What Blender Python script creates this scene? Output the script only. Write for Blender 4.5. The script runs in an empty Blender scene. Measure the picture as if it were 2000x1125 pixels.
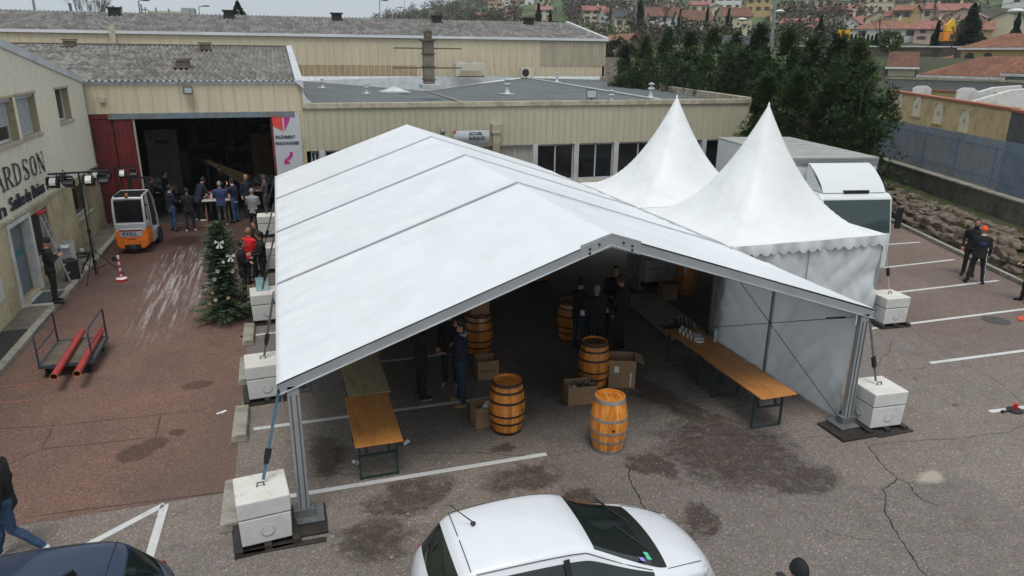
import bpy, math, random
from mathutils import Vector, Matrix, noise
from mathutils.bvhtree import BVHTree
R = math.radians; PI = math.pi
rnd = random.Random(7)
scene = bpy.context.scene
col = scene.collection
# ------------------------------------------------------------------ camera
F = 1396.0; CH = 6.6
def _v(x, y): return Vector((x-1000, -(y-562.5), -F))
_Y = _v(535, 104).normalized()
_X = _v(5600, 150); _X = (_X - _Y*_X.dot(_Y)).normalized()
_Z = _X.cross(_Y)
CR = Matrix((_X, _Y, _Z))
def ray(px, py): return CR @ _v(px, py)
CAM = Vector((0, 0, CH))
def G(px, py, z=0.0):
    d = ray(px, py); return CAM + d*((z-CH)/d.z)
def onX(px, py, x): d = ray(px, py); return CAM + d*(x/d.x)
def onY(px, py, y): d = ray(px, py); return CAM + d*(y/d.y)
def atD(px, py, D):
    d = ray(px, py); return CAM + d*(D/math.hypot(d.x, d.y))
cam = bpy.data.cameras.new("camera"); camo = bpy.data.objects.new("camera", cam); col.objects.link(camo)
camo.matrix_world = Matrix.Translation(CAM) @ CR.to_4x4()
cam.sensor_width = 36; cam.lens = 36*F/2000; cam.clip_end = 5000; cam.clip_start = 0.1
scene.camera = camo
# ------------------------------------------------------------------ objects
def tag(o, label=None, cat=None, group=None, kind=None):
    if label: o['label'] = label
    if cat: o['category'] = cat
    if group: o['group'] = group
    if kind: o['kind'] = kind
    return o
def thing(name, label, cat, loc=(0, 0, 0), rotz=0.0, group=None):
    o = bpy.data.objects.new(name, None); col.objects.link(o)
    o.empty_display_size = 0.2
    o.location = loc; o.rotation_euler = (0, 0, rotz)
    return tag(o, label, cat, group)
def dup(o, loc=None, rotz=None, label=None, parent=None):
    c = o.copy(); col.objects.link(c); c.parent = parent
    if loc is not None: c.location = loc
    if rotz is not None: c.rotation_euler = (0, 0, rotz)
    if label: c['label'] = label
    for ch in list(o.children): dup(ch, parent=c)
    return c
class MB:
    def __init__(s): s.v = []; s.f = []; s.m = []
    def add(s, vs, fs, m=0):
        b = len(s.v); s.v += [Vector(p) for p in vs]
        for k, f in enumerate(fs):
            s.f.append([b+i for i in f]); s.m.append(m[k] if isinstance(m, list) else m)
        return s
    def box(s, a, b, m=0):
        x0, y0, z0 = a; x1, y1, z1 = b
        return s.add([(x0,y0,z0),(x1,y0,z0),(x1,y1,z0),(x0,y1,z0),(x0,y0,z1),(x1,y0,z1),(x1,y1,z1),(x0,y1,z1)],
              [(0,3,2,1),(4,5,6,7),(0,1,5,4),(1,2,6,5),(2,3,7,6),(3,0,4,7)], m)
    def cbox(s, c, sz, rz=0, m=0, M=None):
        h = [q/2 for q in sz]; T = Matrix.Translation(c) @ (M.to_4x4() if M else Matrix.Rotation(rz, 4, 'Z'))
        vs = [T @ Vector((sx*h[0], sy*h[1], sz_*h[2])) for sx, sy, sz_ in
              ((-1,-1,-1),(1,-1,-1),(1,1,-1),(-1,1,-1),(-1,-1,1),(1,-1,1),(1,1,1),(-1,1,1))]
        return s.add(vs, [(0,3,2,1),(4,5,6,7),(0,1,5,4),(1,2,6,5),(2,3,7,6),(3,0,4,7)], m)
    def bar(s, p, q, w, h=None, m=0, up=(0,0,1)):
        p = Vector(p); q = Vector(q); d = (q-p); L = d.length
        if L < 1e-6: return s
        d.normalize(); u = Vector(up)
        if abs(d.dot(u)) > .99: u = Vector((1,0,0))
        sd = d.cross(u).normalized(); u = sd.cross(d).normalized()
        M = Matrix((sd, d, u)).transposed()
        return s.cbox((p+q)/2, (w, L, h or w), M=M, m=m)
    def tube(s, pts, r, n=8, m=0, caps=True, sq=1.0):
        pts = [Vector(p) for p in pts]; k = len(pts)
        rs = r if isinstance(r, (list, tuple)) else [r]*k
        b = len(s.v); prev = None
        for i, p in enumerate(pts):
            d = (pts[min(i+1, k-1)] - pts[max(i-1, 0)]).normalized()
            if prev is None:
                u = Vector((0,0,1)) if abs(d.z) < .9 else Vector((0,1,0))
                u = (u - d*u.dot(d)).normalized()
            else:
                u = (prev - d*prev.dot(d)).normalized()
            prev = u; w = d.cross(u)
            for j in range(n):
                a = 2*PI*j/n
                s.v.append(p + (u*math.cos(a)*sq + w*math.sin(a))*rs[i])
        for i in range(k-1):
            for j in range(n):
                s.f.append([b+i*n+j, b+i*n+(j+1)%n, b+(i+1)*n+(j+1)%n, b+(i+1)*n+j]); s.m.append(m)
        if caps:
            s.f.append([b+j for j in range(n)][::-1]); s.m.append(m)
            s.f.append([b+(k-1)*n+j for j in range(n)]); s.m.append(m)
        return s
    def lathe(s, prof, n=24, c=(0,0,0), m=0, M=None, caps=True):
        c = Vector(c); b = len(s.v)
        for (r, z) in prof:
            for j in range(n):
                a = 2*PI*j/n; p = Vector((r*math.cos(a), r*math.sin(a), z))
                s.v.append(c + (M @ p if M else p))
        for i in range(len(prof)-1):
            for j in range(n):
                s.f.append([b+i*n+j, b+i*n+(j+1)%n, b+(i+1)*n+(j+1)%n, b+(i+1)*n+j]); s.m.append(m[i] if isinstance(m, list) else m)
        if caps:
            s.f.append([b+j for j in range(n)][::-1]); s.m.append(m[0] if isinstance(m, list) else m)
            s.f.append([b+(len(prof)-1)*n+j for j in range(n)]); s.m.append(m[-1] if isinstance(m, list) else m)
        return s
    def prism(s, poly, a, b, m=0, T=None):
        """poly 2D list (u,v); extruded from w=a to w=b; T maps (u,v,w)->world"""
        T = T or (lambda u, v, w: (u, v, w)); n = len(poly)
        vs = [T(u, v, a) for u, v in poly] + [T(u, v, b) for u, v in poly]
        return s.add(vs, [list(range(n))[::-1], list(range(n, 2*n))] + [[i, (i+1)%n, n+(i+1)%n, n+i] for i in range(n)], m)
    def grid(s, nu, nv, fn, m=0):
        b = len(s.v)
        for i in range(nu+1):
            for j in range(nv+1): s.v.append(Vector(fn(i/nu, j/nv)))
        for i in range(nu):
            for j in range(nv):
                a = b+i*(nv+1)+j; s.f.append([a, a+nv+1, a+nv+2, a+1]); s.m.append(m)
        return s
    def ell(s, c, r, n=10, m=0, M=None):
        pr = [(max(1e-3, math.sin(PI*i/n)), -math.cos(PI*i/n)) for i in range(n+1)]
        T = (M or Matrix.Identity(3)) @ Matrix.Diagonal(r)
        return s.lathe(pr, n+2, c, m, T)
    def build(s, name, mats, parent=None, smooth=False, bevel=0, world=False, seg=2, angle=None):
        me = bpy.data.meshes.new(name)
        vs = s.v
        if world and parent is not None:
            root = parent
            while root.parent: root = root.parent
            Mi = (Matrix.Translation(root.location) @ root.rotation_euler.to_matrix().to_4x4()).inverted()
            vs = [Mi @ v for v in s.v]
        me.from_pydata([tuple(v) for v in vs], [], s.f)
        if not isinstance(mats, (list, tuple)): mats = [mats]
        for mt in mats: me.materials.append(mt)
        me.polygons.foreach_set('material_index', s.m)
        if smooth: me.polygons.foreach_set('use_smooth', [True]*len(s.f))
        me.update()
        o = bpy.data.objects.new(name, me); col.objects.link(o)
        if parent: o.parent = parent
        if smooth and angle:
            me.set_sharp_from_angle(angle=R(angle))
        if bevel:
            bv = o.modifiers.new('b', 'BEVEL'); bv.width = bevel; bv.segments = seg; bv.limit_method = 'ANGLE'; bv.angle_limit = R(40)
        return o
def struct(name, mb, mats, **k):
    o = mb.build(name, mats, **k); o['kind'] = 'structure'; return o
def single(name, mb, mats, label, cat, group=None, loc=None, **k):
    """a thing that is one mesh, origin at its base"""
    o = mb.build(name, mats, **k); tag(o, label, cat, group)
    return o
# ------------------------------------------------------------------ materials
class NT:
    def __init__(s, name):
        s.mat = bpy.data.materials.new(name); s.mat.use_nodes = True; s.t = s.mat.node_tree; s.n = s.t.nodes
        s.b = s.n['Principled BSDF']; s.out = s.n['Material Output']
        s.tc = s.n.new('ShaderNodeTexCoord')
    def new(s, typ, **k):
        n = s.n.new(typ)
        for a, b in k.items():
            if a.startswith('_'): n.inputs[int(a[1:]) if a[1:].isdigit() else a[1:].replace('_', ' ')].default_value = b
            else: setattr(n, a, b)
        return n
    def link(s, a, b): s.t.links.new(a, b)
    def mapping(s, scale=(1,1,1), loc=(0,0,0), rot=(0,0,0), src=None):
        n = s.new('ShaderNodeMapping'); n.inputs['Scale'].default_value = scale; n.inputs['Location'].default_value = loc; n.inputs['Rotation'].default_value = rot
        s.link(src or s.tc.outputs['Object'], n.inputs[0]); return n.outputs[0]
    def noise(s, scale, detail=3, rough=.55, vec=None, dist=0):
        n = s.new('ShaderNodeTexNoise'); n.inputs['Scale'].default_value = scale; n.inputs['Detail'].default_value = detail
        n.inputs['Roughness'].default_value = rough; n.inputs['Distortion'].default_value = dist
        s.link(vec or s.tc.outputs['Object'], n.inputs['Vector']); return n
    def ramp(s, src, stops, interp='LINEAR'):
        n = s.new('ShaderNodeValToRGB'); cr = n.color_ramp; cr.interpolation = interp
        while len(cr.elements) < len(stops): cr.elements.new(.5)
        for e, (p, c) in zip(cr.elements, stops):
            e.position = p; e.color = (c, c, c, 1) if isinstance(c, (int, float)) else (*c, 1)
        s.link(src, n.inputs[0]); return n.outputs[0]
    def mix(s, fac, a, b, mode='MIX'):
        n = s.new('ShaderNodeMix', data_type='RGBA', blend_type=mode)
        for i, x in ((0, fac), (6, a), (7, b)):
            if isinstance(x, (int, float)): n.inputs[i].default_value = x if i == 0 else (x, x, x, 1)
            elif isinstance(x, tuple): n.inputs[i].default_value = (*x[:3], 1)
            else: s.link(x, n.inputs[i])
        return n.outputs[2]
    def math(s, op, a, b=0.0, c=None):
        n = s.new('ShaderNodeMath', operation=op)
        for i, x in enumerate((a, b) if c is None else (a, b, c)):
            if isinstance(x, (int, float)): n.inputs[i].default_value = x
            else: s.link(x, n.inputs[i])
        return n.outputs[0]
    def base(s, c):
        if isinstance(c, tuple): s.b.inputs['Base Color'].default_value = (*c, 1)
        else: s.link(c, s.b.inputs['Base Color'])
    def bump(s, h, strength=.3, dist=.01, prev=None):
        n = s.new('ShaderNodeBump'); n.inputs['Strength'].default_value = strength; n.inputs['Distance'].default_value = dist
        s.link(h, n.inputs['Height'])
        if prev: s.link(prev, n.inputs['Normal'])
        s.link(n.outputs[0], s.b.inputs['Normal']); return n.outputs[0]
_mc = {}
def mat(name, c, rough=.7, metal=0.0, var=.12, scale=6.0, bump=0.0, bscale=40.0, spec=None, dirt=None, dscale=1.2, trans=0, coat=0, emit=None):
    """plain procedural material: base colour with noise variation, optional dirt blotches"""
    if name in _mc: return _mc[name]
    n = NT(name); c = tuple(c)
    nz = n.noise(scale, 4, .6)
    lo = tuple(x*(1-var) for x in c); hi = tuple(min(1, x*(1+var)) for x in c)
    o = n.ramp(nz.outputs[0], [(.3, lo), (.7, hi)])
    if dirt:
        d = n.noise(dscale, 6, .7)
        o = n.mix(n.ramp(d.outputs[0], [(.45, 0.0), (.72, 1.0)]), o, tuple(dirt))
    n.base(o); n.b.inputs['Roughness'].default_value = rough; n.b.inputs['Metallic'].default_value = metal
    if spec is not None: n.b.inputs['Specular IOR Level'].default_value = spec
    if coat: n.b.inputs['Coat Weight'].default_value = coat; n.b.inputs['Coat Roughness'].default_value = .05
    if bump: n.bump(n.noise(bscale, 3).outputs[0], bump, .01)
    if trans:
        t = n.new('ShaderNodeBsdfTranslucent'); n.link(o, t.inputs[0])
        mx = n.new('ShaderNodeMixShader'); mx.inputs[0].default_value = trans
        n.link(n.b.outputs[0], mx.inputs[1]); n.link(t.outputs[0], mx.inputs[2]); n.link(mx.outputs[0], n.out.inputs[0])
    if emit:
        n.b.inputs['Emission Color'].default_value = (*emit[:3], 1); n.b.inputs['Emission Strength'].default_value = emit[3]
    _mc[name] = n.mat; return n.mat
def text(name, body, size, m, T, parent=None, depth=.01, align='LEFT', sx=1.0, bold=0.0, serif=False):
    """extruded lettering as a mesh; T is a 4x4 placing the text's xy plane"""
    cu = bpy.data.curves.new(name, 'FONT'); cu.body = body; cu.size = size; cu.extrude = depth; cu.align_x = align; cu.offset = bold
    cu.resolution_u = 3
    o = bpy.data.objects.new(name, cu); col.objects.link(o)
    dg = bpy.context.evaluated_depsgraph_get()
    me = bpy.data.meshes.new_from_object(o.evaluated_get(dg)); bpy.data.objects.remove(o)
    me.transform(T @ Matrix.Diagonal((sx, 1, 1, 1)))
    if parent:
        root = parent
        while root.parent: root = root.parent
        me.transform((Matrix.Translation(root.location) @ root.rotation_euler.to_matrix().to_4x4()).inverted())
    me.materials.clear(); me.materials.append(m)
    ob = bpy.data.objects.new(name, me); col.objects.link(ob); ob.parent = parent
    return ob
def frame4(o, x, y):
    """matrix with origin o, local x along x, y along y"""
    x = Vector(x).normalized(); y = Vector(y); y = (y - x*x.dot(y)).normalized(); z = x.cross(y)
    M = Matrix((x, y, z)).transposed().to_4x4(); M.translation = Vector(o); return M
# ------------------------------------------------------------------ light
w = bpy.data.worlds.new("World"); scene.world = w; w.use_nodes = True
nt = w.node_tree; bg = nt.nodes['Background']
sky = nt.nodes.new('ShaderNodeTexSky'); sky.sky_type = 'NISHITA'; sky.sun_disc = False
SUN_EL, SUN_AZ = 68, 195
sky.sun_elevation = R(SUN_EL); sky.sun_rotation = R(SUN_AZ); sky.air_density = 1.0; sky.dust_density = 3.0; sky.ozone_density = 1.0
hs = nt.nodes.new('ShaderNodeHueSaturation'); hs.inputs['Saturation'].default_value = .42
nt.links.new(sky.outputs[0], hs.inputs['Color'])
mxs = nt.nodes.new('ShaderNodeMix'); mxs.data_type = 'RGBA'; mxs.inputs[0].default_value = .75
mxs.inputs[7].default_value = (5.5, 6.15, 6.5, 1)      # cloud layer: even grey over the clear sky
nt.links.new(hs.outputs[0], mxs.inputs[6])
tcw = nt.nodes.new('ShaderNodeTexCoord'); nzw = nt.nodes.new('ShaderNodeTexNoise'); nzw.inputs['Scale'].default_value = 2.2; nzw.inputs['Detail'].default_value = 5
mpw = nt.nodes.new('ShaderNodeMapping'); mpw.inputs['Scale'].default_value = (1, 1, 3.5)
nt.links.new(tcw.outputs['Generated'], mpw.inputs[0]); nt.links.new(mpw.outputs[0], nzw.inputs['Vector'])
rw = nt.nodes.new('ShaderNodeValToRGB'); rw.color_ramp.elements[0].position = .3; rw.color_ramp.elements[0].color = (.86, .88, .9, 1); rw.color_ramp.elements[1].position = .7; rw.color_ramp.elements[1].color = (1.06, 1.06, 1.06, 1)
nt.links.new(nzw.outputs[0], rw.inputs[0])
mm = nt.nodes.new('ShaderNodeMix'); mm.data_type = 'RGBA'; mm.blend_type = 'MULTIPLY'; mm.inputs[0].default_value = 1
nt.links.new(mxs.outputs[2], mm.inputs[6]); nt.links.new(rw.outputs[0], mm.inputs[7])
nt.links.new(mm.outputs[2], bg.inputs['Color']); bg.inputs['Strength'].default_value = .085
sl = bpy.data.lights.new('sun', 'SUN'); sl.energy = 1.35; sl.angle = R(25); sl.color = (1, .97, .93)
so = bpy.data.objects.new('sun', sl); col.objects.link(so)
# sun direction: azimuth measured as in the sky texture (clockwise from +Y)
az = R(SUN_AZ); d = Vector((math.sin(az)*math.cos(R(SUN_EL)), math.cos(az)*math.cos(R(SUN_EL)), math.sin(R(SUN_EL))))
so.rotation_euler = d.to_track_quat('Z', 'Y').to_euler()
scene.view_settings.view_transform = 'Standard'; scene.view_settings.look = 'None'; scene.view_settings.gamma = 1
scene.view_settings.exposure = 0.58
scene.render.engine = 'CYCLES'; scene.cycles.max_bounces = 6; scene.cycles.diffuse_bounces = 1; scene.cycles.transparent_max_bounces = 8
# ------------------------------------------------------------------ ground materials
def ellmask(n, lst, fine=.45, soft=.35, amp=.5, nscale=1.3):
    """irregular blots: union of noisy ellipses (cx, cy, rx, ry, deg)"""
    nz = n.noise(nscale, 5, .65); sep = n.new('ShaderNodeVectorMath', operation='SUBTRACT'); n.link(nz.outputs['Color'], sep.inputs[0]); sep.inputs[1].default_value = (.5,.5,.5)
    sc = n.new('ShaderNodeVectorMath', operation='SCALE'); n.link(sep.outputs[0], sc.inputs[0]); sc.inputs['Scale'].default_value = amp*2
    ad = n.new('ShaderNodeVectorMath', operation='ADD'); n.link(n.tc.outputs['Object'], ad.inputs[0]); n.link(sc.outputs[0], ad.inputs[1])
    fl = n.new('ShaderNodeVectorMath', operation='MULTIPLY'); n.link(ad.outputs[0], fl.inputs[0]); fl.inputs[1].default_value = (1,1,0)
    cur = None
    fz = n.noise(4.5, 8, .8)
    for (cx, cy, rx, ry, a) in lst:
        m = n.new('ShaderNodeMapping', vector_type='TEXTURE'); n.link(fl.outputs[0], m.inputs[0])
        m.inputs['Location'].default_value = (cx, cy, 0); m.inputs['Rotation'].default_value = (0, 0, R(a)); m.inputs['Scale'].default_value = (rx, ry, 1)
        L = n.new('ShaderNodeVectorMath', operation='LENGTH'); n.link(m.outputs[0], L.inputs[0])
        cur = L.outputs['Value'] if cur is None else n.math('MINIMUM', cur, L.outputs['Value'])
    d = n.math('ADD', cur, n.math('MULTIPLY', n.math('SUBTRACT', fz.outputs[0], .5), fine*2))
    mr = n.new('ShaderNodeMapRange'); n.link(d, mr.inputs[0]); mr.inputs[1].default_value = 1-soft/2; mr.inputs[2].default_value = 1+soft/2; mr.inputs[3].default_value = 1; mr.inputs[4].default_value = 0
    return mr.outputs[0]
def P2(px, py): p = G(px, py); return p.x, p.y
def blots(lst):
    out = []
    for (x0, y0, x1, y1, a) in lst:
        cx, cy = P2((x0+x1)/2, (y0+y1)/2); ax, _ = P2(x0, (y0+y1)/2); bx, _ = P2(x1, (y0+y1)/2); _, ay = P2((x0+x1)/2, y1); _, by = P2((x0+x1)/2, y0)
        out.append((cx, cy, abs(bx-ax)/2, abs(by-ay)/2, a))
    return out
def speck(n, dark, mid, light, sc=55):
    v = n.new('ShaderNodeTexVoronoi'); v.inputs['Scale'].default_value = sc; n.link(n.tc.outputs['Object'], v.inputs['Vector'])
    sp = n.new('ShaderNodeSeparateColor'); n.link(v.outputs['Color'], sp.inputs[0])
    a = n.ramp(sp.outputs[0], [(0.0, dark), (.5, mid), (.88, mid), (1.0, light)])
    hue = n.mix(.25, a, v.outputs['Color'], 'OVERLAY')
    f = n.noise(60, 3, .9)
    return n.mix(.5, hue, n.ramp(f.outputs[0], [(.35, tuple(x*.6 for x in dark)), (.66, light)])), v
def asphalt():
    n = NT('asphalt'); c, v = speck(n, (.065,.052,.044), (.185,.160,.142), (.45,.41,.37), 46)
    big = n.noise(.35, 5, .6); c = n.mix(n.ramp(big.outputs[0], [(.35, 0.0), (.65, .5)]), c, n.mix(1.0, c, (.72,.68,.64), 'MULTIPLY'))
    med = n.noise(2.2, 6, .7); c = n.mix(n.ramp(med.outputs[0], [(.5, 0.0), (.75, .5)]), c, n.mix(1.0, c, (.62,.58,.55), 'MULTIPLY'))
    # reddish worn coating on the parking bays at the right
    sx = n.new('ShaderNodeSeparateXYZ'); n.link(n.tc.outputs['Object'], sx.inputs[0])
    e = n.math('ADD', n.math('SUBTRACT', sx.outputs[0], n.math('MULTIPLY', sx.outputs[1], .0)), n.math('MULTIPLY', n.noise(.9, 5, .7).outputs[0], 2.2))
    rm = n.ramp(n.math('DIVIDE', e, 30), [(.50, 0.0), (.545, 1.0)])
    ym = n.ramp(n.math('DIVIDE', sx.outputs[1], 30), [(.30, 0.0), (.42, 1.0)])
    c = n.mix(n.math('MULTIPLY', n.math('MULTIPLY', rm, ym), .4), c, n.mix(1.0, c, (.86,.60,.52), 'MULTIPLY'))
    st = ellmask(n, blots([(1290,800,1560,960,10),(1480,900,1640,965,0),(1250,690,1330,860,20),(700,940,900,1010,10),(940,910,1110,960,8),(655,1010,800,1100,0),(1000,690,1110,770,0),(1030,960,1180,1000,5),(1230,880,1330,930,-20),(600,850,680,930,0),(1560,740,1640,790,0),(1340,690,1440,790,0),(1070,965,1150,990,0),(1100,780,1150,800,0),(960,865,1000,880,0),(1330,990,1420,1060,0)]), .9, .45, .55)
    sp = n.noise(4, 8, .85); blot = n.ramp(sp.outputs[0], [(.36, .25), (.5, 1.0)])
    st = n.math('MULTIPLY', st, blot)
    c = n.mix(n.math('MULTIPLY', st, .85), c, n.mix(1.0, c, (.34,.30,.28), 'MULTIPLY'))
    pl = ellmask(n, blots([(1785,918,1848,945,15)]), .5, .5, .12, 4)
    c = n.mix(n.math('MULTIPLY', pl, .75), c, (.42,.37,.31))
    # oil drips and old chewing gum
    vd = n.new('ShaderNodeTexVoronoi'); vd.inputs['Scale'].default_value = 1.1; n.link(n.mapping((1,1,.01)), vd.inputs['Vector'])
    dn = n.math('ADD', vd.outputs['Distance'], n.math('MULTIPLY', n.noise(6, 5, .8).outputs[0], .22)); sc_ = n.new('ShaderNodeSeparateColor'); n.link(vd.outputs['Color'], sc_.inputs[0])
    c = n.mix(n.math('MULTIPLY', n.math('MULTIPLY', n.ramp(dn, [(.14, .75), (.21, 0.0)]), n.math('GREATER_THAN', sc_.outputs[0], .55)), 1.0), c, n.mix(1.0, c, (.4,.36,.34), 'MULTIPLY'))
    vg = n.new('ShaderNodeTexVoronoi'); vg.inputs['Scale'].default_value = 1.7; n.link(n.mapping((1,1,.01), (3,7,0)), vg.inputs['Vector'])
    c = n.mix(n.ramp(vg.outputs['Distance'], [(.035, .7), (.05, 0.0)]), c, (.38,.35,.32))
    # older patches of a different mix, straight edged
    bk = n.new('ShaderNodeTexBrick'); bk.inputs['Scale'].default_value = .11; bk.inputs['Mortar Size'].default_value = 0; bk.inputs['Color1'].default_value = (.86,.86,.88,1); bk.inputs['Color2'].default_value = (1.06,1.04,1.0,1); n.link(n.mapping((1,1,1), rot=(0,0,.16)), bk.inputs['Vector'])
    c = n.mix(1.0, c, bk.outputs['Color'], 'MULTIPLY')
    # hidden far ground: earth and grass
    sd = n.new('ShaderNodeVectorMath', operation='LENGTH'); n.link(n.tc.outputs['Object'], sd.inputs[0])
    c = n.mix(n.ramp(n.math('DIVIDE', sd.outputs['Value'], 200), [(.45, 0.0), (.6, 1.0)]), c, (.05,.06,.025))
    n.base(c)
    rg = n.mix(st, .82, .5); n.link(rg, n.b.inputs['Roughness']); n.b.inputs['Specular IOR Level'].default_value = .3
    b = n.bump(v.outputs['Distance'], .5, .006); n.bump(med.outputs[0], .25, .02, b)
    return n.mat
def redcoat():
    n = NT('red_asphalt'); c, v = speck(n, (.065,.038,.03), (.185,.098,.074), (.38,.235,.18), 46)
    big = n.noise(.5, 5, .6); c = n.mix(n.ramp(big.outputs[0], [(.35, 0.0), (.65, .7)]), c, n.mix(1.0, c, (.66,.72,.78), 'MULTIPLY'))
    med = n.noise(1.6, 6, .75); c = n.mix(n.ramp(med.outputs[0], [(.52, 0.0), (.72, .55)]), c, n.mix(1.0, c, (.6,.62,.66), 'MULTIPLY'))
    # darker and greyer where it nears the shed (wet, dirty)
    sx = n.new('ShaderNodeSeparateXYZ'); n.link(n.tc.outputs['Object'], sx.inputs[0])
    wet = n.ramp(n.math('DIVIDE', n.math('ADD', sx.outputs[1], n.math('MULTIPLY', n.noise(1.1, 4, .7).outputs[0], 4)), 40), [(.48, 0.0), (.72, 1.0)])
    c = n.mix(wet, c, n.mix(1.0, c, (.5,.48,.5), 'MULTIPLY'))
    # pale dried slurry in the wheel tracks
    tr = ellmask(n, [(-3.35,21.5,.75,3.4,-3),(-2.55,22.6,.4,2.6,-3),(-3.3,24.5,1.0,2.2,0)], .5, .7, .35)
    sc = n.noise(1.0, 6, .75, vec=n.mapping((9, .35, 1), rot=(0,0,.04))); sk = n.ramp(sc.outputs[0], [(.49, 0.0), (.60, 1.0)])
    s2 = n.noise(1.0, 6, .8, vec=n.mapping((9, 6, 1))); sk = n.math('MULTIPLY', sk, n.ramp(s2.outputs[0], [(.34, 0.0), (.52, 1.0)]))
    c = n.mix(n.math('MULTIPLY', n.math('MULTIPLY', tr, sk), .8), c, (.44,.41,.38))
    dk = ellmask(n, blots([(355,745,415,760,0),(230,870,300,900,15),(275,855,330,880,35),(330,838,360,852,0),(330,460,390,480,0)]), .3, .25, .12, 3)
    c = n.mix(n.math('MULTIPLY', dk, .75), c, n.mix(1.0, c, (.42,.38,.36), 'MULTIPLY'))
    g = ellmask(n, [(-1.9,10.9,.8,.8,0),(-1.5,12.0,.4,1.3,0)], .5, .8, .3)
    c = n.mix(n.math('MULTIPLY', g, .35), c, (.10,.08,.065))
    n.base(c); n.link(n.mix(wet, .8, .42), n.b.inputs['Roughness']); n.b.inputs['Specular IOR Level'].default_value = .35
    b = n.bump(v.outputs['Distance'], .5, .006); n.bump(med.outputs[0], .25, .02, b)
    return n.mat
def paint(name, c=(.62,.62,.6), wear=(.13,.115,.1), lo=.42):
    n = NT(name); a = n.noise(14, 6, .8); v = n.noise(2.0, 3)
    f = n.math('ADD', n.math('MULTIPLY', a.outputs[0], .8), n.math('MULTIPLY', v.outputs[0], .2))
    n.base(n.mix(n.ramp(f, [(lo-.06, 1.0), (lo+.02, 0.0)]), n.ramp(v.outputs[0], [(.3, tuple(x*.85 for x in c)), (.7, c)]), wear)); n.b.inputs['Roughness'].default_value = .7; return n.mat
M_asph = asphalt(); M_red = redcoat(); M_line = paint('white_line_paint'); M_redline = paint('faded_red_paint', (.4,.13,.1), (.12,.06,.045), .5)
M_conc = mat('old_concrete', (.24,.22,.18), .85, var=.25, scale=9, bump=.4, dirt=(.1,.09,.07), dscale=2.5)
M_kerb = mat('kerb_concrete', (.33,.31,.26), .85, var=.25, scale=7, bump=.3, dirt=(.14,.13,.09), dscale=2)
M_pave = mat('pavement_slabs', (.17,.15,.12), .85, var=.3, scale=14, bump=.4, dirt=(.08,.07,.055), dscale=1.2)
M_dark = mat('black_plastic', (.012,.012,.013), .5)
M_crack = mat('crack_dark', (.02,.017,.015), .95)
# ------------------------------------------------------------------ ground
mb = MB(); mb.add([(-900,-300,0),(1100,-300,0),(1100,900,0),(-900,900,0)], [(0,1,2,3)]); struct('ground', mb, M_asph)
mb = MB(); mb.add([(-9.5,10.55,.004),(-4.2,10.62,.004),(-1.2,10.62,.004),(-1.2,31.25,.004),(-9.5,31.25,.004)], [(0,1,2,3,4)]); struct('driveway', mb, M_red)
def line(px0, px1, w=.11, m=None, name='parking_line', z=.004):
    a = G(*px0); b = G(*px1); d = (b-a).normalized(); s = Vector((-d.y, d.x, 0))*w/2
    mb = MB(); mb.add([a-s+Vector((0,0,z)), b-s+Vector((0,0,z)), b+s+Vector((0,0,z)), a+s+Vector((0,0,z))], [(0,1,2,3)])
    return struct(name, mb, m or M_line)
for a, b in [((1700,480),(1797,473)),((1690,527),(1864,507)),((1650,583),(1950,548)),((1700,642),(2110,590)),((1817,709),(2160,664)),((1933,804),(2200,770)),
             ((560,970),(1067,887)),((495,838),(960,777)),((475,738),(905,688)),((470,658),(800,618)),((470,596),(700,570))]: line(a, b)
line((170,1065),(322,985), .12); line((322,985),(283,1118), .12)
for a, b in [((9,755),(79,749)),((0,788),(54,783)),((50,721),(79,718)),((63,687),(98,685)),((90,655),(149,650)),((110,631),(180,624))]: line(a, b, .05, M_redline, 'faded_red_line', .008)
def crack(pts, w=.022, z=.003, name='asphalt_crack', it=4, amp=.09):
    P = [G(*p) for p in pts]
    for _ in range(it):
        Q = [P[0]]
        for a, b in zip(P, P[1:]):
            L = (b-a).length; m = (a+b)/2 + Vector((rnd.uniform(-1,1), rnd.uniform(-1,1), 0))*L*amp; Q += [m, b]
        P = Q
    mb = MB(); vs = []
    for i, p in enumerate(P):
        d = (P[min(i+1,len(P)-1)]-P[max(i-1,0)]).normalized(); ww = w*rnd.uniform(.35,1)*(.35 if i in (0, len(P)-1) else 1)/2
        vs += [p+Vector((-d.y,d.x,0))*ww+Vector((0,0,z)), p-Vector((-d.y,d.x,0))*ww+Vector((0,0,z))]
    mb.add(vs, [(2*i, 2*i+1, 2*i+3, 2*i+2) for i in range(len(P)-1)]); struct(name, mb, M_crack)
crack([(1690,862),(1730,915),(1752,934),(1775,945),(1800,975),(1835,988)]); crack([(1752,934),(1724,955),(1731,1005),(1756,1050),(1812,1128)], .028)
crack([(1700,868),(1790,862),(1860,858),(2000,832)], .014); crack([(1222,905),(1250,975),(1262,1000)], .03); crack([(720,900),(890,885),(1060,890),(1150,880)], .014)
crack([(1780,640),(1840,680),(1900,720),(2000,790)], .012); crack([(1745,660),(1735,690),(1715,715)], .012); crack([(1755,724),(1815,718)], .014)
crack([(590,930),(660,925),(730,928)], .014); crack([(1330,860),(1450,850),(1640,852)], .012); crack([(1560,1000),(1620,1040),(1750,1060)],.008)
for a in ([(0,838),(105,832),(315,810),(400,800)],[(105,832),(80,878)],[(80,878),(0,915)],[(80,878),(305,853)],[(315,810),(305,853)]): crack(a, .02, .007, 'driveway_joint', 3, .012)
crack([(57,1010),(455,960)], .02, .007, 'driveway_joint', 3, .006)
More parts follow.
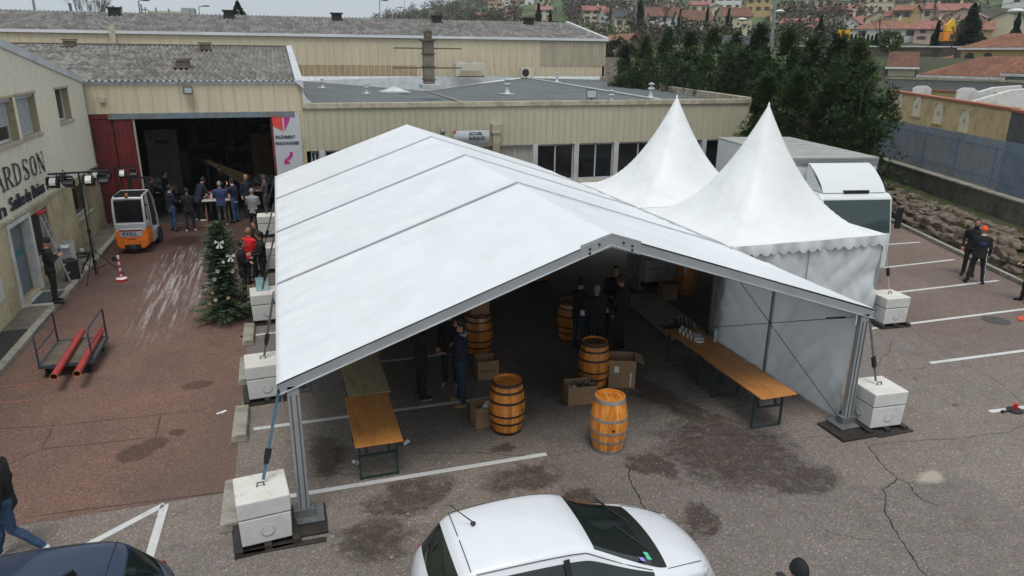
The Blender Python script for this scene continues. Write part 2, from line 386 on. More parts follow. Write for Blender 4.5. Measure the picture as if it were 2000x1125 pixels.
# litter on the asphalt
# pavement along the left building
mb = MB(); mb.box((-6.92,19.2,0),(-6.32,31.25,.12)); struct('pavement', mb, M_pave, bevel=.01)
mb = MB(); mb.box((-6.92,10,0),(-6.32,19.2,.1)); struct('dark_pavement', mb, mat('dark_tarmac', (.03,.028,.028), .9, var=.3, scale=30, bump=.3), bevel=.01)
mb = MB()
y = 10.0
while y < 31.1:
    mb.box((-6.316,y+.006,0),(-6.13,min(y+.994,31.24),.13 if y > 15 else .12)); y += 1
struct('kerb', mb, M_kerb, bevel=.02)
# entrance step with mat
t = mb = MB(); mb.box((-6.9,20.9,.12),(-6.16,22.25,.17)); struct('entrance_step', mb, mat('pale_step', (.45,.43,.38), .8, var=.2, dirt=(.2,.18,.15)), bevel=.01)
mb = MB(); mb.box((-6.75,21.05,.17),(-6.2,22.1,.184)); single('doormat', mb, mat('mat_grey', (.055,.065,.075), .95, var=.3, scale=60), 'grey rubber doormat on the entrance step where the beanie man stands', 'doormat')
# wheel stops at the edge of the driveway
wsp = MB(); wsp.prism([(-.15,0),(.15,0),(.12,.15),(-.12,.15)], -.6, .6, 0, lambda u,v,w: (u, w, v))
ws = wsp.build('wheel_stop', M_kerb, bevel=.015); tag(ws, 'grey concrete wheel stop nearest the open front corner of the marquee', 'wheel stop', 'concrete wheel stops along the driveway edge')
ws.location = (-1.2, 10.15, 0)
for y, lab in ((12.78,'grey concrete wheel stop between the two nearest white blocks'),(15.2,'grey concrete wheel stop beside the second white block'),(17.4,'grey concrete wheel stop just in front of the decorated fir'),
            (7.7,'grey concrete wheel stop cut by the bottom of the photo'),(19.9,'grey concrete wheel stop beside the man with crossed arms')):
    dup(ws, (-1.17, y, 0), rnd.uniform(-.02,.02), lab)
# ------------------------------------------------------------------ building materials
def cladding(name, c, streak, rough=.55, sdir=(3.5, 3.5, .35)):
    n = NT(name); a = n.noise(1.0, 5, .7, vec=n.mapping(sdir)); b = n.noise(.25, 3)
    o = n.ramp(b.outputs[0], [(.3, tuple(x*.9 for x in c)), (.7, c)])
    o = n.mix(n.ramp(a.outputs[0], [(.45, 0.0), (.75, .75)]), o, streak)
    f = n.noise(30, 3); o = n.mix(n.ramp(f.outputs[0], [(.55, 0.0), (.8, .25)]), o, tuple(x*.5 for x in streak))
    n.base(o); n.b.inputs['Roughness'].default_value = rough; n.b.inputs['Specular IOR Level'].default_value = .3; return n.mat
M_cream = cladding('cream_cladding', (.62,.54,.39), (.46,.38,.25))
M_cream2 = cladding('office_cladding', (.50,.465,.345), (.40,.365,.25))
M_creamL = cladding('pale_cladding', (.80,.75,.61), (.66,.60,.46))
M_worn = cladding('worn_cladding', (.46,.41,.31), (.27,.21,.15), sdir=(1.5,1.5,.15))
M_band = cladding('dirty_band', (.42,.32,.19), (.25,.17,.1), sdir=(1.2,1.2,.3))
M_render = mat('cream_render', (.58,.49,.31), .85, var=.1, bump=.2, bscale=120, dirt=(.3,.24,.15), dscale=.7)
M_flash = mat('grey_flashing', (.55,.57,.59), .45, metal=.2, var=.2, scale=1.5)
M_alu = mat('aluminium', (.38,.39,.4), .42, metal=.75, var=.15, scale=5)
M_wht = mat('white_paint', (.66,.66,.64), .5, var=.08, dirt=(.45,.43,.38), dscale=2)
M_glass = mat('dark_glass', (.012,.014,.016), .08, spec=.6, var=.4, scale=.6)
M_shut = mat('shutter_grey', (.42,.44,.46), .5, var=.1)
M_stone = mat('sill_stone', (.45,.40,.30), .8, var=.2, dirt=(.2,.17,.12))
M_bred = mat('dark_red_steel', (.16,.018,.018), .5, var=.35, scale=3, dirt=(.05,.01,.01))
M_steelb = mat('blue_grey_beam', (.15,.2,.23), .6, var=.2, dirt=(.17,.11,.07), dscale=2)
M_navy = mat('navy_letters', (.028,.034,.05), .5)
M_blk = mat('black_metal', (.015,.015,.016), .45)
M_rust = mat('rusty_metal', (.1,.07,.05), .8, var=.4, scale=8, dirt=(.16,.15,.13), dscale=2)
def tile_roof(name, c, moss, sx, sy, var=.35, axis=0):
    """corrugated sheets: colour changes sheet by sheet, dark joints, lichen"""
    n = NT(name)
    mp = n.mapping((1/sx, 1/sy, 1/sy) if axis == 0 else (1/sy, 1/sx, 1/sy))
    sp = n.new('ShaderNodeVectorMath', operation='FLOOR'); n.link(mp, sp.inputs[0])
    wn = n.new('ShaderNodeTexWhiteNoise'); n.link(sp.outputs[0], wn.inputs['Vector'])
    o = n.ramp(wn.outputs['Value'], [(0, tuple(x*(1-var) for x in c)), (1, tuple(x*(1+var) for x in c))])
    fr = n.new('ShaderNodeVectorMath', operation='FRACTION'); n.link(mp, fr.inputs[0]); s2 = n.new('ShaderNodeSeparateXYZ'); n.link(fr.outputs[0], s2.inputs[0])
    o = n.mix(n.ramp(s2.outputs[1 if axis == 0 else 0], [(0, .75), (.1, 0.0)]), o, tuple(x*.22 for x in c))
    g = n.noise(.6, 6, .7); o = n.mix(n.ramp(g.outputs[0], [(.48, 0.0), (.66, .8)]), o, moss)
    g2 = n.noise(9, 5, .8); o = n.mix(n.ramp(g2.outputs[0], [(.5, 0.0), (.7, .5)]), o, tuple(x*.4 for x in c))
    n.base(o); n.b.inputs['Roughness'].default_value = .9; return n.mat
M_fibre = tile_roof('fibre_cement', (.24,.22,.20), (.085,.08,.072), .22, .62, .45)
M_fibre2 = tile_roof('fibre_cement_far', (.19,.18,.17), (.10,.085,.08), .35, .9, .4)
def facade(mb, us, top, z0, holes, T, th=.12, m=0):
    """wall with openings: u along, z up, T(u,z,depth)"""
    ed = sorted(set([us[0], us[1]] + [h[0] for h in holes] + [h[1] for h in holes] + [u for u in us[2:]]))
    ed = [e for e in ed if us[0] <= e <= us[1]]
    for a, b in zip(ed, ed[1:]):
        if b-a < 1e-5: continue
        cuts = sorted([(h[2], h[3]) for h in holes if h[0] < (a+b)/2 < h[1]]); z = z0; iv = []
        for c0, c1 in cuts:
            if c0 > z+1e-4: iv.append((z, c0, z, c0))
            z = max(z, c1)
        iv.append((z, top(a), z, top(b)))
        for za, ta, zb, tb in iv:
            vs = [T(a, za, 0), T(b, zb, 0), T(b, tb, 0), T(a, ta, 0), T(a, za, th), T(b, zb, th), T(b, tb, th), T(a, ta, th)]
            mb.add(vs, [(0,1,2,3),(7,6,5,4),(0,4,5,1),(3,2,6,7),(0,3,7,4),(1,5,6,2)], m)
def ribs(mb, us, top, z0, holes, T, step=.25, w=.05, d=.025, m=0):
    u = us[0]+step/2
    while u < us[1]:
        cuts = sorted([(h[2]-.02, h[3]+.02) for h in holes if h[0]-.03 < u < h[1]+.03]); z = z0; iv = []
        for c0, c1 in cuts:
            if c0 > z+.05: iv.append((z, c0))
            z = max(z, c1)
        if top(u) > z+.05: iv.append((z, top(u)))
        for a, b in iv:
            vs = [T(u-w/2, a, 0), T(u+w/2, a, 0), T(u+w/2, b, 0), T(u-w/2, b, 0), T(u-w/4, a, -d), T(u+w/4, a, -d), T(u+w/4, b, -d), T(u-w/4, b, -d)]
            mb.add(vs, [(4,5,6,7),(0,4,7,3),(1,2,6,5),(0,1,5,4),(3,7,6,2)], m)
        u += step
# ================================================================== LEFT BUILDING (facade x = XL, looks to +x)
XL = -6.91
TL = lambda u, z, d: (XL-d, u, z)
def RX(ax, ay, bx, by):
    a = onX(ax, ay, XL); b = onX(bx, by, XL); return [a.y, b.y, b.z, a.z]
lb = thing('office_building', 'cream and white clad building with a sloping roof edge and blue lettering at the left', 'building', (XL-5, 21, 0))
topL = lambda y: 5.62+.150*(31.3-y) if y > 17.5 else 5.62+.150*(31.3-17.5)-.150*(17.5-y)
# measured openings: (px left, py top) and (px right, py bottom)
def span(pl, pr, zt, zb): return (onX(*pl, XL).y, onX(*pr, XL).y, zb, zt)
wA = span((-40,262),(38,262), 5.4, 4.25); wB = span((43,262),(80,255), 5.42, 4.28); wC = span((117,235),(141,228), 5.42, 4.36)
upH = [wA, wB, wC]
dr = span((50,608),(84,573), 2.22, .17); gl = span((101,520),(117,500), 2.22, .95)
gl = (onX(88,570,XL).y, onX(104,480,XL).y+.1, .75, 2.22); w2 = (onX(151,430,XL).y, onX(160,345,XL).y+.9, 1.05, 2.2)
wlow = (onX(0,560,XL).y-2.2, onX(0,560,XL).y-.4, .9, 2.1)
loH = [dr, gl, w2]
mb = MB(); facade(mb, (10, 31.3), lambda u: 2.40, .0, loH, TL, .25); mb.build('lower_wall', M_render, lb, world=True)
mb = MB(); facade(mb, (10, 31.3, 17.5), topL, 2.44, upH, TL, .2); ribs(mb, (10, 31.28), topL, 2.46, upH, TL, .2, .06, .022); mb.build('cladding', M_creamL, lb, world=True)
mb = MB(); mb.box((XL+.0,10,2.39),(XL+.07,31.28,2.46)); mb.build('drip_rail', M_stone, lb, world=True, bevel=.008)
# verge flashing
mb = MB()
for a, b in ((10,17.5),(17.5,31.33)):
    vs = []
    for u in (a, b):
        z = topL(u); vs += [(XL+.06,u,z-.16),(XL+.06,u,z+.07),(XL-.35,u,z+.07),(XL-.35,u,z-.02),(XL+.02,u,z-.02),(XL+.02,u,z-.16)]
    mb.add(vs, [(i,(i+1)%6,6+(i+1)%6,6+i) for i in range(6)]+[(0,5,4,3,2,1),(6,7,8,9,10,11)])
mb.build('verge_flashing', M_flash, lb, world=True)
mb = MB()
for a, b in ((10,17.5),(17.5,31.3)):
    mb.add([(XL-.36,a,topL(a)),(XL-.36,b,topL(b)),(XL-10,b,topL(b)),(XL-10,a,topL(a))], [(0,1,2,3)])
mb.build('roof', M_fibre, lb, world=True)
mb = MB(); mb.box((XL-10,10.0,0),(XL-.3,10.2,6)); mb.box((XL-10,31.0,0),(XL-.3,31.2,5.5)); mb.box((XL-10.2,10,0),(XL-10,31.2,5.5)); mb.build('rear_walls', M_render, lb, world=True)
def lwin(h, kind, name='window'):
    y0, y1, z0, z1 = h; D = .24
    mb = MB(); mb.box((XL-D-.02,y0-.0,z0),(XL-D,y1,z1))
    fr = mb.build(name, M_glass, lb, world=True)
    m2 = MB()
    for a, b in (((y0,z0),(y0+.06,z1)),((y1-.06,z0),(y1,z1)),((y0+.06,z0),(y1-.06,z0+.06)),((y0+.06,z1-.05),(y1-.06,z1))): m2.box((XL-D-.01,a[0],a[1]),(XL-D+.04,b[0],b[1]))
    m2.build('frame', M_wht, fr, world=True)
    if kind != 'plain':
        m3 = MB(); zb = z0+.08 if kind == 'closed' else z0+(z1-z0)*.36; z = zb
        while z < z1-.06: m3.box((XL-D+.042,y0+.03,z),(XL-D+.055,y1-.03,z+.036)); z += .045
        m3.box((XL-D+.03,y0+.02,z1-.1),(XL-.06,y1-.02,z1+.0))
        m3.build('roller_shutter', M_shut, fr, world=True)
    m4 = MB(); m4.box((XL-.2,y0-.05,z0-.09),(XL+.06,y1+.05,z0+.01)); m4.build('sill', M_stone, fr, world=True, bevel=.01)
    m5 = MB(); m5.box((XL-.2,y0-.05,z1),(XL+.04,y1+.05,z1+.06)); m5.box((XL-.24,y0-.03,z0+.01),(XL-.004,y0+.004,z1-.004)); m5.box((XL-.24,y1-.006,z0+.01),(XL-.004,y1+.03,z1-.004))
    m5.build('reveal', mat('reveal_beige', (.42,.34,.22), .8, var=.15), fr, world=True)
lwin(wA, 'half'); lwin(wB, 'closed'); lwin(wC, 'plain'); lwin(w2, 'plain'); lwin(gl, 'plain')
# entrance door in the recess
y0, y1, z0, z1 = dr
mb = MB(); mb.box((XL-.3,y0,z0),(XL-.24,y1,z1)); dd = mb.build('door', mat('door_grey', (.17,.19,.23), .5, var=.15), lb, world=True)
mb = MB(); mb.box((XL-.24,y0+.05,z0),(XL-.21,y0+.42,z1)); mb.build('door_glass', M_glass, dd, world=True)
mb = MB()
for a, b in ((y0-.16,y0),(y1-.01,y1+.16)): mb.box((XL-.2,a-.005,.12),(XL+.035,b+.005,z1))
mb.box((XL-.2,y0-.16,z1),(XL+.035,y1+.16,z1+.13)); mb.build('door_frame', M_wht, lb, world=True, bevel=.01)
mb = MB(); mb.box((XL-.238,y1-.85,1.25),(XL-.23,y1-.15,1.40)); ex = mb.build('door_sticker', mat('sticker_green', (.02,.2,.16), .5), dd, world=True)
# lettering on the cladding
FY = (0,1,0); FZ = (0,0,1)
M_let = M_navy
def fit_text(name, body, y0, y1, zb, size, parent, m, x, bold=0):
    o = text(name, body, size, m, frame4((x, y0, zb), FY, FZ), parent, .012, bold=bold)
    xs = [v.co.y for v in o.data.vertices]; L = max(xs)-min(xs); k = (y1-y0)/L; m0 = min(xs)
    for v in o.data.vertices: v.co.y = m0 + (v.co.y-m0)*k
    return o
ya = onX(8,372,XL).y; yb = onX(84,312,XL).y
SERIF = {   # strokes: (points, widths) in a unit box
 'R': [([(.18,0),(.18,1)],.15),([(.18,.95),(.55,.95),(.72,.86),(.74,.72),(.68,.57),(.5,.5),(.18,.5)],(.05,.06,.12,.15,.12,.06,.05)),([(.42,.5),(.62,.25),(.88,.03)],(.1,.14,.12)),([(.02,.02),(.36,.02)],.045),([(.02,.98),(.4,.98)],.045),([(.74,.02),(1.0,.02)],.045)],
 'I': [([(.5,0),(.5,1)],.16),([(.3,.02),(.7,.02)],.045),([(.3,.98),(.7,.98)],.045)],
 'C': [([(.9,.75),(.78,.92),(.55,.98),(.3,.88),(.16,.62),(.14,.4),(.24,.16),(.5,.03),(.75,.06),(.92,.22)],(.06,.06,.05,.1,.16,.16,.12,.06,.05,.04)),([(.9,.98),(.9,.7)],.05)],
 'H': [([(.2,0),(.2,1)],.15),([(.8,0),(.8,1)],.15),([(.2,.5),(.8,.5)],.05),([(.04,.02),(.36,.02)],.045),([(.64,.02),(.96,.02)],.045),([(.04,.98),(.36,.98)],.045),([(.64,.98),(.96,.98)],.045)],
 'A': [([(.12,0),(.5,1)],.055),([(.5,1),(.86,0)],.16),([(.25,.36),(.72,.36)],.05),([(0,.02),(.27,.02)],.045),([(.68,.02),(1.02,.02)],.045)],
 'D': [([(.18,0),(.18,1)],.15),([(.18,.96),(.5,.95),(.76,.8),(.85,.5),(.76,.2),(.5,.05),(.18,.04)],(.05,.07,.14,.17,.14,.07,.05)),([(.02,.02),(.3,.02)],.045),([(.02,.98),(.3,.98)],.045)],
 'S': [([(.82,.76),(.7,.93),(.48,.98),(.26,.88),(.24,.7),(.42,.56),(.66,.44),(.8,.28),(.72,.1),(.48,.03),(.26,.08),(.16,.26)],(.04,.05,.06,.1,.14,.16,.16,.14,.1,.06,.05,.04)),([(.82,.96),(.82,.72)],.045),([(.16,.05),(.16,.3)],.045)],
 'O': [([(.5,.98),(.25,.86),(.13,.5),(.25,.14),(.5,.02),(.75,.14),(.87,.5),(.75,.86),(.5,.98)],(.05,.11,.17,.11,.05,.11,.17,.11,.05))],
 'N': [([(.15,0),(.15,1)],.055),([(.13,1),(.87,0)],.17),([(.87,0),(.87,1)],.055),([(0,.02),(.3,.02)],.045),([(.72,.98),(1.0,.98)],.045),([(0,.98),(.2,.98)],.045)]}
ww_ = (yb-ya)*1.86/9.45; yy_ = yb-ww_*9.45
for ch in 'RICHARDSON':
    wl_ = ww_*(.45 if ch == 'I' else 1.0); mb = MB(); q_ = 0
    for pts, wd_q in SERIF[ch]:
        for i_ in range(len(pts)-1):
            (u0,v0),(u1,v1) = pts[i_], pts[i_+1]; w0, w1 = (wd_q, wd_q) if isinstance(wd_q, float) else (wd_q[i_], wd_q[i_+1])
            d_ = Vector(((u1-u0)*wl_, (v1-v0)*.58)); 
            if d_.length < 1e-5: continue
            d_.normalize(); n_q = Vector((-d_.y, d_.x)); q_ += 1; x_o = XL+.036+.0012*(q_ % 5)
            P = [Vector((yy_+u0*wl_*.9, 3.17+v0*.58)), Vector((yy_+u1*wl_*.9, 3.17+v1*.58))]; k_ = .52
            c_ = [P[0]-n_q*w0*k_/2-d_*.004, P[1]-n_q*w1*k_/2+d_*.004, P[1]+n_q*w1*k_/2+d_*.004, P[0]+n_q*w0*k_/2-d_*.004]
            mb.prism([(c.x, c.y) for c in c_], 0, .012, 0, lambda u,v,w,x_o=x_o: (x_o+w, u, v))
    mb.build('lettering', M_let, lb, world=True); yy_ += wl_
# serifs
ya2 = onX(18,402,XL).y; yb2 = onX(124,345,XL).y
for nm, a, b in (('on', (-30,425), (7,408)), ('Salle', (16,400), (42,382)), ('de', (45,385), (56,377)), ('Bains', (59,375), (82,362)), ('Plomberie', (87,357), (125,337))):
    fit_text('lettering', nm, onX(*a,XL).y, onX(*b,XL).y, 2.62 if nm != 'on' else 2.60, .50, lb, M_let, XL+.045, .008)
# notice board / flood marks low on the wall
mb = MB(); mb.box((XL,onX(0,585,XL).y-.6,.75),(XL+.03,onX(8,585,XL).y,1.35)); mb.build('notice_panel', M_wht, lb, world=True)
mb = MB(); mb.cbox((XL+.1,30.6,2.2),(.1,.22,.12)); mb.tube([(XL+.02,30.6,2.3),(XL+.1,30.6,2.25)],.02,6); mb.build('wall_lamp', M_wht, lb, world=True)
# ================================================================== LOADING SHED
YF = 31.3
sh = thing('warehouse', 'low warehouse with an open loading bay and corrugated grey roof', 'warehouse', (-3, 40, 0))
TF = lambda u, z, d: (u, YF+d, z)
mb = MB(); facade(mb, (-6.9,.86), lambda u: 5.5, 4.34, [], TF, .15); ribs(mb, (-6.88,.84), lambda u: 5.48, 4.36, [], TF, .5, .05, .03)
mb.build('front_cladding', M_cream, sh, world=True)
mb = MB(); mb.box((-6.88,YF-.03,5.42),(.95,YF+.1,5.56)); mb.build('gutter', M_flash, sh, world=True, bevel=.01)
# roof as real corrugation
def corr_roof(name, x0, x1, ya, za, yb, zb, pitch, amp, mt, parent, nv=10, lap=.015):
    mb = MB(); n = int((x1-x0)/pitch*4); L = math.hypot(yb-ya, zb-za)
    nr = max(1, int(L/1.3)); 
    for r in range(nr):
        f0, f1 = r/nr, (r+1)/nr+.012; b = len(mb.v)
        for i in range(n+1):
            x = x0+(x1-x0)*i/n; h = amp*(1,.1,-1,.1)[i%4]
            for f, e in ((f0, lap), (f1, 0)): mb.v.append(Vector((x, ya+(yb-ya)*f, za+(zb-za)*f+h+e)))
        for i in range(n): mb.f.append([b+2*i, b+2*i+2, b+2*i+3, b+2*i+1]); mb.m.append(0)
    return mb.build(name, mt, parent, world=True, smooth=False)
rf = corr_roof('roof', -17.0, .72, YF-.12, 5.53, 46.8, 6.95, .22, .055, M_fibre, sh)
mb = MB(); mb.add([(-17,46.8,6.93),(.72,46.8,6.93),(.72,64,5.2),(-17,64,5.2)], [(0,1,2,3)]); mb.build('rear_slope', M_fibre, rf, world=True)
mb = MB(); mb.bar((-17,46.8,7.0),(.8,46.8,7.0),.5,.07); mb.build('ridge_cap', mat('ridge_dark', (.1,.095,.09), .9, var=.3), rf, world=True)
mb = MB()
vs = []
for y, z in ((YF-.16,5.48),(46.8,6.95),(64,5.3)): vs += [(.72,y,z+.1),(1.02,y,z+.1),(1.02,y,z-.22),(.72,y,z+.02)]
mb.add(vs, [(a+i, a+(i+1)%4, a+4+(i+1)%4, a+4+i) for a in (0,4) for i in range(4)]+[(0,3,2,1)]); mb.build('verge_flashing', M_flash, rf, world=True)
for (px, py, y) in ((357,112,36.0),(403,103,44.5),(140,97,45.5),(22+120,98,46)):
    if px == 142: continue
    p = onY(px, py+8, y); p.z = 5.53+(p.y-YF)*.0916
    mb = MB(); mb.cbox((p.x,p.y,p.z+.13),(.55,.5,.34)); mb.cbox((p.x,p.y,p.z+.36),(.68,.62,.07)); mb.cbox((p.x,p.y-.5,p.z+.02),(.7,.6,.06))
    mb.build('roof_vent', M_rust, rf, world=True, bevel=.01)
mb = MB(); mb.box((.7,YF+.16,4.3),(.9,64,5.45)); mb.build('side_wall', M_cream, sh, world=True)
mb = MB(); mb.box((-17,YF+.2,.0),(-6.7,YF+.4,5.4)); mb.box((-17.2,YF,.0),(-17,64,5.4)); mb.build('side_wall', M_render, sh, world=True)
# gable piece of flashing beside the office roof
mb = MB(); mb.prism([(.955,4.67),(1.35,4.67),(1.12,4.85),(1.0,5.1),(.955,5.5)], 31.25, 31.3, 0, lambda u,v,w: (u,w,v)); mb.build('corner_flashing', M_flash, sh, world=True)
# beam, doors, interior
mb = MB(); mb.box((-6.24,YF-.1,4.14),(.59,YF+.02,4.36)); mb.build('door_rail', M_steelb, sh, world=True, bevel=.01)
mb = MB()
for u in [i*.25 for i in range(int(.75/.25)+1)]: pass
mb.box((-6.88,YF+.04,.02),(-6.14,YF+.08,4.15))
for k in range(4): mb.box((-6.8+k*.19,YF+.01,.02),(-6.74+k*.19,YF+.04,4.13))
mb.box((-6.88,YF-.02,4.17),(-6.26,YF+.08,4.32)); mb.build('sliding_door', M_bred, sh, world=True)
mb = MB(); mb.box((-6.10,YF-.04,.02),(-5.42,YF+.0,4.13))
for k in range(4): mb.box((-6.05+k*.17,YF-.07,.02),(-5.98+k*.17,YF-.04,4.11))
d2 = mb.build('sliding_door', M_bred, sh, world=True)
mb = MB(); mb.box((-5.415,YF-.06,.02),(-5.35,YF+.02,4.13)); mb.build('door_edge', mat('pale_edge', (.35,.3,.26), .6), d2, world=True)
mb = MB(); mb.box((-.38,YF-.05,.02),(-.28,YF+.02,4.13)); mb.build('sliding_door', M_bred, sh, world=True)
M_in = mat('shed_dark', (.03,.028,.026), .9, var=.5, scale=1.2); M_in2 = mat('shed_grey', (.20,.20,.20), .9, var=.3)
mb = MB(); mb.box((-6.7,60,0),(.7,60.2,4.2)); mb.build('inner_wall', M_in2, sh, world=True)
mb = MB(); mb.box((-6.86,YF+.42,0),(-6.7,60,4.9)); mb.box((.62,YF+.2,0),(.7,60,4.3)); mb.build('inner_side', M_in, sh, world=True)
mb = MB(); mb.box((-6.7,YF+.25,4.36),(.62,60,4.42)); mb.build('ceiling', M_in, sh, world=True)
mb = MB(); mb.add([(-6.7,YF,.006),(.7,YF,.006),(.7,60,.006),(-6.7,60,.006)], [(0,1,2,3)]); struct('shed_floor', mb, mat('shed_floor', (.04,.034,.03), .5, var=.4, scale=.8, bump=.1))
mb = MB(); mb.box((.0,YF-.02,.02),(.86,YF+.15,4.33)); mb.box((.863,YF-.015,.0),(.947,YF-.003,5.41)); mb.build('pier', M_render, sh, world=True)
mb = MB(); mb.cbox((onY(367,176,YF-.2).x,YF-.24,onY(367,176,YF-.2).z),(.34,.1,.3), M=Matrix.Rotation(R(-25),3,'X')); fl = mb.build('floodlight', M_blk, sh, world=True, bevel=.01)
mb = MB(); p = onY(367,176,YF-.32); mb.cbox((p.x,YF-.298,p.z-.02),(.25,.01,.21), M=Matrix.Rotation(R(-25),3,'X')); mb.build('lens', mat('lens_grey', (.2,.24,.26), .2), fl, world=True)
mb = MB(); p = onY(200,195,YF); mb.cbox((p.x,YF-.05,p.z),(.2,.08,.22)); mb.build('sensor_box', mat('sensor', (.45,.4,.3), .6), sh, world=True, bevel=.01)
# banner
M_ban = mat('banner_grey', (.50,.52,.55), .55, var=.05); M_mag = mat('magenta', (.48,.02,.24), .5); M_reds = mat('sign_red', (.70,.05,.05), .5); M_txt = mat('sign_text', (.05,.055,.07), .6)
bn = thing('banner', 'tall grey sign with red cube emblem and magenta arrow reading ENLÈVEMENT MARCHANDISES', 'sign', (.2, YF-.1, .4))
mb = MB(); mb.box((-.29,YF-.08,.4),(.78,YF-.05,4.30)); mb.build('panel', M_ban, bn, world=True)
SB = lambda px, py: (lambda p: (p.x, p.z))(onY(px, py, YF-.09))
TB = lambda u, v, w: (u, YF-.085-w, v)
for m, pts in ((M_reds, [(531,226),(551,229),(553,256),(533,246)]), (M_mag, [(554,229),(566,224),(565,236),(556,256)])):
    mb = MB(); mb.prism([SB(*p) for p in pts][::-1], 0, .006, 0, TB); mb.build('emblem', m, bn, world=True)
mb = MB(); mb.prism([SB(*p) for p in [(566,297),(572,297),(572,305),(563,314),(559,310),(566,303)]][::-1], 0, .006, 0, TB); mb.prism([SB(*p) for p in [(556,309),(568,319),(555,321)]][::-1], 0, .006, 0, TB); mb.build('arrow', M_mag, bn, world=True)
FX = (1,0,0)
def ftext(body, pl, pr, h, Y, parent, m, nm='lettering'):
    a = onY(*pl, Y); b = onY(*pr, Y)
    o = text(nm, body, h, m, frame4((a.x, Y, a.z), FX, FZ), parent, .004, bold=.006)
    xs = [v.co.x for v in o.data.vertices]; L = max(xs)-min(xs); k = (b.x-a.x)/L; m0 = min(xs)
    for v in o.data.vertices: v.co.x = m0+(v.co.x-m0)*k
    return o
ftext('ENLÈVEMENT', (538,271), (576,270), .17, YF-.09, bn, M_txt); ftext('MARCHANDISES', (538,283), (584,282), .17, YF-.09, bn, M_txt)
# goods inside the bay
def pallet_load(x, y, w, dp, h, m, label, cat, name, wrap=False):
    t = thing(name, label, cat, (x, y, 0))
    mb = MB()
    for k in (-1,0,1): mb.cbox((k*w*.42,0,.05),(.1,dp,.09))
    for k in range(5): mb.cbox((0,-dp/2+dp*(k+.5)/5,.11),(w,dp*.13,.022))
    mb.build('pallet', mat('pallet_wood', (.16,.11,.06), .85, var=.3), t)
    mb = MB()
    if wrap: mb.grid(8, 8, lambda u, v: ((u-.5)*w, (v-.5)*dp, .13+h*(1-.5*abs(2*u-1)**3)*(1-.3*abs(2*v-1)**3)*(.8+.35*noise.noise((u*5+x, v*5, 0)))))
    else:
        r = random.Random(int(x*10)); z = .125
        while z < h:
            hh = r.uniform(.22,.4)
            for k in range(3): mb.cbox((-w/2+w*(k+.5)/3, r.uniform(-.04,.04), z+hh/2),(w/3-.02, dp*r.uniform(.85,1), hh-.01), r.uniform(-.03,.03))
            z += hh
    mb.build('load', m, t, bevel=0 if wrap else .01)
M_box = mat('cardboard', (.30,.18,.10), .85, var=.12, scale=3)
M_wrap = mat('plastic_wrap', (.30,.33,.27), .3, var=.5, scale=4)
pallet_load(-5.6, 36.5, 1.6, 1.2, 1.0, M_wrap, 'pallet of goods under clouded plastic film deep inside the left of the loading bay', 'pallet', 'wrapped_pallet', True)
pallet_load(-.9, 35.8, 1.7, 1.3, 1.15, M_wrap, 'pale heap wrapped in plastic film just inside the bay beside the banner', 'pallet', 'wrapped_pallet', True)
pallet_load(-.8, 40.5, 1.5, 1.1, 2.4, M_box, 'tall stack of brown cartons at the right rear of the loading bay', 'carton stack', 'carton_stack')
pallet_load(-5.4, 42, 1.2, 1.1, 1.5, M_box, 'stack of brown cartons at the left rear of the loading bay', 'carton stack', 'carton_stack')
t = thing('partition_board', 'tall grey board standing in the dark left part of the loading bay', 'board', (-5.5,38.2,0)); mb = MB(); mb.box((-.7,-.03,.0),(.7,.03,3.1)); mb.build('panel', M_in2, t, bevel=.01); mb = MB(); mb.box((-.3,-.05,2.45),(.3,-.031,2.6)); mb.build('label_strip', M_blk, t)
def rack(x, y, lab):
    t = thing('storage_rack', lab, 'shelving', (x, y, 0))
    mb = MB()
    for a in (-1,1):
        for b in (-.5,.5): mb.cbox((a*1.0,b,1.9),(.08,.08,3.8))
    mb.build('frame', mat('rack_steel', (.06,.07,.09), .6), t)
    for z in (1.1,2.2,3.3): m2 = MB(); m2.cbox((0,0,z),(2.0,1.0,.06)); s = m2.build('shelf', mat('rack_orange', (.14,.07,.03), .6), t)
    r = random.Random(int(x*7+y)); m3 = MB()
    for z in (.03,1.13,2.23,3.33):
        xx = -.9
        while xx < .7:
            w_ = r.uniform(.2,.5); h_ = r.uniform(.2,.75); m3 = MB(); m3.cbox((xx+w_/2,r.uniform(-.1,.1),z+h_/2),(w_,.7,h_)); m3.build('carton', mat('goods', (.13,.09,.06), .7, var=.8, scale=2.5), t); xx += w_+r.uniform(.02,.2)
rack(-2.2, 46, 'tall storage rack full of goods at the centre rear of the dark loading bay'); rack(-4.3, 48, 'tall storage rack against the back left of the dark loading bay'); rack(0-.6, 44, 'storage rack full of goods behind the cartons at the right of the bay')
t = thing('leaning_plank', 'light brown board slanting behind the food table in the loading bay', 'board', (-2.3,34.5,0)); mb = MB(); a = Vector((-1.0,0,2.05)); b = Vector((.75,.2,1.1)); mb.add([a+Vector((0,0,.06)),b+Vector((.1,0,.16)),b+Vector((-.25,0,-.32)),a-Vector((0,0,.06)),a+Vector((0,.04,.06)),b+Vector((.1,.04,.16)),b+Vector((-.25,.04,-.32)),a+Vector((0,.04,-.06))],[(0,1,2,3),(7,6,5,4),(0,4,5,1),(1,5,6,2),(2,6,7,3),(3,7,4,0)]); mb.build('board', mat('plank_tan', (.25,.17,.07), .8), t)
mb = MB(); mb.bar((-.95,.03,0),(-.95,.03,2.0),.05); mb.bar((.7,.2,0),(.7,.2,1.1),.05); mb.build('prop', M_blk, t)
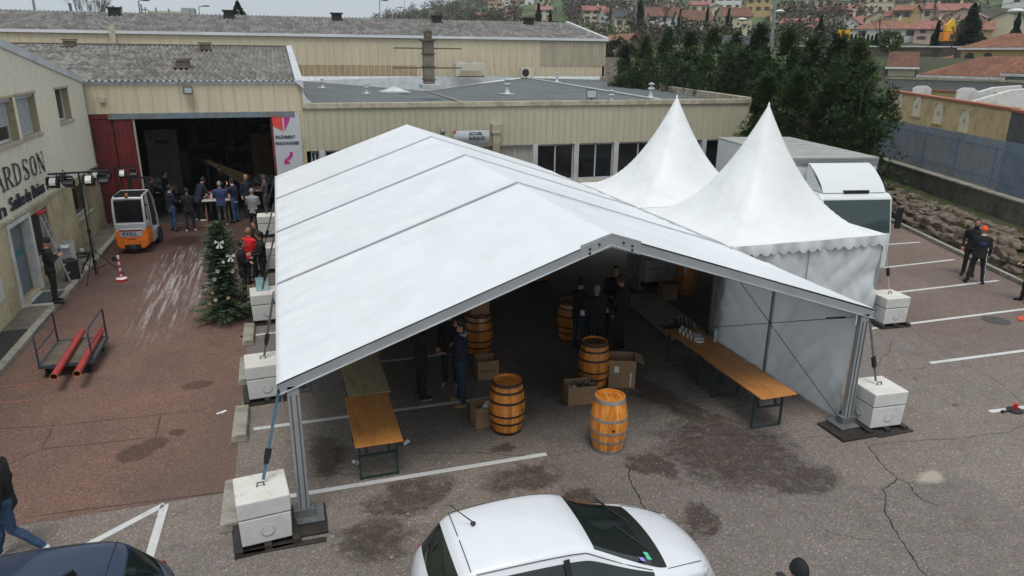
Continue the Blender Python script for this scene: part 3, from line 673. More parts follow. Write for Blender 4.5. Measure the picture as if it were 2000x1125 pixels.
# ================================================================== OFFICE WITH FLAT ROOF
of = thing('office_building', 'long low cream office wing with a grey flat roof and a row of windows', 'building', (12, 45, 0))
X0, X1 = .95, 22.25
mb = MB(); facade(mb, (X0,X1), lambda u: 4.52, 2.72, [], TF, .2); ribs(mb, (X0,X1), lambda u: 4.44, 2.74, [], TF, .3, .04, .03); mb.build('front_cladding', M_cream2, of, world=True)
mb = MB(); mb.box((X0-.05,YF-.08,4.44),(X1+.1,YF+.22,4.66)); mb.build('parapet', M_stone, of, world=True, bevel=.015)
e1 = Vector((X1+.1,YF+.2,0)); e2 = Vector((29.9,65.8,0))
mb = MB(); mb.bar((e1.x,e1.y,4.5),(e2.x,e2.y,4.5),.3,.45); mb.build('parapet', M_stone, of, world=True, bevel=.02)
mb = MB(); mb.bar((e1.x,e1.y,2.2),(e2.x,e2.y,2.2),.2,4.4); mb.build('side_wall', M_cream2, of, world=True)
M_felt = mat('roof_felt', (.115,.13,.13), .85, var=.18, scale=.6, dirt=(.085,.09,.09), dscale=.8, bump=.15, bscale=60)
mb = MB(); A=(X0,31.4,4.36); B=(8.9,31.4,4.22); C=(X1,31.4,4.36); A2=(2.1,66,4.37); B2=(12.7,66,3.5); K2=(22.2,66,4.62); D2=(29.8,66,4.45); Kf=(19,31.4,4.34)
A0=(X0,66,4.37)
mb.add([A,B,A2,B2,Kf,K2,C,D2,A0],[(0,1,3,2),(1,4,5,3),(4,6,7,5),(0,2,8)]); mb.build('roof_deck', M_felt, of, world=True)
M_silv = mat('silver_flashing', (.55,.57,.58), .35, metal=.35, var=.15, scale=2)
mb = MB()
top = 4.75
pts = [(1.0,4.37),(2.1,4.37),(12.7,3.5),(22.2,4.62),(29.8,4.45)]
for (a, za), (b, zb) in zip(pts, pts[1:]): mb.add([(a,65.8,za),(b,65.8,zb),(b,65.95,max(top,zb)),(a,65.95,max(top,za))], [(0,1,2,3)])
mb.bar((22.2,65.7,4.66),(19.2,32.2,4.40),.35,.05); mb.build('flashing', M_silv, of, world=True)
mb = MB(); mb.bar((12.6,65,3.56),(9.0,32,4.26),.3,.03); mb.build('valley_gutter', mat('gutter_dirty', (.2,.19,.17), .6, var=.5, scale=1.5), of, world=True)
# roof vents: find the roof height under each picture position
def roof_pt(px, py):
    from mathutils.geometry import intersect_ray_tri
    V = [Vector(q) for q in (A,B,A2,B2,Kf,K2,C,D2,A0)]
    for tri in ((0,1,3),(0,3,2),(1,4,5),(1,5,3),(4,6,7),(4,7,5),(0,2,8)):
        h = intersect_ray_tri(V[tri[0]],V[tri[1]],V[tri[2]], ray(px,py), CAM, True)
        if h: return h
    return onY(px,py,45)
def vent(px, py, s, lab):
    p = roof_pt(px, py); t = thing('roof_vent', lab, 'roof vent', p, 0, 'metal roof vents on the flat roof')
    mb = MB(); mb.cbox((0,0,.02),(.75*s,.75*s,.04)); mb.build('base_plate', M_silv, t, bevel=.01)
    mb = MB(); mb.lathe([(.22*s,.0),(.12*s,.18*s),(.09*s,.5*s)],12); mb.lathe([(.2*s,.5*s),(.22*s,.56*s),(.06*s,.68*s),(.05*s,.75*s)],12); mb.lathe([(.17*s,.76*s),(.19*s,.82*s),(.02*s,.9*s)],12); mb.build('cowl', M_silv, t, smooth=True, angle=40)
vent(630,172,.75,'squat metal vent on the flat roof nearest the loading shed'); vent(716,183,.75,'metal vent on the flat roof left of the skylight'); vent(991,184,1.05,'tall two-tier metal vent in the middle of the flat roof')
vent(1088,160,.85,'small metal vent on the flat roof near the clad wall'); vent(1194,202,.75,'metal vent on the flat roof beside the silver strip'); vent(1271,192,.95,'metal vent on the flat roof behind the first white peak')
p = roof_pt(770,182); t = thing('roof_skylight', 'low silver skylight hood on the flat roof beside the gutter', 'skylight', p); mb = MB(); mb.box((-1.1,-.8,0),(1.1,.8,.16)); mb.build('kerb_frame', M_silv, t, bevel=.02); mb = MB(); mb.add([(-.9,-.6,.165),(.9,-.6,.165),(.9,.6,.165),(-.9,.6,.165),(0,0,.5)],[(0,1,4),(1,2,4),(2,3,4),(3,0,4)]); mb.build('hood', M_flash, t)
p = roof_pt(1106,203); t = thing('floodlight', 'black square floodlight frame on the office roof edge', 'floodlight', (p.x,YF+.1,4.66)); mb = MB()
for a, b in (((-.25,0,.1),(.25,0,.1)),((-.25,0,.1),(-.2,.15,.45)),((.25,0,.1),(.3,.15,.45)),((-.2,.15,.45),(.3,.15,.45))): mb.bar(a,b,.04)
mb.bar((0,0,0),(0,0,.1),.04); mb.build('frame', M_blk, t); mb = MB(); mb.add([(-.22,.005,.12),(.23,.005,.12),(.27,.13,.43),(-.18,.13,.43)],[(0,1,2,3)]); mb.build('lens', mat('lens_grey2', (.3,.33,.33), .3), t)
# ventilation duct stack and cooling units
p = roof_pt(838,168); t = thing('chimney_stack', 'tall rusty square duct stack with steel stays against the long clad wall', 'chimney', (p.x,p.y,p.z-.1)); H_ = 4.1
hh = (onY(838,75,p.y).z-p.z)
mb = MB(); mb.cbox((0,0,hh/2),(.62,.6,hh)); mb.build('shaft', mat('stack_grey', (.21,.18,.15), .85, var=.4, scale=2, dirt=(.08,.06,.05), dscale=1), t, bevel=.02)
for k in range(4): mb = MB(); mb.cbox((0,0,.5+hh*k*.27),(.72,.7,.08)); mb.build('band', M_rust, t)
mb = MB(); mb.cbox((0,0,hh+.02),(.95,.9,.12)); mb.lathe([(.25,hh+.1),(.25,hh+.5)],10); mb.lathe([(.3,hh+.55),(.05,hh+.7)],10); mb.build('cap', M_rust, t)
for z in (hh*.42, hh*.83): mb = MB(); mb.bar((-2.1,0,z),(2.1,.1,z),.07); mb.build('stay', M_rust, t)
mb = MB(); mb.cbox((0,-.2,.1),(1.1,1.1,.25)); mb.build('base_flashing', M_silv, t, bevel=.02)
p = onY(918,150,64.5); t = thing('cooling_unit', 'long cream twin-fan cooling unit mounted on the clad wall', 'air conditioner', (p.x,64.6,p.z)); M_ac = mat('ac_cream', (.55,.51,.41), .6, var=.08)
mb = MB(); mb.box((-1.35,-.5,.5),(1.35,.5,1.15)); mb.prism([(-1.35,.5),(-1.35,0.02),(-1.2,.02),(-.95,.5)],-.5,-.45,0,lambda u,v,w:(u,w,v)); mb.prism([(1.35,.5),(.95,.5),(1.2,.02),(1.35,.02)],-.5,-.45,0,lambda u,v,w:(u,w,v)); mb.build('casing', M_ac, t, bevel=.02)
for x in (-.65,.65): mb = MB(); mb.lathe([(.42,1.15),(.42,1.25),(.36,1.27)],16,(x,0,0)); mb.build('fan_cowl', M_silv, t)
mb = MB(); mb.box((-1.25,-.4,-.02),(1.25,.4,.06)); mb.build('support_bracket', M_rust, t)
def acunit(p, rz, lab, s=1.0, side=False):
    t = thing('air_conditioner', lab, 'air conditioner', p, rz); mb = MB(); mb.box((-.45*s,-.18*s,.05),(.45*s,.18*s,.7*s)); mb.build('casing', M_ac, t, bevel=.02)
    mb = MB(); mb.lathe([(.25*s,0),(.25*s,.02),(.2*s,.03)],16,(-.12*s,-.18*s,.37*s),M=Matrix.Rotation(R(90),3,'X')); mb.build('fan_grille', M_blk, t)
    for a in (-.3,.3): mb = MB(); mb.box((a*s-.03,-.18*s,0),(a*s+.03,.18*s,.05)); mb.build('foot', M_blk, t)
p = roof_pt(1028,153); acunit((p.x,min(p.y,64.8),p.z), 0, 'small white air conditioner on the flat roof below the long clad wall', 1.35)
p = onY(1466,248,32.2); acunit((22.65,32.2,p.z-.1), R(90), 'white air conditioner bracketed high on the end wall of the office wing', 1.15)
# windows of the office
M_post = mat('window_post', (.50,.51,.51), .5, var=.06, dirt=(.4,.37,.32))
mb = MB(); facade(mb, (X0,X1), lambda u: .95, 0, [], TF, .25); mb.build('base_wall', M_render, of, world=True)
mb = MB(); mb.box((X0,YF+.05,.95),(X1,YF+.3,1.03)); mb.build('sill', M_post, of, world=True)
def U(px, py=320): return onY(px, py, YF).x
posts = [U(968),U(1045),U(1125),U(1202),U(1290),U(1372)]
wd = posts[1]-posts[0]; xs = posts+[posts[-1]+wd]
x = posts[0]
pl = [x-wd*k for k in range(4,0,-1)]+xs
pl = [q for q in pl if X0+.3 < q < X1-.1]
for x in pl: mb = MB(); mb.box((x-.12,YF-.03,.95),(x+.12,YF+.25,2.72)); mb.build('window_post', M_post, of, world=True, bevel=.01)
edges = [X0+.05]+pl+[X1-.05]
M_blind = mat('office_blind', (.33,.31,.27), .7, var=.1, scale=1)
for i, (a, b) in enumerate(zip(edges, edges[1:])):
    if b-a < .4: continue
    a += .12; b -= .12
    mb = MB(); mb.box((a,YF+.16,1.03),(b,YF+.18,2.71)); wn_ = mb.build('window', M_glass, of, world=True)
    mb = MB(); c = a+(b-a)*.5
    for q in (((a,1.03),(a+.05,2.71)),((b-.05,1.03),(b,2.71)),((c-.03,1.03),(c+.03,2.71)),((a+.05,2.64),(b-.05,2.71)),((a+.05,1.03),(b-.05,1.1))): mb.box((q[0][0],YF+.12,q[0][1]),(q[1][0],YF+.155,q[1][1]))
    mb.build('frame', M_post, wn_, world=True)
    if i in (4,5): mb = MB(); mb.box((a+.05,YF+.14,1.1),(b-.05,YF+.158,2.64)); mb.build('blind', M_blind, wn_, world=True)
mb = MB(); mb.box((U(967)-.16,YF-.25,0),(U(967)+.16,YF-.032,3.35)); mb.cbox((U(967),YF-.16,3.5),(.42,.3,.42)); mb.build('downpipe_box', M_stone, of, world=True, bevel=.015)
sg = thing('office_sign', 'silver sign reading ACCUEIL BUREAUX on the cream office wall', 'sign', (U(920),YF-.1,2.8))
a = onY(886,256,YF-.1); b = onY(956,281,YF-.1)
mb = MB(); mb.grid(10,1,lambda u,v:(a.x+(b.x-a.x)*v, YF-.04-.07*math.sin(PI*u), b.z+(a.z-b.z)*u)); mb.build('panel', mat('sign_silver', (.50,.52,.54), .35, metal=.3, var=.15, scale=2), sg, world=True, smooth=True)
ftext('ACCUEIL', (916,264), (943,264), .19, YF-.12, sg, M_txt); ftext('BUREAUX', (916,273), (947,273), .19, YF-.125, sg, M_txt)
mb = MB(); q = onY(889,258,YF-.1); mb.prism([(q.x-.08,q.z+.05),(q.x-.02,q.z+.06),(q.x-.02,q.z-.07),(q.x-.08,q.z-.03)][::-1],0,.01,0,lambda u,v,w:(u,YF-.1-w,v)); mb.prism([(q.x-.01,q.z+.06),(q.x+.05,q.z+.05),(q.x+.04,q.z-.03),(q.x-.01,q.z-.07)][::-1],0,.01,0,lambda u,v,w:(u,YF-.1-w,v)); mb.build('emblem', M_reds, sg, world=True)
p = onY(861,252,YF); t = thing('siren', 'small grey horn lamp fixed to the office cladding above the marquee ridge', 'lamp', (p.x,YF-.05,p.z-.05)); mb = MB(); mb.tube([(0,.02,.1),(0,-.1,.08)],.03,8); mb.tube([(0,-.05,.12),(.02,-.28,-.1)],[.05,.12],12); mb.build('horn', M_alu, t, smooth=True, angle=40)
# ================================================================== LONG WAREHOUSE BEHIND
lw = thing('warehouse', 'very long cream clad warehouse with a corrugated roof across the background', 'warehouse', (0, 72, 0))
YB = 66.0; TBk = lambda u, z, d: (u, YB+d, z)
zt = 8.02
mb = MB(); facade(mb, (-30,30.3), lambda u: zt, 0, [], TBk, .3); ribs(mb, (-30,23.6), lambda u: zt-.1, 5.7, [], TBk, .75, .12, .05); ribs(mb, (-30,30.3), lambda u: 5.68, 4.3, [], TBk, .5, .08, .04); mb.build('front_cladding', M_cream, lw, world=True)
mb = MB(); ribs(mb, (23.6,30.25), lambda u: zt-.1, 5.7, [], TBk, .33, .2, .07); mb.box((23.6,YB-.012,5.7),(30.28,YB-.004,zt-.1)); mb.build('worn_panel', M_worn, lw, world=True)
mb = MB(); mb.box((-30,YB-.006,4.3),(12,YB-.001,5.68)); mb.build('dirty_band', M_band, lw, world=True)
mb = MB(); mb.box((-30,YB-.2,zt-.06),(30.45,YB+.05,zt+.16)); mb.build('gutter', mat('gutter_white', (.62,.64,.66), .5, var=.12, scale=.3), lw, world=True)
rf2 = corr_roof('roof', -42, 30.2, YB-.1, zt+.1, 76.5, 9.98, .36, .06, M_fibre2, lw)
mb = MB(); mb.add([(-42,76.5,9.95),(30.2,76.5,9.95),(30.2,90,8),(-42,90,8)],[(0,1,2,3)]); mb.build('rear_slope', M_fibre, rf2, world=True)
mb = MB(); mb.prism([(66,0),(90,0),(90,8),(76.5,9.95),(66,8.05)],30.0,30.25,0,lambda u,v,w:(w,u,v)); mb.build('gable_wall', M_cream, lw, world=True)
mb = MB(); mb.bar((30.35,65.8,8.15),(30.35,76.5,10.05),.3,.2); mb.build('verge_flashing', M_wht, lw, world=True)
for px in (230,450,657,850,1028):
    p = onY(px, 46, 75.3); mb = MB(); z = zt+.1+(74.6-YB)*.179; mb.cbox((p.x,74.6,z+.25),(.9,.8,.6)); mb.cbox((p.x,74.6,z+.6),(1.15,1.0,.12)); mb.build('roof_vent', mat('vent_black', (.03,.027,.025), .9), rf2, world=True)
mb = MB(); p = onY(220,60,YB); mb.box((p.x-.25,YB-.25,5.0),(p.x+.2,YB-.03,zt+.5)); mb.build('downpipe', M_stone, lw, world=True)
# ================================================================== MARQUEE
def fabric(name, c, trans=0.0, wr=.35, grime=.0):
    n = NT(name); a = n.noise(.8, 4, .6); o = n.ramp(a.outputs[0], [(.3, tuple(x*.93 for x in c)), (.7, c)])
    if grime:
        g = n.noise(1.3, 6, .7); o = n.mix(n.ramp(g.outputs[0], [(.5, 0.0), (.75, grime)]), o, (.45,.44,.36))
    bk = n.new('ShaderNodeTexBrick'); bk.inputs['Scale'].default_value = .42; bk.inputs['Mortar Size'].default_value = .0; bk.inputs['Color1'].default_value = (.955,.96,.965,1); bk.inputs['Color2'].default_value = (1,1,1,1); n.link(n.mapping((1,1,1), rot=(0,0,PI/2)), bk.inputs['Vector']); o = n.mix(1.0, o, bk.outputs['Color'], 'MULTIPLY')
    n.base(o); n.b.inputs['Roughness'].default_value = .5; n.b.inputs['Specular IOR Level'].default_value = .35
    w1 = n.noise(1.2, 3, .5, vec=n.mapping((1, 1, 1), rot=(.3,.2,.6)), dist=1.2); w2 = n.noise(6, 4, .6, vec=n.mapping((.4, 1.6, 1)))
    b = n.bump(w1.outputs[0], wr, .06); n.bump(w2.outputs[0], wr*.5, .012, b)
    if trans:
        t = n.new('ShaderNodeBsdfTranslucent'); n.link(o, t.inputs[0]); mx = n.new('ShaderNodeMixShader'); mx.inputs[0].default_value = trans
        n.link(n.b.outputs[0], mx.inputs[1]); n.link(t.outputs[0], mx.inputs[2]); n.link(mx.outputs[0], n.out.inputs[0])
    return n.mat
M_roof = fabric('white_pvc_roof', (.75,.77,.79), 0, .45, .12); M_peak = fabric('white_pvc_peak', (.76,.77,.77), .0, .35, .3)
M_wall = fabric('white_pvc_wall', (.76,.79,.81), .15, .35); M_wallt = fabric('white_pvc_inner_wall', (.72,.75,.77), .5, .4)
M_beam = mat('anodised_beam', (.34,.355,.37), .5, metal=.3, var=.08, scale=2)
M_seam = mat('seam_keder', (.36,.37,.39), .5)
mq = thing('marquee', 'large white gable-roofed marquee with an open front end over the parking bays', 'marquee', (4.7, 9.6, 0))
FR = [9.62, 14.12, 18.60, 23.15, 27.8]
EL = (-.36, 2.27); ER = (9.90, 2.33); AP = (4.60, 4.06)
def rz(u):   # u 0..1 left eave -> apex (.5) -> right eave
    if u <= .5: k = u*2; return EL[0]+(AP[0]-EL[0])*k, EL[1]+(AP[1]-EL[1])*k
    k = u*2-1; return AP[0]+(ER[0]-AP[0])*k, AP[1]+(ER[1]-AP[1])*k
for bi, (ya_, yb_) in enumerate(zip([FR[0]-.13]+FR[1:], FR[1:])):
    mb = MB(); NU, NV = 110, 44
    def fn(u, v, ya_=ya_, yb_=yb_):
        e = (u*1.06-.03); y = ya_+(yb_-ya_)*v
        if e < 0 or e > 1:
            x, z = rz(max(0, min(1, e))); o = (-e if e < 0 else e-1)/.03
            return (x+(-.015 if e < 0 else .015)*o, y, z-.16*o+.01*math.sin(y*9+bi)*o)
        x, z = rz(e); s = max(0,math.sin(PI*v))**.7; k = min(e, 1-e)*2
        sag = .055*s*math.sin(PI*(abs(e-.5)*2))
        wr = noise.noise((x*.5, y*2.6+bi*7, 1.3))*.06*math.exp(-k*4)*s + noise.noise((x*3.2, y*.7+bi*3, 9))*.016*math.exp(-min(v,1-v)*10)*min(1,min(v,1-v)*30) + noise.noise((x*.8+bi, y*.8, 4))*.012*s
        peak = -.02*s*math.exp(-((e-.5)/.02)**2)
        return (x, y, z-sag+wr+peak)
    mb.grid(NU, NV, fn); mb.build('roof_panel', M_roof, mq, world=True, smooth=True)
for i, y in enumerate(FR):
    mb = MB()
    l = Vector((EL[0]+.03, y, EL[1]+.03)); a = Vector((AP[0], y, AP[1]+.03)); r = Vector((ER[0]-.03, y, ER[1]+.03))
    if 0 < i < len(FR)-1: mb.bar(l, a, .05, .02); mb.bar(a, r, .05, .02); mb.build('roof_seam', M_seam, mq, world=True)
    yb = y+.0 if i else y-.06
    for nm, p, q in (('rafter', Vector((EL[0]+.03,yb,EL[1]-.105)), Vector((AP[0],yb,AP[1]-.105))), ('rafter', Vector((AP[0],yb,AP[1]-.105)), Vector((ER[0]-.03,yb,ER[1]-.105)))):
        mb = MB(); mb.bar(p, q, .11, .155); b = mb.build(nm, M_beam, mq, world=True, bevel=.01)
        if i == 0:
            m2 = MB(); s_ = Vector((0,-.065,0)); m2.bar(p+s_-Vector((0,0,.06)), q+s_-Vector((0,0,.06)), .02, .012); m2.build('groove', M_flash, b, world=True)
    for nm, x, ez in (('leg', -.15, EL[1]), ('leg', 9.68, ER[1])):
        mb = MB(); mb.box((x-.085,yb-.055,.03),(x+.085,yb+.055,ez-.06)); lg = mb.build(nm, M_beam, mq, world=True, bevel=.012)
        m2 = MB()
        for dx in (-.04,.04): m2.box((x+dx-.008,yb-.066,.06),(x+dx+.008,yb-.056,ez-.2))
        m2.build('groove', mat('groove_dark', (.08,.08,.085), .6), lg, world=True)
        m3 = MB(); m3.box((x-.28,yb-.22,.0+(.06 if i==0 else .01)),(x+.28,yb+.22,.03+(.06 if i == 0 else .01))); m3.box((x-.15,yb-.09,.05),(x+.15,yb+.09,.22)); m3.build('base_plate', mat('galv_dark', (.16,.165,.17), .6, metal=.4, var=.3), lg, world=True, bevel=.005)
    if i == 0:
        mb = MB(); mb.prism([(AP[0]-.5,AP[1]-.36),(AP[0]-.5,AP[1]-.14),(AP[0],AP[1]+.02),(AP[0]+.5,AP[1]-.14),(AP[0]+.5,AP[1]-.36),(AP[0],AP[1]-.20)][::-1], yb-.064, yb-.056, 0, lambda u,v,w:(u,w,v)); g_ = mb.build('gusset_plate', M_beam, mq, world=True)
        for dx, dz in ((-.35,-.2),(-.2,-.14),(.2,-.14),(.35,-.2),(-.35,-.27),(.35,-.27)): mb = MB(); mb.lathe([(.018,0),(.018,.02)],8,(AP[0]+dx,yb-.064,AP[1]+dz),M=Matrix.Rotation(R(90),3,'X')); mb.build('bolt', M_blk, g_, world=True)
    mb = MB(); mb.bar((AP[0]-.0,y,AP[1]-.2),(AP[0],FR[min(i+1,4)],AP[1]-.2),.08,.1)
    if i < 4: mb.build('ridge_purlin', M_beam, mq, world=True)
for x, z in ((EL[0]+.12, EL[1]-.1),(ER[0]-.12, ER[1]-.1)):
    mb = MB(); mb.bar((x,FR[0],z),(x,FR[-1],z),.07,.09); mb.build('eave_purlin', M_beam, mq, world=True)
# side wall of the first bay on the right, with wrinkles; bottom hangs loose
def curtain(name, p0, p1, zt0, zt1, m, parent, amp=.03, fr=7, zb=.03, seed=0, nu=50, nv=24, normal=None):
    p0 = Vector(p0); p1 = Vector(p1); d = (p1-p0); L = d.length; d.normalize(); nn = Vector((-d.y, d.x, 0))
    def fn(u, v):
        z = zb+(zt0+(zt1-zt0)*u-zb)*v
        a = noise.noise((u*L*1.1+seed, z*.8-u*L*.7, seed))*1.2 + (.35-abs(noise.noise((u*L*2.1+z*1.1, z*.7, seed+3))))*1.5 + (.3-abs(noise.noise((u*L*1.3-z*1.4, z*.9+u*L*.4, seed+8))))*1.2
        return p0 + d*(L*u) + nn*(amp*a*math.sin(PI*min(1, max(.06, v)))**.5*(1.25-v)) + Vector((0,0,z))
    mb = MB(); mb.grid(nu, nv, fn, 0); return mb.build(name, m, parent, world=True, smooth=True)
curtain('side_wall', (9.72,9.75,0), (9.72,14.05,0), 2.2, 2.2, M_wallt, mq, .09, seed=2, nu=70, nv=40)
mb = MB(); mb.bar((9.66,12.0,.02),(9.66,12.0,2.2),.05); mb.build('middle_post', M_beam, mq, world=True)
for a, b in (((9.6,9.7,.15),(9.6,14.0,2.2)),((9.6,9.7,2.15),(9.6,14.0,.35))): mb = MB(); mb.tube([a,b],.007,6); mb.build('bracing_cable', M_blk, mq, world=True)
mb = MB(); a = Vector((9.6,9.9,2.07)); b = Vector((9.6,10.35,1.89)); mb.tube([a,b],.018,8); mb.build('turnbuckle', M_blk, mq, world=True)
# left corner hanging flap
curtain('corner_flap', (-.31,9.62,0), (-.31,9.95,0), 2.2, 2.15, M_roof, mq, .04, zb=1.75, seed=9, nu=8, nv=8)
for k, y in enumerate(FR[1:4]):
    curtain('eave_flap', (-.37,y-.18,0), (-.37,y+.16,0), 2.2, 2.2, M_roof, mq, .05, zb=1.88, seed=k*3, nu=8, nv=6)
# ================================================================== PAGODA TENTS
def pagoda(x0, y0, s, zp, lab, rootlab, walls):
    t = thing('pagoda_tent', lab, 'tent', (x0+s/2, y0+s/2, 0)); h = s/2; ze = 2.42
    mb = MB(); N = 56; vs = {}
    def hgt(x, y):
        q = max(abs(x), abs(y))/h; c = math.hypot(x, y)/(h*1.30)
        a = q**1.2; m_ = c*(1-a)+q*a; m_ = min(1, m_)
        return ze+(zp-ze)*((1-m_)**2.05)*(1-.0*q) 
    def fn(u, v):
        x = (u*2-1)*h; y = (v*2-1)*h
        # squeeze the grid towards the peak
        x = math.copysign(abs(x/h)**1.6, x)*h; y = math.copysign(abs(y/h)**1.6, y)*h
        w = noise.noise((x*1.1+x0, y*1.1, 3))*.012
        return (x, y, hgt(x, y)+w)
    mb.grid(N, N, fn); mb.build('canopy', M_peak, t, smooth=True)
    mb = MB(); mb.lathe([(.05,zp-.28),(.028,zp-.02),(.006,zp+.05)],10); mb.build('finial', M_peak, t, smooth=True)
    # scalloped valance
    mb = MB(); nsc = 17
    for a, b in (((-h,-h),(h,-h)),((h,-h),(h,h)),((h,h),(-h,h)),((-h,h),(-h,-h))):
        a = Vector((*a,0)); b = Vector((*b,0)); d = (b-a).normalized(); nn = Vector((d.y,-d.x,0)); vv = []; M = nsc*8
        for i in range(M+1):
            f = i/M; ph = (f*nsc) % 1; drop = .20+.075*math.sin(PI*ph); wv = .02*math.sin(f*23+x0)+.015*math.sin(f*61)
            P_ = a+(b-a)*f+nn*.015; vv += [P_+Vector((0,0,ze+.0)), P_+nn*(.02+wv)+Vector((0,0,ze-drop*.5)), P_+nn*(.015+wv*1.5)+Vector((0,0,ze-drop))]
        mb.add(vv, [(3*i+k, 3*i+3+k, 3*i+4+k, 3*i+1+k) for i in range(M) for k in (0,1)])
    mb.build('valance', fabric('white_pvc_valance', (.70,.72,.73), .15, .5), t, smooth=True)
    for sx in (-1,1):
        for sy in (-1,1): mb = MB(); mb.box((sx*(h-.07)-.035,sy*(h-.07)-.035,.02),(sx*(h-.07)+.035,sy*(h-.07)+.035,ze)); mb.cbox((sx*(h-.07),sy*(h-.07),.012),(.25,.25,.02)); mb.build('leg', M_beam, t, bevel=.006)
    mb = MB()
    for a, b in (((-h,-h),(h,-h)),((h,-h),(h,h)),((h,h),(-h,h)),((-h,h),(-h,-h))): mb.bar((a[0]*.97,a[1]*.97,ze-.06),(b[0]*.97,b[1]*.97,ze-.06),.05,.08)
    mb.build('frame', M_beam, t)
    X, Y = x0+h, y0+h
    for w in walls:
        if w == 'f': curtain('front_wall', (X-h+.05,Y-h+.03,0), (X+h-.05,Y-h+.03,0), ze-.05, ze-.05, M_wall, t, .085, seed=5, nu=80, nv=40); m2 = MB(); m2.bar((X-.05,Y-h-.01,.03),(X-.05,Y-h-.01,ze-.1),.03,.015); m2.build('wall_seam', M_seam, t, world=True)
        if w == 'r': curtain('side_wall', (X+h-.03,Y-h+.05,0), (X+h-.03,Y+h-.05,0), ze-.05, ze-.05, M_wall, t, .045, seed=8)
        if w == 'b': curtain('back_wall', (X+h-.05,Y+h-.03,0), (X-h+.05,Y+h-.03,0), ze-.05, ze-.05, M_wall, t, .045, seed=11)
    return t
p = onY(1495,203,13.75+2.28); pagoda(9.73, 13.75, 4.52, p.z+.0, 'nearer white peaked tent with scalloped valance joined to the marquee', '', 'fr')
p = onY(1317,188,18.3+2.25); pagoda(9.73, 18.35, 4.5, p.z+.0, 'farther white peaked tent, second peak in front of the office windows', '', 'r')
# ================================================================== CONCRETE BLOCKS, STRAPS, BOARDS
M_block = mat('white_block', (.62,.62,.60), .75, var=.06, scale=5, bump=.15, bscale=30, dirt=(.54,.53,.50), dscale=3)
n_ = NT('block_top'); nz = n_.noise(14, 6, .8); n3 = n_.noise(3, 3); o_ = n_.ramp(n3.outputs[0], [(.35, (.6,.58,.52)), (.7, (.68,.67,.63))]); o_ = n_.mix(n_.ramp(nz.outputs[0], [(.6, 0.0), (.66, .8)]), o_, (.14,.12,.09))
r5 = n_.noise(4, 2); o_ = n_.mix(n_.ramp(r5.outputs[0], [(.66, 0.0), (.74, .7)]), o_, (.6,.33,.12)); n_.base(o_); n_.b.inputs['Roughness'].default_value = .85; M_btop = n_.mat
M_board = mat('wet_board', (.03,.024,.02), .6, var=.4, scale=6)
def block():
    t = thing('ballast_block', '', 'concrete block', (0,0,0), 0, 'white concrete ballast blocks around the tents')
    mb = MB(); 
    for a, b in (((-.45,-.42),(-.05,.42)),((.05,-.42),(.45,.42))): mb.box((a[0],a[1],.0),(b[0],b[1],.03))
    for x in (-.38,0,.38): mb.box((x-.05,-.42,.03),(x+.05,.42,.1))
    mb.build('pallet', M_board, t)
    def rbx(mb, w, z0, z1, tp=0): mb.add([(-w,-w,z0),(w,-w,z0),(w,w,z0),(-w,w,z0),(-w-tp,-w-tp,z1),(w+tp,-w-tp,z1),(w+tp,w+tp,z1),(-w-tp,w+tp,z1)],[(0,3,2,1),(0,1,5,4),(1,2,6,5),(2,3,7,6),(3,0,4,7),(4,5,6,7)],[0,0,0,0,0,1])
    mb = MB(); rbx(mb,.335,.1,.52,.012); b0 = mb.build('lower_block', [M_block,M_btop], t, bevel=.018)
    mb = MB(); rbx(mb,.352,.532,.80,.004); mb.build('upper_block', [M_block,M_btop], t, bevel=.02)
    for c, Mx in (((0.02,-.340,.30), Matrix.Rotation(R(90),3,'X')), ((-.340,.0,.30), Matrix.Rotation(R(-90),3,'Y'))):
        mb = MB(); mb.lathe([(.105,-.012),(.098,.006),(.08,.003),(.02,-.002)],20,c,M=Mx); mb.build('dimple', mat('dimple', (.50,.50,.48), .8), b0, smooth=True)
    mb = MB(); mb.tube([(-.05,0,.79),(-.04,0,.86),(.04,0,.86),(.05,0,.79)],.012,6); mb.build('lifting_eye', M_rust, t)
    return t
B0 = block(); B0.location = (-.70, 9.36, 0); B0.rotation_euler = (0,0,R(6)); B0['label'] = 'white concrete block with stained top at the open front left corner of the marquee'
mb = MB(); mb.box((-.32,9.12,.0),(.16,9.85,.05)); mb.box((-1.02,8.93,.0),(.12,9.02,.03)); single('ground_board', mb, M_board, 'dark wet plywood board under the front left marquee leg', 'board', bevel=.01)
blks = [(-.73,14.0,4,'white concrete block second from the front on the driveway side of the marquee'),(-.76,18.55,3,'white concrete block beside the decorated fir with a blue carton on top'),(-.8,23.3,0,'white concrete block behind the group of four talking beside the marquee'),(-.78,28.1,0,'farthest white concrete block on the driveway side, behind the grey-jacketed man'),
        (10.26,9.50,-4,'white concrete block at the front right corner of the marquee with an orange stain'),(14.70,13.80,-4,'white concrete block at the outer corner of the nearer peaked tent'),(10.42,18.75,3,'white concrete block standing in shade under the marquee beside a barrel')]
for x, y, r_, l_ in blks: dup(B0, (x,y,0), R(r_), l_)
mb = MB(); mb.box((9.2,9.05,.0),(10.15,9.75,.05)); mb.box((9.95,9.0,.0),(10.75,9.2,.035)); single('ground_board', mb, M_board, 'dark plywood board under the front right marquee leg', 'board', bevel=.01)
M_strapb = mat('blue_strap', (.07,.15,.22), .7, var=.2, scale=20); M_strapg = mat('grey_strap', (.10,.105,.11), .7, var=.2)
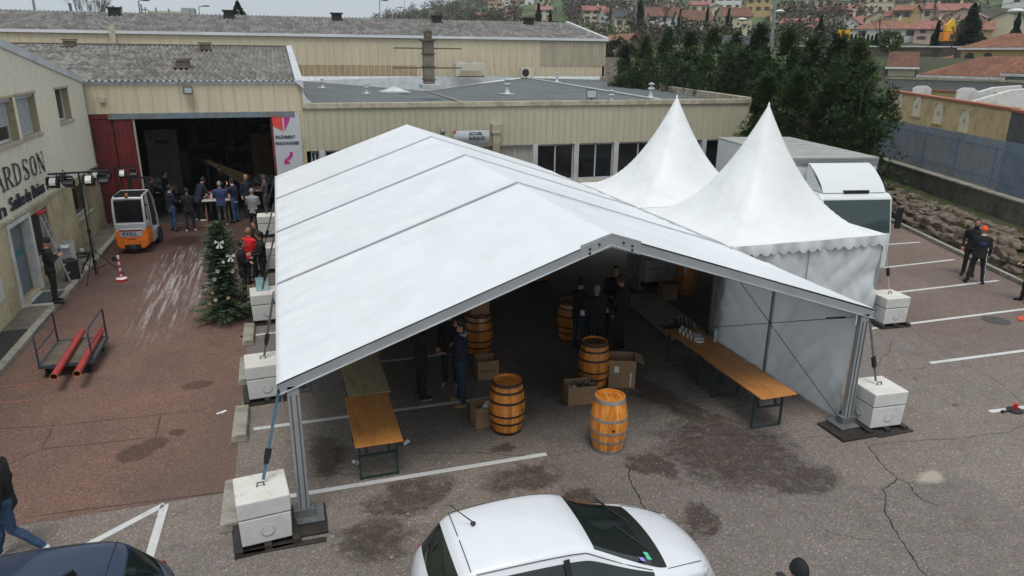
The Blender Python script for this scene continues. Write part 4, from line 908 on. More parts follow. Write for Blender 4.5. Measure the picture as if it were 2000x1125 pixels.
def strap(a, b, m, lab, w=.045, k=.75):
    t = thing('ratchet_strap', lab, 'strap', b, 0); a = Vector(a)-Vector(b); mb = MB(); mb.bar((0,0,0), a, w, .008, up=(0,1,0)); mb.build('webbing', m, t)
    mb = MB(); c = a*(1-k); d = a.normalized(); mb.bar(c-d*.09, c+d*.09, .07, .05, up=(0,1,0)); mb.bar(c-d*.02, c+d*.13, .09, .02, up=(0,1,0)); mb.build('ratchet', M_blk, t)
strap((-.33,9.6,2.15), (-.66,9.42,.86), M_strapb, 'blue ratchet strap from the front left marquee corner down to its block')
strap((-.40,14.1,2.15), (-.70,14.0,.86), M_strapg, 'dark ratchet strap to the second white block on the driveway side')
strap((-.40,18.6,2.15), (-.80,18.5,.86), M_strapg, 'dark ratchet strap to the block beside the decorated fir')
strap((-.40,23.2,2.15), (-.80,23.2,.86), M_strapg, 'dark ratchet strap beside the red-jacketed person')
strap((-.40,27.8,2.15), (-.82,28.1,.86), M_strapg, 'dark ratchet strap to the farthest white block')
strap((9.88,9.64,2.2), (10.22,9.55,.86), M_strapg, 'grey ratchet strap from the front right marquee leg to its block', k=.72)
strap((14.26,13.78,2.2), (14.68,13.8,.86), mat('white_rope', (.5,.5,.48), .7), 'thin pale tie from the nearer peaked tent down to its block', .02, .6)
# ================================================================== BARRELS, TABLES, BOXES
WOODS = [mat('oak_a', (.58,.20,.03), .28, var=.22, scale=5, coat=.4), mat('oak_b', (.50,.16,.022), .28, var=.25, scale=5, coat=.4), mat('oak_c', (.64,.25,.045), .28, var=.2, scale=5, coat=.4)]
for w_m in WOODS:     # every barrel aged a little differently
    t_ = w_m.node_tree; oi = t_.nodes.new('ShaderNodeObjectInfo'); mr = t_.nodes.new('ShaderNodeMapRange'); mr.inputs[3].default_value = .85; mr.inputs[4].default_value = 1.25; t_.links.new(oi.outputs['Random'], mr.inputs[0])
    b_ = t_.nodes['Principled BSDF']; src = b_.inputs['Base Color'].links[0].from_socket; mx = t_.nodes.new('ShaderNodeMix'); mx.data_type = 'RGBA'; mx.blend_type = 'MULTIPLY'; mx.inputs[0].default_value = 1
    tc = t_.nodes.new('ShaderNodeTexCoord'); mp = t_.nodes.new('ShaderNodeMapping'); mp.inputs['Scale'].default_value = (14,14,1.2); t_.links.new(tc.outputs['Object'], mp.inputs[0]); nz = t_.nodes.new('ShaderNodeTexNoise'); nz.inputs['Scale'].default_value = 2; nz.inputs['Detail'].default_value = 6; t_.links.new(mp.outputs[0], nz.inputs['Vector'])
    rp = t_.nodes.new('ShaderNodeMapRange'); rp.inputs[1].default_value = .3; rp.inputs[2].default_value = .7; rp.inputs[3].default_value = .72; rp.inputs[4].default_value = 1.15; t_.links.new(nz.outputs[0], rp.inputs[0])
    ml = t_.nodes.new('ShaderNodeMath'); ml.operation = 'MULTIPLY'; t_.links.new(mr.outputs[0], ml.inputs[0]); t_.links.new(rp.outputs[0], ml.inputs[1])
    t_.links.new(src, mx.inputs[6]); t_.links.new(ml.outputs[0], mx.inputs[7]); t_.links.new(mx.outputs[2], b_.inputs['Base Color'])
M_hoopd = mat('hoop_dark', (.035,.018,.012), .5, var=.4, scale=10); M_hoopg = mat('hoop_galv', (.33,.32,.30), .45, metal=.5, var=.25, scale=12)
def barrel(name, hoop, head, x, y, rz_, lab, grp='wooden wine barrels used as standing tables'):
    t = thing('wine_barrel', lab, 'barrel', (x,y,0), rz_, grp); H_ = 1.02; n = 30; r = random.Random(3)
    rr = lambda z: .262+.072*math.sin(PI*min(1,max(0,z/H_)))**1.1
    mb = MB(); mats = [r.randrange(3) for _ in range(n)]; K = 14; vs = []
    for i in range(K+1):
        z = H_*i/K
        for j in range(n): a = 2*PI*j/n; vs.append((rr(z)*math.cos(a), rr(z)*math.sin(a), z))
    fs, ms = [], []
    for i in range(K):
        for j in range(n): fs.append((i*n+j, i*n+(j+1)%n, (i+1)*n+(j+1)%n, (i+1)*n+j)); ms.append(mats[j])
    mb.add(vs, fs, ms)
    ri = .235
    mb.lathe([(rr(H_),H_),(ri,H_),(ri,H_-.045)], n, m=0, caps=False); mb.build('staves', WOODS, t)
    mb = MB(); 
    for k in range(6):
        a = -ri+2*ri*k/6; b = -ri+2*ri*(k+1)/6-.004; f = lambda q: math.sqrt(max(0, ri*ri-q*q)); m_ = (a+b)/2
        mb.add([(a,-f(a),H_-.04),(m_,-f(m_),H_-.04),(b,-f(b),H_-.04),(b,f(b),H_-.04),(m_,f(m_),H_-.04),(a,f(a),H_-.04)],[(0,1,2,3,4,5)], k%3)
    mb.build('head', head if isinstance(head, list) else [head]*3, t)
    for z, w in ((.035,.06),(.24,.045),(.42 if hoop is M_hoopg else .40,.04),(.66,.045),(.85,.045),(H_-.035,.065)):
        if hoop is M_hoopg and z == .85: continue
        mb = MB(); mb.lathe([(rr(z-w/2)+.001,z-w/2),(rr(z-w/2)+.006,z-w/2),(rr(z+w/2)+.006,z+w/2),(rr(z+w/2)+.001,z+w/2)], n, caps=False); mb.build('hoop', hoop, t, smooth=True, angle=40)
    mb = MB(); mb.lathe([(.022,0),(.022,.008)],12,(0,-rr(.5)+.0,.5),M=Matrix.Rotation(R(90),3,'X')); mb.build('bung', M_blk, t)
    return t
q = G(990,838); BA = barrel('b', M_hoopd, WOODS, q.x, q.y, R(40), 'orange varnished barrel with dark hoops beside the carton holding a paper roll')
q = G(1186,873); BB = barrel('b', M_hoopg, WOODS, q.x, q.y, R(-10), 'bright orange barrel with galvanised hoops standing nearest the camera')
q = G(1158,752); barrel('b', M_hoopd, mat('barrel_top_dark', (.045,.035,.03), .4, var=.4), q.x, q.y, R(40), 'barrel with a dark lid and silver rim behind the box of bottles')
mb = MB()
q = G(935,690); dup(BA, (q.x,q.y,0), R(90), 'shaded barrel behind the man in jeans, nearer of the two there')
q = G(927,625); dup(BA, (q.x,q.y,0), R(20), 'shaded barrel highest behind the man in jeans, just under the roof edge')
q = G(1113,662); dup(BA, (q.x,q.y,0), R(80), 'dark barrel in deep shade left of the group of men in black')
q = G(1337,572); dup(BB, (q.x,q.y,0), R(60), 'barrel beside the shaded white block near the side opening')
q = G(1052,548); dup(BA, (q.x,q.y,0), R(60), 'barrel hidden deepest in the shade under the marquee')
def plank_mat(name, c, rough):
    n = NT(name); g = n.noise(1.0, 6, .7, vec=n.mapping((16, .9, 1)), dist=.6); o = n.ramp(g.outputs[0], [(.3, tuple(x*.62 for x in c)), (.5, c), (.75, tuple(min(1, x*1.18) for x in c))])
    v = n.new('ShaderNodeTexVoronoi'); v.inputs['Scale'].default_value = 6; n.link(n.mapping((1,.6,.01)), v.inputs['Vector']); o = n.mix(n.ramp(v.outputs['Distance'], [(.07, .7), (.12, 0.0)]), o, tuple(x*.35 for x in c))
    d = n.noise(2.4, 6, .75); o = n.mix(n.ramp(d.outputs[0], [(.52, 0.0), (.68, .5)]), o, tuple(x*.5 for x in c)); n.base(o); n.b.inputs['Roughness'].default_value = rough; n.bump(g.outputs[0], .2, .004); return n.mat
M_tb = [plank_mat('table_orange', (.52,.22,.06), .4), plank_mat('table_beige', (.38,.31,.18), .55)]
M_tleg = mat('table_leg_green', (.02,.045,.045), .5)
def beer_table(x0, y0, x1, y1, m, lab):
    t = thing('folding_table', lab, 'table', ((x0+x1)/2,(y0+y1)/2,0), 0, 'long folding beer tables'); w = abs(x1-x0)/2; l = abs(y1-y0)/2
    mb = MB(); mb.box((-w,-l+.004,.735),(w,l-.004,.765)); mb.build('tabletop', m, t, bevel=.008)
    mb = MB(); mb.box((-w+.03,-l+.03,.70),(-w+.07,l-.03,.734)); mb.box((w-.07,-l+.03,.70),(w-.03,l-.03,.734)); mb.build('rail', M_tleg, t)
    for s in (-1,1):
        y = s*(l-.28); mb = MB()
        for a, b in (((-w+.08,y,0),(-w+.08,y,.72)),((w-.08,y,0),(w-.08,y,.72)),((-w+.08,y,.015),(w-.08,y,.015)),((-w+.08,y,.42),(w-.08,y,.42)),((-w+.2,y,.42),(-w+.2,y-s*.3,.72)),((w-.2,y,.42),(w-.2,y-s*.3,.72))): mb.bar(a,b,.035)
        mb.build('leg', M_tleg, t)
    return t
beer_table(.68,10.10,1.44,11.90,M_tb[0],'orange folding table at the near end of the left row under the marquee'); beer_table(.74,11.91,1.50,13.68,M_tb[1],'beige folding table in the middle of the left row'); beer_table(.78,13.69,1.54,15.5,M_tb[0],'orange folding table mostly hidden under the roof edge on the left')
beer_table(7.83,9.69,8.6,11.60,M_tb[0],'orange folding table at the near end of the right row beside the fabric wall'); beer_table(7.86,11.61,8.62,13.45,M_tb[0],'orange folding table carrying cups and plates beside the fabric wall')
def carton(px, py, w, d, h, rz_, lab, open_=True, m=None, flaps=(1,1,0,0), fill=None):
    q = G(px, py) if py else px
    t = thing('cardboard_box', lab, 'box', (q.x,q.y,0), R(rz_)); mb = MB(); e = .008; m = m or M_box
    for a, b in (((-w/2,-d/2,.005),(w/2,-d/2+e,h)),((-w/2,d/2-e,.005),(w/2,d/2,h)),((-w/2,-d/2+e,.005),(-w/2+e,d/2-e,h)),((w/2-e,-d/2+e,.005),(w/2,d/2-e,h)),((-w/2+e,-d/2+e,.005),(w/2-e,d/2-e,.012))): mb.box(a,b)
    mb.build('carton', m, t)
    F_ = [((-w/2,-d/2,h),(w/2,-d/2,h),(0,-1)),((-w/2,d/2,h),(w/2,d/2,h),(0,1)),((w/2,-d/2,h),(w/2,d/2,h),(1,0)),((-w/2,-d/2,h),(-w/2,d/2,h),(-1,0))]
    for k, on in enumerate(flaps):
        if not on: continue
        a, b, n = F_[k]; L = (d if k < 2 else w)*.42; v = Vector((n[0]*.75*L, n[1]*.75*L, -.35*L if on == 1 else .75*L)); mb = MB()
        a = Vector(a); b = Vector(b); o = Vector((0,0,.006)); mb.add([a,b,b+v,a+v,a+o,b+o,b+v+o,a+v+o],[(0,1,2,3),(7,6,5,4),(0,4,5,1),(2,6,7,3)]); mb.build('flap', m, t)
    return t
c1 = carton(942,828,.36,.34,.42,4,'small open carton with a paper roll beside the dark-hooped barrel')
c2 = carton(1132,782,.60,.42,.40,-6,'low open carton full of empty bottles and rubbish', flaps=(0,0,0,0))
c3 = carton(1212,748,.55,.5,.62,-22,'tall open carton with loose flaps right of the dark-lidded barrel', flaps=(0,0,1,1))
c4 = carton(950,735,.46,.4,.44,-3,'brown carton behind the jeans man with a dark line of print', flaps=(0,0,0,0))
carton(1303,583,.42,.42,.5,-10,'shaded brown carton beside the barrel near the side opening')
q = G(938,640,.9); 
c5 = carton(Vector((4.12,14.75,0)),None,.42,.36,.3,0,'brown carton standing on top of the nearer shaded barrel', flaps=(0,0,0,0)); q = G(935,690); c5.location = (q.x,q.y,1.02)
mb = MB(); mb.box((-.18,-.2035,.2),(-.145,-.2005,.23))
for i in range(9): mb.box((-.13+i*.033,-.2035,.205),(-.13+i*.033+.022,-.2005,.228))
mb.build('print', mat('print_dark', (.05,.03,.02), .8), c4)
for c, x, z, w_, h_ in ((c3,-.12,.42,.1,.14),(c3,.18,.2,.035,.3)):
    mb = MB(); mb.box((x-w_/2,-.254,z-h_/2),(x+w_/2,-.2505,z+h_/2)); mb.build('paper_label', M_wht, c)
q = Vector(c1.location); mb = MB(); mb.lathe([(.02,0),(.02,.22),(.09,.22),(.09,0)],18,(0,0,0)); o = single('paper_roll', mb, mat('paper_white', (.7,.7,.7), .9), 'white paper roll sticking out of the small open carton', 'paper roll', smooth=True, angle=40); o.location = (q.x+.05,q.y,.26); o.rotation_euler = (.5,.3,0)
# bottles and litter
M_gl = mat('bottle_green', (.01,.05,.025), .08, spec=.7); M_clear = mat('bottle_clear', (.35,.42,.48), .08, spec=.7, var=.3, scale=25); M_paper = mat('paper', (.68,.68,.66), .9, var=.1, scale=20)
def bottle(x, y, z, m, lab, h=.30, r=.037, tilt=(0,0), labelm=None, grp=None):
    t = thing('bottle', lab, 'bottle', (x,y,z), 0, grp); t.rotation_euler = (tilt[0],tilt[1],0)
    mb = MB(); mb.lathe([(r,0),(r,h*.6),(r*.9,h*.66),(r*.35,h*.8),(r*.33,h*.97)],14); mb.build('glass', m, t, smooth=True, angle=50)
    mb = MB(); mb.lathe([(r*.4,h*.95),(r*.4,h)],10); mb.build('cap', M_blk if m is M_gl else mat('cap_blue', (.1,.2,.5), .5), t)
    if labelm: mb = MB(); mb.lathe([(r*1.02,h*.15),(r*1.02,h*.45)],14,caps=False); mb.build('bottle_label', labelm, t, smooth=True)
    return t
q = G(1163,776); bottle(q.x,q.y,0,M_gl,'green bottle with a light blue label standing beside the low carton',.32,.04,labelm=mat('label_blue', (.12,.4,.5), .6))
L = Vector(c2.location)
for k, (dx, dy, ti, tj) in enumerate(((-.15,.05,.5,.3),(-.02,-.05,-.3,.5),(.1,.08,.4,-.4))): bottle(L.x+dx,L.y+dy,.16,M_gl,'green empty bottle sticking out of the low carton, '+('left','middle','right')[k]+' one',.3,.037,(ti,tj))
for k, (dx, dy) in enumerate(((.2,0),(-.2,-.08),(.02,.1))):
    mb = MB(); mb.grid(5,5,lambda u,v:((u-.5)*.22,(v-.5)*.18,.03*noise.noise((u*3+k,v*3,k))*2)); o = single('crumpled_paper', mb, M_paper, 'crumpled white paper in the low carton, '+('right','left','middle')[k]+' piece', 'paper', smooth=True); o.location = (L.x+dx,L.y+dy,.36); o.rotation_euler = (.4*k-.3,.3,k)
def cup(x, y, z, lab, tilt=None, s=1.0, grp=None):
    mb = MB(); mb.lathe([(.024*s,0),(.034*s,.085*s),(.036*s,.087*s),(.032*s,.083*s),(.022*s,.004)],14,m=0,caps=True); o = single('paper_cup', mb, M_paper, lab, 'cup', grp, smooth=True, angle=45)
    o.location = (x,y,z); 
    if tilt: o.rotation_euler = tilt
    return o
q = G(690,905); cup(q.x,q.y,.035,'white paper cup lying on the ground left of the table legs',(1.4,0,.6),1.2); q = G(789,871); cup(q.x,q.y,.035,'white paper cup lying on the ground beside the near table corner',(1.3,.4,2.0),1.2)
# cups, plates and bottle on the right table
tq = lambda px, py: G(px, py, .766)
for k, (px, py) in enumerate(((1328,650),(1335,655),(1343,659),(1350,663),(1357,667),(1332,645),(1340,649),(1348,653))):
    q = tq(px, py); cup(q.x,q.y,.766,'white paper cup in the cluster beside the plates on the right table',None,1.0,'paper cups on the right table')
for k, (px, py) in enumerate(((1365,668),(1366,662),(1361,655))):
    q = tq(px, py); mb = MB(); mb.lathe([(.05,0),(.105,.02),(.108,.02 + .035*(k == 0)),(.09,.03),(.0,.025)],22,caps=True); o = single('plate_stack', mb, mat('plate_white', (.75,.76,.78), .35), ('largest stack of white plates at the front of the cup cluster','second stack of white plates behind the largest one','small stack of white plates farthest back in the cup cluster')[k], 'plates', smooth=True, angle=50); o.location = (q.x,q.y,.766)
q = tq(1396,667); bottle(q.x,q.y,.766,M_clear,'clear plastic water bottle standing alone on the right table',.33,.042)
for k, (px, py) in enumerate(((1316,636),(1322,632),(1330,634),(1338,636),(1346,640),(1354,646))):
    q = tq(px, py); bottle(q.x,q.y,.766,M_gl if k % 2 else M_dark,'dark bottle in the row at the far end of the right table',.24,.035,grp='dark bottles at the far end of the right table')
q = tq(1322,641); mb = MB(); mb.box((-.2,-.12,0),(.2,.12,.02)); mb.box((-.2,-.12,.02),(-.18,.12,.06)); mb.box((.18,-.12,.02),(.2,.12,.06)); single('serving_tray', mb, M_blk, 'black serving tray under the dark bottles', 'tray', bevel=.004).location = (q.x-.1,q.y+.1,.766)
# things beyond the marquee seen below the roof edge
t = thing('handrail', 'black metal railing in shade behind the last marquee bay', 'railing', (10.6,24.6,0)); mb = MB()
for k in range(12): mb.bar((k*.3-1.6,0,0),(k*.3-1.6,0,1.0),.03)
mb.bar((-1.6,0,1.0),(1.7,0,1.0),.04); mb.bar((-1.6,0,.12),(1.7,0,.12),.04); mb.build('bars', M_blk, t)
q = G(1300,602); t = thing('daylit_strip', 'pale slatted strip added for the patch of daylit ground beyond the group in black', 'ramp', (9.3,15.9,0), R(-4)); mb = MB()  # added slats, their pale colour standing in for daylight on the ground
for k in range(12): mb.box((-.55,-1.7+k*.285,.03),(.55,-1.7+k*.285+.265,.06))
mb.build('strip_slats', mat('daylit_strip_pale', (.36,.35,.30), .8, var=.3), t); mb = MB(); mb.box((-.5,-1.7,.0),(-.42,1.7,.03)); mb.box((.42,-1.7,0),(.5,1.7,.03)); mb.build('slat_support', M_board, t)
# ================================================================== PEOPLE
M_skin = mat('skin', (.46,.24,.16), .6, var=.08); M_skin2 = mat('skin_tan', (.36,.18,.11), .6, var=.08)
def cm(name, c, r=.85): return mat('cloth_'+name, c, r, var=.2, scale=9, bump=.25, bscale=14)
CL = dict(black=cm('black', (.008,.008,.009)), navy=cm('navy', (.012,.016,.032)), jeans=cm('jeans', (.035,.07,.14)), djeans=cm('djeans', (.015,.028,.055)), grey=cm('grey', (.26,.27,.27)),
    dgrey=cm('dgrey', (.06,.06,.062)), red=cm('red', (.62,.012,.015)), white=cm('white', (.65,.65,.66)), brown=cm('brown', (.16,.09,.045)), orange=cm('orange', (.9,.09,.015)), tanshoe=cm('tan', (.25,.15,.06)), blue=cm('blue', (.03,.05,.13)))
HAIR = dict(dark=mat('hair_dark', (.012,.009,.007), .7, var=.4, scale=40), brown=mat('hair_brown', (.05,.028,.015), .7, var=.4, scale=40), grey=mat('hair_grey', (.25,.24,.22), .8, var=.3, scale=40), blond=mat('hair_fair', (.22,.14,.07), .7, var=.3, scale=40))
M_eye = mat('eye', (.01,.008,.007), .3); M_lip = mat('lip', (.30,.10,.08), .6)
def person(lab, x, y, face, top='black', legs='black', shoes='black', hair='dark', pose='stand', arms=('down','down'), h=1.78, lean=0, cap=None, beard=False, trim=None, coat=0.0, wide=1.0, skin=None, z=0.0, turn=0, sole=None, puffer=False, hood=None, stripes=None, lookdown=0):
    """face: compass heading in degrees of the way the person faces (0 = +Y, 90 = +X)"""
    t = thing('person', lab, 'person', (x, y, z), -R(face)); k = h/1.78; SK = skin or M_skin
    mats = [CL[top], CL[legs], SK, CL[shoes], CL[trim] if trim else CL[top], CL[sole] if sole else CL[shoes]]
    # joints in local space: +Y forward, +X the person's right
    st = .0; kn = .04
    legsJ = {}
    for s in (-1, 1):
        hip = Vector((s*.095, 0, .92)); 
        if pose == 'walk':
            kx = Vector((s*.09, .16*s, .50)); an = Vector((s*.08, .30*s-.06, .10 if s > 0 else .13))
            if s < 0: kx = Vector((-.09,-.03,.49)); an = Vector((-.08,-.34,.16))
        elif pose == 'wide': kx = Vector((s*.16, .03, .50)); an = Vector((s*.20, -.01, .09))
        elif pose == 'relax': kx = Vector((s*.12, .05 if s > 0 else .0, .50)); an = Vector((s*.13, .05 if s > 0 else -.03, .09))
        else: kx = Vector((s*.11, .02, .50)); an = Vector((s*.115, -.01, .09))
        legsJ[s] = (hip, kx, an)
    L_ = R(lean); piv = Vector((0,0,.95))
    def up(v): v = Vector(v); return piv + Matrix.Rotation(-L_, 3, 'X') @ (v-piv)
    mb = MB(); w = wide
    def limb(pts, rs, m, n=10): mb.tube(pts, rs, n, m)
    for s, (hip, kx, an) in legsJ.items():
        mid = (hip+kx)/2; cf = (kx*.65+an*.35)+Vector((0,-.02,0))
        limb([hip+Vector((0,0,.05)), hip+Vector((0,0,-.1)), mid, kx, cf, an+Vector((0,0,-.02))], [.105*w,.10*w,.088,.064,.066,.052], 1)
        foot = an+Vector((s*.025,.0,0)); up_ = 0
        tilt = -.09 if (pose == 'walk' and s < 0) else 0
        mb.tube([foot+Vector((0,-.075,-.045-tilt*.3)), foot+Vector((0,-.03,-.04)), foot+Vector((s*.012,.08,-.05+tilt)), foot+Vector((s*.016,.16,-.057+tilt)), foot+Vector((s*.016,.195,-.062+tilt))], [.034,.046,.043,.038,.02], 10, 3)
    hem = .80-coat
    # torso: stacked ellipses
    prof = [(.93,.155,.115),(1.02,.15,.11),(1.12,.155,.115),(1.24,.175,.125),(1.36,.185,.12),(1.43,.165,.10),(1.475,.10,.075),(1.50,.06,.06)]
    def ring(z_, a, b, n=16): return [up((a*w*math.cos(2*PI*j/n), b*w*math.sin(2*PI*j/n)+.01*(z_-1), z_)) for j in range(n)]
    rings = [ring(hem, .162, .128), ring(hem+.06, .165, .13), ring(.90, .162,.125)] + [ring(z_, a+.008, b+.008) for z_, a, b in prof]
    b = len(mb.v); n = 16
    for rr_ in rings: mb.v += rr_
    for i in range(len(rings)-1):
        for j in range(n): mb.f.append([b+i*n+j, b+i*n+(j+1)%n, b+(i+1)*n+(j+1)%n, b+(i+1)*n+j]); mb.m.append(0)
    mb.f.append([b+j for j in range(n)][::-1]); mb.m.append(0); mb.f.append([b+(len(rings)-1)*n+j for j in range(n)]); mb.m.append(0)
    mb.ell((0,0,.90),(.15*w,.115*w,.1),8,1)
    # head
    HC = up((0,.035,1.655)); HR = Matrix.Rotation(-L_*.6-R(lookdown), 3, 'X') @ Matrix.Rotation(R(-turn), 3, 'Z')
    hd = lambda v: HC + HR @ Vector(v)
    mb.tube([up((0,.0,1.46)), up((0,.02,1.57))], [.056,.054], 10, 2)
    prh = [(.02,-.118),(.045,-.112),(.062,-.085),(.07,-.05),(.075,0),(.077,.04),(.072,.08),(.052,.108),(.02,.12)]
    b = len(mb.v); n = 14
    for r_, z_ in prh:
        for j in range(n):
            a = 2*PI*j/n; fx = 1.0; fy = 1.22 if z_ > -.03 else 1.15; off = .012 if z_ < -.05 else -.004
            mb.v.append(hd((r_*math.cos(a), r_*fy*math.sin(a)+off, z_)))
    for i in range(len(prh)-1):
        for j in range(n): mb.f.append([b+i*n+j, b+i*n+(j+1)%n, b+(i+1)*n+(j+1)%n, b+(i+1)*n+j]); mb.m.append(2)
    mb.f.append([b+j for j in range(n)][::-1]); mb.m.append(2); mb.f.append([b+(len(prh)-1)*n+j for j in range(n)]); mb.m.append(2)
    mb.tube([hd((0,.082,.03)), hd((0,.108,-.022)), hd((0,.09,-.035))], [.010,.018,.012], 7, 2)
    for s in (-1,1): mb.ell(hd((s*.078,-.005,-.01)), (.011,.022,.032), 6, 2)
    # arms
    hands = []
    for s, a in zip((-1, 1), arms):
        sh_ = up((s*.195*w, 0, 1.40))
        if a == 'down': el = up((s*.245*w, -.03, 1.13)); ha = up((s*.25*w, .04, .89))
        elif a == 'fold': el = up((s*.235*w, .07, 1.14)); ha = up((-s*.07, .22, 1.17+.03*s))
        elif a == 'fwd': el = up((s*.23*w, .06, 1.13)); ha = up((s*.12, .29, 1.12))
        elif a == 'phone': el = up((s*.225*w, .03, 1.14)); ha = up((s*.07, .23, 1.27))
        elif a == 'reach': el = up((s*.24*w, .20, 1.20)); ha = up((s*.19, .44, 1.12))
        elif a == 'face': el = up((s*.24*w, .13, 1.18)); ha = up((s*.07, .19, 1.52))
        elif a == 'pocket': el = up((s*.27*w, -.07, 1.15)); ha = up((s*.19*w, .05, .97))
        elif a == 'back': el = up((s*.25*w, -.13, 1.16)); ha = up((s*.26*w, -.18, .92))
        elif a == 'out': el = up((s*.30*w, .02, 1.16)); ha = up((s*.34*w, .17, .98))
        limb([up((s*.12*w,0,1.425)), sh_, (sh_*.55+el*.45), el, el*.5+ha*.5, ha], [.06,.067*w,.056,.048,.044,.034], 4 if trim == 'white' and False else 0, 10)
        hands.append((s, el, ha, a))
    if puffer or coat > .05: pass
    src = mb; me = bpy.data.meshes.new('tmp'); me.from_pydata([tuple(v*k) for v in src.v], [], src.f); bv = BVHTree.FromPolygons([tuple(v*k) for v in src.v], src.f)
    to = bpy.data.objects.new('tmp', me); col.objects.link(to); rm = to.modifiers.new('r', 'REMESH'); rm.mode = 'VOXEL'; rm.voxel_size = .0185 if y < 24 else .026; rm.use_smooth_shade = True
    sm = to.modifiers.new('s', 'SMOOTH'); sm.iterations = 3; sm.factor = .5
    dg = bpy.context.evaluated_depsgraph_get(); m2 = bpy.data.meshes.new_from_object(to.evaluated_get(dg)); bpy.data.objects.remove(to)
    V = [v.co.copy() for v in m2.vertices]
    # cloth folds
    nrm = [v.normal.copy() for v in m2.vertices]
    out = MB()
    hz = HC.z*k-.13*k
    for i, v in enumerate(V):
        if v.z < 1.46*k and v.z > .12:
            a = noise.noise((v.x*7+x, v.y*7, v.z*11))*.010 + noise.noise((v.x*3, v.y*3+x, v.z*26))*.005*(1 if .4 < v.z else .5)
            if puffer and v.z > .85: a += .010*math.sin(v.z*88)
            V[i] = v + nrm[i]*a
    fs = [list(p.vertices) for p in m2.polygons]; ms = []
    for p in m2.polygons:
        r_ = bv.find_nearest(p.center); mi = src.m[r_[2]] if r_[2] is not None else 0
        if mi == 3 and sole and p.center.z < .035: mi = 5
        if stripes and mi == 1 and p.center.x > 0 and p.normal.x > .72: mi = 4
        if trim and not stripes and mi == 0 and abs(p.center.z-(hem+.02)*k) < .022: mi = 4
        ms.append(mi)
    out.add(V, fs, ms)
    # hands: palm, four curled fingers and a thumb
    for s, el, ha, a in hands:
        d = (ha-el).normalized(); sd = Vector((1,0,0)) if abs(d.x) < .7 else Vector((0,1,0)); sd = (sd-d*sd.dot(d)).normalized(); nn = d.cross(sd)
        if a in ('pocket',): continue
        hb = ha*k; out.tube([hb-d*.03*k, hb+d*.03*k, hb+d*.085*k], [.028*k,.034*k,.034*k], 8, 2, sq=.5)
        inw = Vector((-s,0,0)); cu = (nn if nn.dot(Vector((-s*.4,.6,-.2))) > 0 else -nn)
        for f, (o, ln) in enumerate(((-.027,.062),(-.009,.074),(.009,.070),(.026,.054))):
            b0 = hb+d*.078*k+sd*o*k; p1 = b0+d*ln*.45*k+cu*.006; p2 = p1+(d*.7+cu*.7)*ln*.32*k; p3 = p2+(d*.35+cu*.9)*ln*.3*k
            out.tube([b0,p1,p2,p3], [.0095,.009,.0085,.007], 6, 2)
        th = sd if sd.dot(Vector((0,1,0))) > 0 or a != 'down' else -sd
        b0 = hb+d*.02*k+th*.026*k; out.tube([b0, b0+(d*.5+th*.6+cu*.3)*.04*k, b0+(d*.9+th*.5+cu*.5)*.062*k], [.012,.010,.008], 6, 2)
    M2 = [CL[top], CL[legs], SK, CL[shoes], mats[4], mats[5]]
    ob = out.build('body', M2, t, smooth=True)
    # face marks
    mb = MB()
    for s in (-1,1): mb.ell(hd((s*.028,.083,.012))*k, (.011,.006,.006), 6, 0); mb.bar(hd((s*.014,.088,.034))*k, hd((s*.044,.078,.036))*k, .008, .006, 0)
    mb.build('eyes', M_eye, t)
    mb = MB(); mb.bar(hd((-.022,.085,-.062))*k, hd((.022,.085,-.062))*k, .01, .008); mb.build('mouth', M_lip, t)
    # hair / hat / beard
    def shell(name, m, sc, zcut, ycut, amp=.0, zmax=9, fl=1.0):
        mb = MB(); N1, N2 = 18, 14; vs = []; 
        for i in range(N2+1):
            th_ = PI*i/N2
            for j in range(N1):
                a = 2*PI*j/N1; v = Vector((.079*sc*math.sin(th_)*math.cos(a), .097*sc*math.sin(th_)*math.sin(a)-.006, .122*sc*math.cos(th_)))
                v += v.normalized()*amp*noise.noise((v.x*40, v.y*40, v.z*40)); vs.append(v)
        fs = []
        for i in range(N2):
            for j in range(N1):
                q = [i*N1+j, (i+1)*N1+j, (i+1)*N1+(j+1)%N1, i*N1+(j+1)%N1]; c = sum((vs[e] for e in q), Vector())/4
                lim = zcut+(.0 if c.y < ycut else (c.y-ycut)*1.5)*fl
                if c.z > lim: fs.append(q)
        mb.add([hd(v)*k for v in vs], fs); o = mb.build(name, m, t, smooth=True); so_ = o.modifiers.new('s','SOLIDIFY'); so_.thickness = .008*k; so_.offset = -1; return o
    if cap: shell('beanie', CL[cap], 1.16, -.005, .05, .002, fl=.5)
    elif hair == 'bald': shell('hair', HAIR['grey'], 1.03, -.05, -.03, .0, fl=3.2)
    elif hair: shell('hair', HAIR[hair], 1.12, -.035, .0, .010, fl=1.25)
    if beard:
        mb = MB(); mb.tube([hd((-.062,.03,-.03)), hd((-.05,.06,-.08)), hd((0,.082,-.10)), hd((.05,.06,-.08)), hd((.062,.03,-.03))], [.012,.026,.034,.026,.012], 8); mb.v = [v*k for v in mb.v]; mb.build('beard', HAIR[hair if hair in HAIR else 'dark'], t, smooth=True)
    if hood:
        mb = MB(); c = up((0,-.075,1.47)); mb.tube([up((-.10,.02,1.47)), up((-.09,-.06,1.46)), c, up((.09,-.06,1.46)), up((.10,.02,1.47))], [.03,.045,.055,.045,.03], 8); mb.v = [v*k for v in mb.v]; mb.build('hood', CL[hood], t, smooth=True)
    else:
        mb = MB(); mb.tube([up((.062*math.cos(a), .058*math.sin(a)+.008, 1.505)) for a in [2*PI*i/12 for i in range(13)]], .017, 6, caps=False); mb.v = [v*k for v in mb.v]; mb.build('collar', CL[trim] if trim == 'white' else CL[top], t, smooth=True)
    return t
def at(px, py): q = G(px, py); return q.x, q.y
